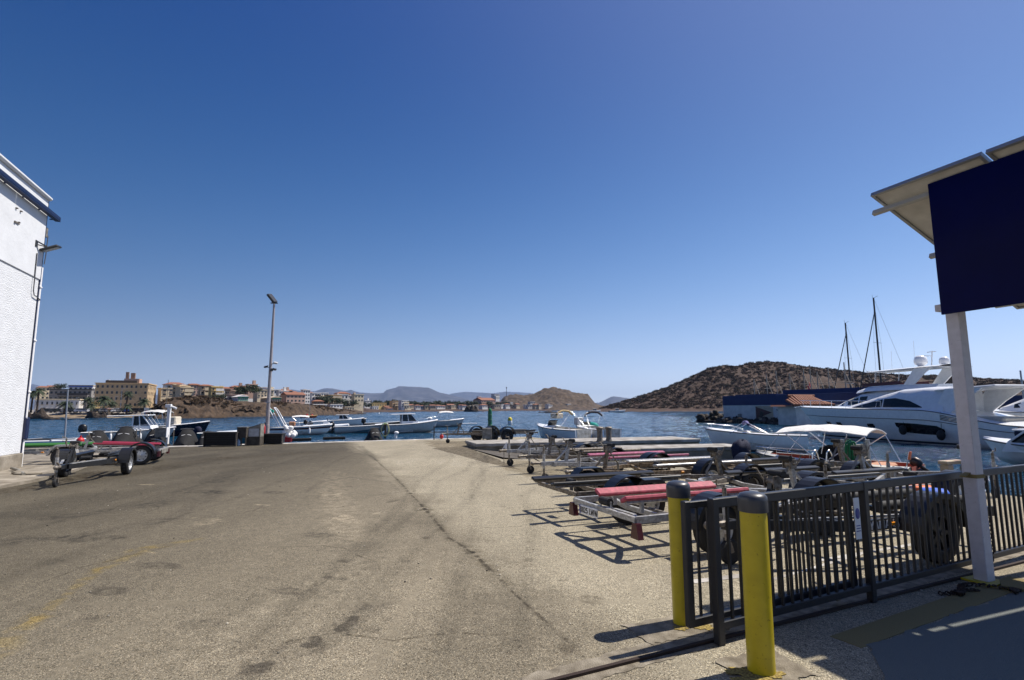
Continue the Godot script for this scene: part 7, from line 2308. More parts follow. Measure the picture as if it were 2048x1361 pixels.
	put(S().box(Vector3(wl / 2 - 0.2, 0.85, -2.0), Vector3(wl, 2.3, 4.0), Basis(), 0.02), "wall", M.f_white, hw)
	put(S().box(Vector3(wl / 2 - 0.2, 2.70, -2.0), Vector3(wl + 0.04, 1.42, 4.04), Basis(), 0.02), "navy_band", M.navy_paint, hw)
	put(S().box(Vector3(5.9, 3.46, -2.0), Vector3(7.2, 0.14, 4.0)), "upper_band", M.navy_paint, hw)
	put(S().box(Vector3(14.6, 3.60, -3.5), Vector3(12.0, 0.9, 2.2)), "upper_band", M.navy_paint, hw)
	put(S().box(Vector3(7.4, 0.95, 0.02), Vector3(2.9, 1.9, 0.05)), "picture_panel", M.f_sand, hw)
	put(S().prism(PackedVector2Array([Vector2(5.98, 1.78), Vector2(5.98, 0.1), Vector2(8.7, 0.98)]), 0.05, Transform3D(Basis(), Vector3(0, 0, 0.055))), "pennant", M.maroon, hw)
	put(S().prism(PackedVector2Array([Vector2(6.5, 0.3), Vector2(7.0, 0.2), Vector2(7.4, 0.9), Vector2(6.9, 1.2)]), 0.05, Transform3D(Basis(), Vector3(0, 0, 0.09))), "pennant_mark", M.ink, hw)
	put(S().box(Vector3(3.0, 0.35, 0.02), Vector3(0.7, 0.8, 0.05)), "meter_door", M.f_grey, hw)
	for q in [[-0.25, 0.35, 0.9], [0.25, 0.35, -0.9], [0.0, 0.25, 0.0]]:
		put(S().box(Vector3(10.0 + q[0], 1.15, 0.025), Vector3(0.12, 0.8, 0.04), Basis(Vector3(0, 0, 1), q[2])), "wall_emblem", M.f_grey, hw)
	for k in 9:
		var x: float = [3.2, 5.5, 7.2, 9.4, 11.6, 12.6, 13.6, 15.2, 17.4][k]
		var rk := thing("boat_rack", "pale boat storage trestle on the harbour roof, %s from the open water" % nth(k + 1), "rack", Vector3(A.x, 3.4, A.z) + Basis(Vector3.UP, yaw) * Vector3(x, 0.1 if x < 9.0 else 0.5, -3.0), yaw, "pale trestles on the harbour roof")
		put(S().tube([Vector3(0, 0, 0), Vector3(0, 2.4 + 0.5 * (k % 3), 0)], 0.07, 5), "post", M.f_sand, rk)
		put(S().tube([Vector3(0.9, 0, 0), Vector3(0.1, 2.0, 0)], 0.05, 5), "strut", M.f_sand, rk)
		put(S().tube([Vector3(-0.5, 0.9, 0), Vector3(0.9, 0.9, 0)], 0.04, 5), "cross_bar", M.f_sand, rk)
	# kiosk with a tiled roof
	var kp := Vector3(35.02, -0.12, -66)
	var ks := thing("tiled_kiosk", "small kiosk with a terracotta tiled roof by the yacht bow", "kiosk", Vector3(kp.x, 0.0, kp.z), 0.25)
	put(S().box(Vector3(0, 0.7, 0), Vector3(4.4, 2.3, 3.0), Basis(), 0.02), "wall", M.f_white, ks)
	var rf := node("roof", ks)
	put(S().prism(PackedVector2Array([Vector2(-2.9, 1.75), Vector2(-2.7, 1.95), Vector2(0, 1.95), Vector2(0, 1.75)]), 4.0), "roof_base", M.tile_roof, rf)
	for k in 15:
		var x := -2.8 + k * 0.4
		var top := 1.5 if absf(x) < 1.6 else 1.5 - (absf(x) - 1.6) * 0.6
		put(S().tube([Vector3(x, 1.90, 2.1), Vector3(x * 0.75, 1.95 + top * 0.75, 0.0)], 0.17, 6), "tile_row", M.tile_roof, rf)
	put(S().tube([Vector3(-1.9, 3.05, 0), Vector3(1.9, 3.05, 0)], 0.16, 6), "ridge_tile", M.tile_roof, rf)
	# red beacon
	var rp := Vector3(65.68, 3.32, -120)
	var rbn := thing("red_beacon", "slim red harbour beacon standing behind the navy wall", "beacon", Vector3(rp.x, WATER, rp.z))
	put(S().lathe([Vector2(0.9, 0), Vector2(0.7, 1.0), Vector2(0.7, 3.4), Vector2(0.36, 3.6), Vector2(0.26, 6.6), Vector2(0.40, 6.7), Vector2(0.40, 6.9), Vector2(0.2, 7.0), Vector2(0.2, 7.6), Vector2(0, 7.7)], Transform3D(), 12), "tower", M.red, rbn)
	# rubble mole
	var r := RandomNumberGenerator.new()
	r.seed = 81
	var mole := thing("rubble_mole", "mole of brown boulders under the white harbour building", "breakwater", Vector3(A.x, 0, A.z), yaw)
	put(S().box(Vector3(8.5, -1.0, -1.6), Vector3(26.0, 1.5, 6.4), Basis(), 0.1), "core", M.breakwater, mole)
	var rock := []
	for v in 4:
		var nz := noise(90 + v, 0.8, 3)
		var rws := []
		for j in 7:
			var rw := PackedVector3Array()
			for i in 10:
				var a := TAU * i / 10; var e := PI * j / 6 - PI / 2
				var p := Vector3(cos(e) * cos(a), sin(e), cos(e) * sin(a))
				rw.append(p * (0.75 + 0.45 * nz.get_noise_3dv(p * 2.0)))
			rws.append(rw)
		rock.append(S().grid(rws, true).mesh(M.breakwater))
	for k in 120:
		var b := put(rock[k % 4], "boulder", M.breakwater, mole)
		var x := r.randf_range(-4.8, 21.0)
		b.position = Vector3(x, r.randf_range(-0.75, -0.15) if x > -0.5 else r.randf_range(-0.7, 1.2 + x * 0.22), r.randf_range(0.5, 2.2) if x > -0.5 else r.randf_range(-4.0, 2.0))
		var s := r.randf_range(0.35, 0.75)
		b.scale = Vector3(s * r.randf_range(0.8, 1.5), s, s * r.randf_range(0.8, 1.4))
		b.rotation = Vector3(r.randf() * 3, r.randf() * 3, r.randf() * 3)
	# low wall and dock behind the yachts
	var bw := thing("far_quay_wall", "long grey quay wall behind the yachts at the right", "wall", Vector3(75, 0, -88), yaw + 0.05)
	put(S().box(Vector3(10, 1.2, 0), Vector3(120, 4.4, 3.0), Basis(), 0.05), "wall", M.f_grey, bw)
	put(S().box(Vector3(10, -0.3, 3.4), Vector3(120, 1.2, 4.0), Basis(), 0.05), "quay", M.concrete, bw)
	put(S().box(Vector3(-4, 2.5, 1.53), Vector3(46, 1.5, 0.06)), "navy_band", M.navy_paint, bw)

# ---------------------------------------------------------------- the town
func house(label: String, at: Vector3, w: float, h: float, yaw: float, d: Dictionary) -> Node3D:
	# at: foot of the middle of the front; the front looks along local +z
	var dp: float = d.get("depth", 0.0)
	if dp <= 0.0:
		w = w / (cos(yaw) + 0.6 * sin(yaw))
		dp = w * 0.6
	else:
		w = maxf((w - dp * sin(yaw)) / cos(yaw), w * 0.4)
	at.x -= dp * sin(yaw) / 2
	var o := thing(d.get("name", "house"), label, "building" if h > 9.0 else "house", at, yaw, d.get("group", "buildings of the town"))
	var foot: float = d.get("foot", 3.0)
	var wm: Material = M[d.get("wall", "f_white")]
	put(S().box(Vector3(0, (h - foot) / 2, -dp / 2), Vector3(w, h + foot, dp)), "wall", wm, o)
	var roof: String = d.get("roof", "flat")
	var rm: Material = M[d.get("roof_mat", "tile_roof")]
	if roof == "flat":
		put(S().box(Vector3(0, h + 0.15, -dp / 2), Vector3(w + 0.5, 0.35, dp + 0.5)), "roof", M[d.get("roof_mat", d.get("wall", "f_white"))], o)
	elif roof == "gable":
		put(S().prism(PackedVector2Array([Vector2(-w / 2 - 0.4, h), Vector2(w / 2 + 0.4, h), Vector2(0, h + w * 0.22)]), dp + 0.6, Transform3D(Basis(), Vector3(0, 0, -dp / 2))), "roof", rm, o)
	elif roof == "side":
		put(S().prism(PackedVector2Array([Vector2(-0.4, h), Vector2(dp + 0.4, h), Vector2(dp / 2, h + dp * 0.22)]), w + 0.6, Transform3D(Basis(Vector3.UP, PI / 2), Vector3(0, 0, 0))), "roof", rm, o)
	elif roof == "hip":
		var a := Vector3(-w / 2 - 0.4, h, 0.4); var b := Vector3(w / 2 + 0.4, h, 0.4); var c := Vector3(w / 2 + 0.4, h, -dp - 0.4); var e := Vector3(-w / 2 - 0.4, h, -dp - 0.4)
		var k := minf(w, dp) * 0.45
		var t := minf(w, dp) * 0.22
		var r0 := Vector3(-w / 2 + k, h + t, -dp / 2); var r1 := Vector3(w / 2 - k, h + t, -dp / 2)
		put(S().box(Vector3(0, h - 0.05, -dp / 2), Vector3(w + 0.8, 0.14, dp + 0.8)), "eaves", rm, o)
		var rs := S()
		rs.quad(a, b, r1, r0); rs.quad(c, e, r0, r1); rs.tri(b, c, r1); rs.tri(e, a, r0)
		rs.xf = Transform3D(Basis(), Vector3(0, 0.02, 0))
		put(rs, "roof", rm, o)
	# windows
	var rows: int = d.get("floors", 2)
	var cols: int = d.get("cols", 4)
	var ww: float = d.get("ww", 0.45) * w / cols
	ww = minf(ww, 1.6)
	var fh := h / rows
	var wh: float = fh * d.get("wh", 0.42)
	var key := "win%.2f%.2f%s" % [ww, wh, d.get("win", "window")]
	if not shared.has(key):
		shared[key] = [S().box(Vector3(0, 0, 0.03), Vector3(ww, wh, 0.08)).mesh(M[d.get("win", "window")]), S().box(Vector3(0, -wh / 2 - 0.08, 0.10), Vector3(ww + 0.3, 0.12, 0.22)).mesh(M.f_sand), S().box(Vector3(0, wh / 2 + 0.06, 0.05), Vector3(ww + 0.2, 0.10, 0.12)).mesh(M.f_sand)]
	var rr := RandomNumberGenerator.new()
	rr.seed = hash(label) + int(at.x * 10)
	for i in rows:
		for j in cols:
			if d.get("skip", 0.0) > rr.randf(): continue
			var n := node("window", o, Vector3(-w / 2 + w * (j + 0.5) / cols, fh * (i + 0.52), 0))
			put(shared[key][0], "pane", M.window, n)
			if at.z > -260.0:
				put(shared[key][1], "sill", M.f_sand, n)
				put(shared[key][2], "lintel", M.f_sand, n)
	var sc: int = d.get("side_cols", maxi(1, int(cols * dp / w)))
	for i in rows:
		for j in sc:
			if d.get("skip", 0.0) > rr.randf(): continue
			var n := node("window", o, Vector3(w / 2, fh * (i + 0.52), -dp * (j + 0.5) / sc), Vector3(0, PI / 2, 0))
			put(shared[key][0], "pane", M.window, n)
			if at.z > -260.0: put(shared[key][1], "sill", M.f_sand, n)
	if d.has("balcony"):
		for i in range(1, rows):
			var b := node("balcony", o)
			put(S().box(Vector3(w * 0.1, fh * i, 0.7), Vector3(w * 0.72, 0.22, 1.4)), "slab", wm, b)
			put(S().box(Vector3(w * 0.1, fh * i + 0.55, 1.35), Vector3(w * 0.72, 0.9, 0.10)), "parapet", M[d.balcony], b)
			for x in [-0.25, 0.1, 0.45]: put(S().box(Vector3(w * x, fh * (i - 0.5), 1.2), Vector3(0.25, fh, 0.25)), "pillar", wm, b)
	if d.get("chimney", false):
		put(S().box(Vector3(w * 0.2, h + 1.0, -dp * 0.4), Vector3(1.2, 2.2, 1.2)), "chimney", wm, o)
	if d.get("door", false):
		put(S().box(Vector3(-w * 0.3, 1.1, 0.03), Vector3(1.1, 2.2, 0.1)), "door", M[d.get("trim", "shutter")], o)
	if d.has("trim"):
		put(S().box(Vector3(0, h - 0.25, 0.06), Vector3(w + 0.2, 0.5, 0.14)), "trim_band", M[d.trim], o)
	return o

func tone(wall: String) -> String:
	return {"f_cream": "cream", "f_white": "white", "f_sand": "sandy", "f_pink": "pink"}[wall]

func nth(k: int) -> String:
	var end := "th"
	if k % 100 < 11 or k % 100 > 13: end = ["th", "st", "nd", "rd", "th", "th", "th", "th", "th", "th"][k % 10]
	return "%d%s" % [k, end]

func crown_mesh(seed_: int, m: Material, count: int, flatness: float) -> ArrayMesh:
	var r := RandomNumberGenerator.new()
	r.seed = seed_
	var sh := S()
	var clumps := []
	for k in 16:
		clumps.append([Vector3(r.randfn() * 0.42, r.randf_range(-0.35, 0.5) * flatness, r.randfn() * 0.42), r.randf_range(0.22, 0.42)])
	for i in count:
		var q: Array = clumps[i % 16]
		var d := Vector3(r.randfn(), r.randfn() * 0.8, r.randfn()).normalized() * pow(r.randf(), 0.35)
		var p: Vector3 = q[0] + d * q[1]
		var a := Vector3(r.randfn(), r.randfn(), r.randfn()).normalized() * 0.10
		var b := Vector3(r.randfn(), r.randfn(), r.randfn()).normalized() * 0.10
		var k := r.randf_range(0.65, 1.4)
		sh.tint = Color(k, k * r.randf_range(0.92, 1.08), k * 0.9)
		sh.tri(p - a, p + a, p + b)
	return sh.mesh(m, true)

func tree(label: String, at: Vector3, h: float, w: float, kind: int, group: String) -> void:
	var key := "crown%d" % kind
	if not shared.has(key): shared[key] = crown_mesh(400 + kind, M.leaf_dark if kind % 2 else M.leaf_mid, 900, 1.0 if kind < 2 else 0.6)
	var o := thing("tree", label, "tree", at, rng.randf() * TAU, group)
	put(S().tube([Vector3(0, -1.5, 0), Vector3(0.1, h * 0.3, 0), Vector3(0, h * 0.6, 0.05)], h * 0.035, 6, h * 0.015), "trunk", M.bark, o)
	var c := put(shared[key], "crown", M.leaf_dark, o)
	c.position = Vector3(0, h * 0.58, 0)
	c.scale = Vector3(w * 0.72, h * 0.55, w * 0.72)

func palm(label: String, at: Vector3, h: float, s: float, lean: float) -> void:
	var o := thing("palm_tree", label, "palm tree", at, rng.randf() * TAU, "palms along the beach")
	put(S().tube([Vector3(0, -0.8, 0), Vector3(lean * 0.3, h * 0.4, 0), Vector3(lean, h, 0)], 0.32, 8, 0.24), "trunk", M.bark, o)
	if not shared.has("palm"):
		var r := RandomNumberGenerator.new()
		r.seed = 500
		var sh := S()
		for k in 46:
			var a := TAU * k / 46.0 * 7.0 + r.randf() * 0.3
			var el := r.randf_range(-0.5, 1.2)
			var d := Vector3(cos(a) * cos(el), sin(el), sin(a) * cos(el))
			var side := d.cross(Vector3.UP).normalized()
			var prev := Vector3.ZERO
			var kk := r.randf_range(0.7, 1.3)
			sh.tint = Color(kk, kk, kk * 0.9)
			for i in range(1, 9):
				var t := i / 8.0
				var p := d * t * 2.6 + Vector3(0, -1.5 * t * t * (1.0 + 0.3 * el), 0)
				sh.quad(prev - side * 0.03, prev + side * 0.03, p + side * 0.03, p - side * 0.03)
				for sgn in [-1.0, 1.0]:
					var lf: Vector3 = p + side * sgn * 0.62 * sin(PI * clampf(t * 0.9 + 0.1, 0, 1)) + Vector3(0, -0.32, 0) + d * 0.2
					sh.tri(prev, p, lf)
				prev = p
		shared["palm"] = sh.mesh(M.palm_leaf, true)
	var c := put(shared.palm, "crown", M.palm_leaf, o)
	c.position = Vector3(lean, h, 0)
	c.scale = Vector3.ONE * s

func car(label: String, at: Vector3, yaw: float, paint: Material, van := false) -> void:
	var o := thing("parked_car", label, "car", at, yaw, "cars parked along the beach road")
	var top := 1.9 if van else 1.42
	var prof := [Vector2(-2.1, 0.35), Vector2(2.1, 0.35), Vector2(2.12, 0.75), Vector2(1.2, 0.92), Vector2(0.6, top), Vector2(-1.4, top), Vector2(-2.0, 0.98), Vector2(-2.12, 0.8)]
	put(S().prism(PackedVector2Array(prof), 1.7), "body", paint, o)
	for s in [-1.0, 1.0]:
		put(S().prism(PackedVector2Array([Vector2(-1.75, 0.98), Vector2(1.0, 0.98), Vector2(0.52, top - 0.1), Vector2(-1.3, top - 0.1)]), 0.03, Transform3D(Basis(), Vector3(0, 0, s * 0.86))), "side_window", M.dark_glass, o)
		for x in [-1.3, 1.35]: wheel(o, Vector3(x, 0.31, s * 0.78), 0.31, 0.2, "black", "wheel", s)
	put(S().bar(Vector3(1.17, 0.97, 0), Vector3(0.64, top - 0.06, 0), 1.45, 0.03, Vector3(1, 1, 0)), "windscreen", M.dark_glass, o)

func build_town() -> void:
	var paints := [mat("paint_white", lin(0.7, 0.7, 0.7), 0.25), mat("paint_black", lin(0.02, 0.02, 0.022), 0.25), mat("paint_grey", lin(0.18, 0.18, 0.19), 0.25), mat("paint_blue", lin(0.02, 0.06, 0.3), 0.25), mat("paint_red", lin(0.35, 0.02, 0.02), 0.25)]
	var pn := ["white", "black", "grey", "blue", "red"]
	# beach front, left
	house("long white two storey building with a cream roof on the beach", Vector3(-151.18, 0.49, -184), 15.17, 4.85, 0.55, {"wall": "f_white", "roof": "flat", "roof_mat": "f_cream", "floors": 2, "cols": 9, "depth": 10.0, "name": "beach_building", "ww": 0.32, "wh": 0.34, "skip": 0.15, "door": true})
	house("grey apartment block with a dark flat roof behind the white beach building", Vector3(-194.63, 3.17, -240), 18.49, 7.68, 0.10, {"wall": "f_grey", "roof": "flat", "roof_mat": "f_dark", "floors": 3, "cols": 9, "depth": 12.0, "name": "apartment_block", "balcony": "f_dark", "side_cols": 3})
	house("white upper block with a blue panel above the grey apartments", Vector3(-201.05, 6.73, -255), 12.19, 6.54, 0.35, {"wall": "f_white", "roof": "flat", "roof_mat": "f_sand", "floors": 2, "cols": 5, "depth": 10.0, "trim": "f_blue"})
	house("small cream house between the beach building and the big hotel", Vector3(-145.89, 0.92, -190), 3.48, 3.46, 0.35, {"wall": "f_yellow", "floors": 2, "cols": 3, "depth": 6.0, "door": true})
	house("cream terraced house on the rise above the grey apartments", Vector3(-236.27, 7.21, -275), 5.56, 6.3, 0.85, {"wall": "f_cream", "roof": "hip", "floors": 3, "cols": 3})
	house("sand coloured house with a tiled roof above the beach", Vector3(-239.1, 7.39, -285), 5.76, 6.79, 0.85, {"wall": "f_sand", "roof": "side", "floors": 2, "cols": 3})
	var ht := house("big tan hotel block with an ochre cornice behind the palms", Vector3(-144.65, 0.42, -206), 22.07, 11.3, 0.42, {"wall": "f_tan", "roof": "flat", "roof_mat": "f_ochre_roof", "floors": 5, "cols": 11, "depth": 17.0, "name": "hotel", "ww": 0.42, "skip": 0.1, "side_cols": 6})
	put(S().box(Vector3(-1.0, 11.9, -6.0), Vector3(10.0, 1.6, 6.0)), "roof_pergola", M.f_dark, ht)
	put(S().box(Vector3(2.0, 12.4, -7.0), Vector3(5.0, 2.2, 5.0)), "stair_tower", M.f_pink, ht)
	put(S().box(Vector3(0.2, 14.4, -6.0), Vector3(1.0, 3.4, 1.0)), "chimney", M.f_brown, ht)
	put(S().box(Vector3(2.0, 14.2, -6.5), Vector3(1.4, 3.2, 1.2)), "chimney", M.f_brown, ht)
	put(S().tube([Vector3(-5.5, 11.4, -5.0), Vector3(-5.5, 13.0, -5.0)], 0.5, 8), "water_tank", M.f_white, ht)
	# on the cliff
	var cl := [
		["plain tan block standing next to the big hotel", Vector3(-121.72, 5.26, -198), 4, 5.26, 0.2, {"wall": "f_tan", "floors": 3, "cols": 2, "depth": 10.0, "skip": 0.6}],
		["cream apartment block with deep balconies above the cliff", Vector3(-115.27, 5.2, -196), 7.2, 4.49, 0.85, {"wall": "f_cream", "floors": 3, "cols": 4, "balcony": "f_cream", "depth": 6.0, "name": "apartment_block"}],
		["pink brown apartment block with a red roof above the cliff", Vector3(-124.23, 7.67, -214), 4.33, 3.92, 0.85, {"wall": "f_pink", "roof": "hip", "floors": 2, "cols": 3}],
		["tan apartment block with a stepped roof on the cliff", Vector3(-110.63, 5.39, -198), 4.37, 5.08, 0.85, {"wall": "f_sand", "floors": 3, "cols": 3, "balcony": "f_cream", "roof": "hip"}],
		["yellow and cream apartment block with balconies on the cliff", Vector3(-105.02, 5.32, -195), 4.3, 4.46, 0.9, {"wall": "f_yellow", "floors": 3, "cols": 3, "balcony": "f_white"}],
		["brown house with a flat roof right of the yellow apartments", Vector3(-99.34, 5.07, -192), 3.88, 3.51, 0.3, {"wall": "f_brown", "floors": 2, "cols": 2, "depth": 9.0}],
		["low grey outbuilding between the brown house and the white hall", Vector3(-94.42, 4.61, -186), 5.64, 2.04, 0.2, {"wall": "f_pink", "floors": 1, "cols": 2, "depth": 7.0, "skip": 0.5}],
		["white gabled hall with green trim on the cliff top", Vector3(-85.26, 4.02, -182), 8.02, 1.99, 0.75, {"wall": "f_white", "roof": "gable", "roof_mat": "f_white", "floors": 1, "cols": 5, "depth": 14.0, "trim": "f_green", "win": "f_green", "foot": 2.0}],
		["second white gabled hall with green awnings farther along the cliff", Vector3(-84.26, 3.89, -205), 8.09, 2.25, 0.75, {"wall": "f_cream", "roof": "gable", "roof_mat": "f_sand", "floors": 1, "cols": 5, "depth": 13.0, "trim": "f_green", "foot": 2.0}],
		["pale twin towered house behind the dark tree", Vector3(-123.27, 10.03, -260), 4.78, 3.58, 0.85, {"wall": "f_pink", "floors": 2, "cols": 3, "chimney": true}],
		["long cream house behind the white gabled hall", Vector3(-113.96, 7.27, -255), 8.44, 3.5, 0.85, {"wall": "f_cream", "floors": 2, "cols": 5}],
		["white flat roofed villa beyond the lamp mast", Vector3(-112.48, 7.56, -270), 5.46, 3.22, 0.85, {"wall": "f_white", "floors": 2, "cols": 3, "chimney": true}],
		["long pink house with a red tiled roof beyond the gabled halls", Vector3(-103.23, 5, -265), 10.7, 3.88, 0.85, {"wall": "f_pink", "roof": "side", "floors": 2, "cols": 5}],
		["slim white apartment tower beside the pink house", Vector3(-103.2, 4.86, -275), 4.29, 6.54, 0.85, {"wall": "f_white", "floors": 4, "cols": 3, "name": "apartment_block"}],
		["white apartment block with dark balconies beside the slim tower", Vector3(-103.63, 4.75, -290), 5.32, 5.56, 0.85, {"wall": "f_white", "floors": 3, "cols": 3, "balcony": "f_dark", "name": "apartment_block"}],
		["tan apartment block half hidden by trees at the end of the cliff", Vector3(-95.86, 3.17, -300), 8.8, 6.29, 0.85, {"wall": "f_tan", "floors": 4, "cols": 5, "balcony": "f_sand", "name": "apartment_block"}],
		["low white house with arches at the water below the cliff end", Vector3(-90.85, 1.1, -262), 8.64, 2.86, 0.9, {"wall": "f_white", "floors": 1, "cols": 4, "wh": 0.6, "foot": 2.0}],
		["white house with a tall front beside the arched house", Vector3(-90.2, 0.76, -285), 7.83, 3.37, 0.9, {"wall": "f_white", "floors": 2, "cols": 4, "foot": 2.0}],
		["white seaside house with a long terrace", Vector3(-93.95, 0.62, -320), 7.04, 2.32, 0.9, {"wall": "f_cream", "floors": 1, "cols": 4, "wh": 0.6, "foot": 2.0}],
		["seaside house with an orange tiled roof", Vector3(-99.71, 0.53, -345), 5.68, 2.19, 0.9, {"wall": "f_white", "roof": "hip", "floors": 1, "cols": 4, "foot": 2.0}],
	]
	for q in cl:
		var args: Array = q
		house(args[0], args[1], args[2], args[3], args[4], args[5])
	for q in [["brown tiled roof house at the head of the cliff slope", Vector3(-98.73, 3.62, -280), 6.16, 2.29, 0.6, {"wall": "f_brown", "roof": "hip", "floors": 1, "cols": 3}],
		["tall white block on the far shore skyline", Vector3(-119.51, 3.42, -455), 6.67, 5.39, 0.85, {"wall": "f_white", "floors": 3, "cols": 4, "chimney": true}],
		["long yellow house on the far shore skyline", Vector3(-111.6, 3.43, -470), 17.67, 3.42, 0.85, {"wall": "f_yellow", "floors": 1, "cols": 9}],
		["tan apartment block on the far shore beside white flats", Vector3(-100.98, 2.54, -480), 7.92, 6.12, 0.85, {"wall": "f_tan", "floors": 3, "cols": 5, "balcony": "f_sand", "name": "apartment_block"}],
		["white terraced flats on the far shore", Vector3(-91.89, 2.92, -475), 8.27, 6.06, 0.85, {"wall": "f_white", "floors": 3, "cols": 4, "balcony": "f_cream", "name": "apartment_block"}],
		["white house with a red roof low on the far shore", Vector3(-104, 0.41, -470), 6.03, 2.13, 0.85, {"wall": "f_white", "roof": "hip", "floors": 1, "cols": 4}],
		["pale round tower building below the hill across the bay", Vector3(-35.28, 6.24, -610), 5.03, 8.91, 0.85, {"wall": "f_white", "floors": 4, "cols": 2, "name": "tower_block"}],
		["long pink building with a red roof below the hill", Vector3(-21.23, 5.02, -600), 24.2, 6.01, 0.85, {"wall": "f_pink", "roof": "side", "floors": 2, "cols": 8}],
		["white house high on the slope below the hill", Vector3(-16.88, 13.49, -680), 10.61, 6.21, 0.85, {"wall": "f_white", "floors": 2, "cols": 4}],
		["slim white tower beside the long pink building", Vector3(-20.88, 7.56, -640), 4.7, 8.76, 0.3, {"wall": "f_white", "floors": 4, "cols": 2, "name": "tower_block"}]]:
		var args: Array = q
		house(args[0], args[1], args[2], args[3], args[4], args[5])
	var r := RandomNumberGenerator.new()
	r.seed = 600
	# the rows of houses behind the cliff and up the slope
	var pale := ["f_cream", "f_white", "f_sand", "f_cream", "f_pink", "f_white"]
	for k in 46:
		var px := 342.0 + 385.0 * (k + r.randf() * 0.7) / 46.0
		var z := lerpf(222.0, 330.0, (px - 342.0) / 385.0) + r.randf_range(-4.0, 34.0)
		var yb := lerpf(799.0, 811.0, (px - 342.0) / 385.0) - r.randf_range(0.0, 9.0)
		var y := (818.0 - 0.0045 * (px - 1024.0) - yb) / 1091.7 * z + 1.65
		var flat := r.randf() < 0.78
		house("%s house with a %s roof behind the cliff, %s from the hotel along the row" % [tone(pale[k % 6]), "flat" if flat else "tiled", nth(k + 1)], Vector3(px_dir(px) * z, y, -z), r.randf_range(5.0, 9.0), r.randf_range(3.0, 5.6), r.randf_range(0.7, 1.0), {"wall": pale[k % 6], "roof": "flat" if flat else "hip", "floors": 2, "cols": 3, "side_cols": 2, "foot": 7.0, "chimney": k % 4 == 0, "group": "flat roofed houses behind the cliff" if flat else "tiled houses behind the cliff"})
	# far shore: small houses one cannot tell apart
	var shore := [[722, 430], [760, 445], [800, 462], [850, 484], [900, 503], [950, 525], [1000, 565], [1060, 605], [1120, 632], [1180, 655]]
	var walls := ["f_white", "f_cream", "f_sand", "f_pink", "f_white", "f_white"]
	for k in 64:
		var px := 722.0 + 460.0 * (k + r.randf() * 0.6) / 64.0
		if px > 1075 and r.randf() < 0.45: continue
		var z := 430.0
		for s in shore.size() - 1:
			if px >= shore[s][0] and px <= shore[s + 1][0]:
				z = lerpf(shore[s][1], shore[s + 1][1], (px - shore[s][0]) / float(shore[s + 1][0] - shore[s][0]))
		z += r.randf_range(6.0, 40.0) + (55.0 if k % 3 == 0 else 0.0)
		var w := r.randf_range(5.5, 10.0)
		var h := r.randf_range(2.6, 4.2) + (2.4 if k % 3 == 0 else 0.0)
		var flat := r.randf() < 0.62
		var y := 0.9 + maxf(z - 460.0, 0.0) * 0.012
		house("small %s house with a %s roof on the far shore, %s from the cliff end" % [tone(walls[k % 6]), "flat" if flat else "tiled", nth(k + 1)], Vector3(px_dir(px) * z, y, -z), w, h, r.randf_range(0.6, 1.0), {"wall": walls[k % 6], "roof": "flat" if flat else ("side" if r.randf() < 0.5 else "hip"), "floors": 1 if h < 4.3 else 2, "cols": 3, "side_cols": 2, "group": "flat roofed far shore houses" if flat else "tiled far shore houses"})
	# trees
	for k in 62:
		var px := 735.0 + 290.0 * (k + r.randf()) / 62.0
		var z := 0.0
		for s in shore.size() - 1:
			if px >= shore[s][0] and px <= shore[s + 1][0]:
				z = lerpf(shore[s][1], shore[s + 1][1], (px - shore[s][0]) / float(shore[s + 1][0] - shore[s][0]))
		z += r.randf_range(45.0, 85.0)
		tree("%s tree among the far shore houses, %s from the cliff end" % [["mid green", "dark green", "low spreading green"][k % 3], nth(k + 1)], Vector3(px_dir(px) * z, 1.8, -z), r.randf_range(5.5, 9.5), r.randf_range(7.0, 12.0), k % 3, "trees among the far shore houses")
	var tl := [[Vector3(-105.56, 6.23, -215), 6.5, 8.5, 2, "broad dark tree behind the white gabled hall"], [Vector3(-106.99, 5.99, -212), 4.0, 5.0, 1, "small dark tree at the side of the brown house"], [Vector3(-102.96, 3.7, -292), 6.0, 7.0, 0, "green tree beside the tan apartment block, nearest the tower"], [Vector3(-98.51, 3.14, -290), 6.5, 7.0, 1, "dark tree in front of the tan apartment block"], [Vector3(-93.38, 2.6, -294), 6.0, 7.0, 0, "green tree hiding the foot of the tan apartment block"], [Vector3(-98.15, 2.39, -330), 5.5, 8.0, 1, "dark tree right of the tan apartment block"], [Vector3(-104.95, 2.12, -370), 5.5, 9.0, 0, "spreading tree where the far shore houses begin"], [Vector3(-107.97, 2.13, -400), 5.5, 9.0, 1, "dark tree below the tall white block"], [Vector3(-101.97, 5.05, -190), 2.6, 4.0, 1, "bush in front of the yellow apartments"], [Vector3(-107.79, 4.87, -188), 2.2, 3.6, 0, "bush in front of the cream apartments"], [Vector3(-218.07, 11.23, -262), 4.0, 5.5, 1, "dark tree rising behind the grey apartments"]]
	for q in tl: tree(q[4], q[0] - Vector3(0, 0.3, 0), q[1], q[2], q[3], "trees of the town")
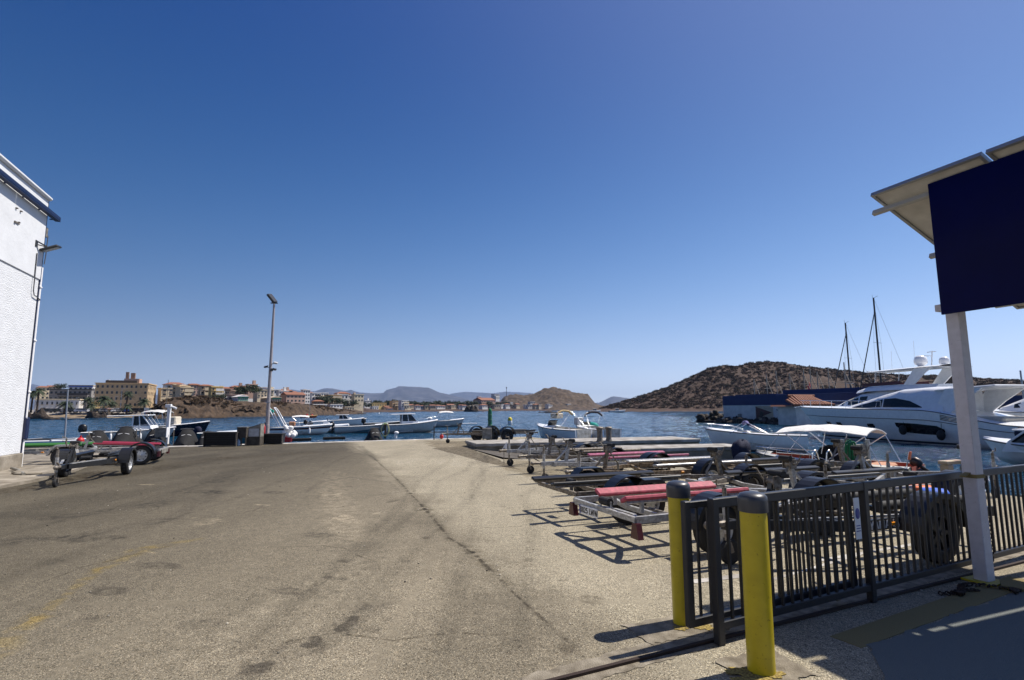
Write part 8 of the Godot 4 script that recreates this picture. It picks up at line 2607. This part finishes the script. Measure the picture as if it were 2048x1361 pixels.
	# palms, cars, lamps on the beach road
	var pl := [[Vector3(-153.4, -0.06, -176), 7.2, 1.0, 0.3, "tall palm next to the white building corner"], [Vector3(-160.63, -0.11, -182), 6.8, 1.0, -0.2, "palm half hidden by the white building"], [Vector3(-144.56, 0.06, -176), 3.0, 1.05, 0.2, "short thick palm before the long white building"], [Vector3(-138.23, 0.17, -178), 4.4, 0.85, -0.2, "palm at the right end of the long white building"], [Vector3(-132.78, 0.21, -172), 2.4, 0.75, 0.1, "low palm beside the cream house"], [Vector3(-134.85, 0.29, -180), 4.6, 1.25, 0.2, "bushy palm before the left end of the hotel"], [Vector3(-133.28, 0.2, -188), 6.6, 0.85, 0.3, "tallest palm in front of the hotel"], [Vector3(-123.03, 0.3, -174), 2.0, 0.8, -0.1, "low palm below the tallest one"], [Vector3(-122.86, 0.22, -182), 3.8, 1.0, 0.2, "palm before the right end of the hotel"], [Vector3(-135.16, 0.25, -184), 3.2, 0.8, 0.0, "small palm between the bushy one and the tallest one"]]
	for q in pl: palm(q[4], Vector3(q[0].x, 1.0, q[0].z), q[1], q[2], q[3])
	var cx := [98.0, 112.0, 138.0, 150.0, 163.0, 188.0, 200.0, 212.0, 226.0, 236.0, 248.0, 262.0, 274.0, 290.0]
	var kinds := [1, 1, 0, 1, 0, 0, 1, 2, 0, 0, 2, 3, 1, 1]
	var near := ["by the tall palm", "by the short palm", "right of the short palm", "before the long building", "near the building end", "below the cream house", "left of the bushy palm", "under the bushy palm", "before the hotel corner", "left of the tallest palm", "under the tallest palm", "right of the tallest palm", "before the hotel doors", "under the last palm"]
	for k in cx.size():
		var z := 178.0
		car("%s car parked on the beach road %s" % [pn[kinds[k]], near[k]], Vector3(px_dir(cx[k]) * z, 1.0, -z), 0.72 + 0.06 * (k % 3), paints[kinds[k]], k == 2)
	for q in [[Vector3(-130.85, 0.25, -182), 8.0, "tall thin lamp post before the hotel"], [Vector3(-135.77, 0.23, -186), 5.5, "short lamp post left of the tall one before the hotel"], [Vector3(-144.23, 0.17, -180), 5.0, "lamp post before the long white building"]]:
		var lp := thing("street_lamp", q[2], "street lamp", Vector3(q[0].x, 1.0, q[0].z), 0.0, "lamps on the beach road")
		put(S().tube([Vector3(0, 0, 0), Vector3(0, q[1], 0)], 0.09, 6, 0.06), "pole", M.alu_mast, lp)
		put(S().box(Vector3(0.4, q[1], 0), Vector3(0.9, 0.12, 0.2)), "head", M.panel_white, lp)
	var kk := house("small white kiosk on the promenade below the hotel", Vector3(-129.13, 0.47, -176), 1.61, 1.76, 0.85, {"wall": "f_cream", "roof": "hip", "floors": 1, "cols": 2, "depth": 2.0, "foot": 0.8})
	var gw := thing("graffiti_wall", "white graffiti covered wall at the foot of the cliff", "wall", Vector3(-105.36, 0.23, -160), 0.5)
	put(S().box(Vector3(0, 0.9, 0), Vector3(4.4, 2.6, 0.4)), "wall", M.f_white, gw)
	for k in 5: put(S().box(Vector3(-1.7 + k * 0.85, 1.0 + 0.25 * (k % 2), 0.22), Vector3(0.5, 0.8, 0.03), Basis(Vector3(0, 0, 1), 0.3 * (k % 3 - 1))), "painted_letter", M.canvas_teal if k % 2 else M.faded_pink, gw)
	# aerial on the hill
	var am := thing("radio_mast", "thin dark radio mast on the ridge left of the round hill", "mast", Vector3(-7.82, 18.54, -740), 0)
	put(S().tube([Vector3(0, -4, 0), Vector3(0, 12.5, 0)], 0.45, 6, 0.25), "pole", M.dark_mast, am)
	put(S().box(Vector3(0, 11.5, 0), Vector3(1.4, 1.6, 1.4)), "aerials", M.dark_mast, am)
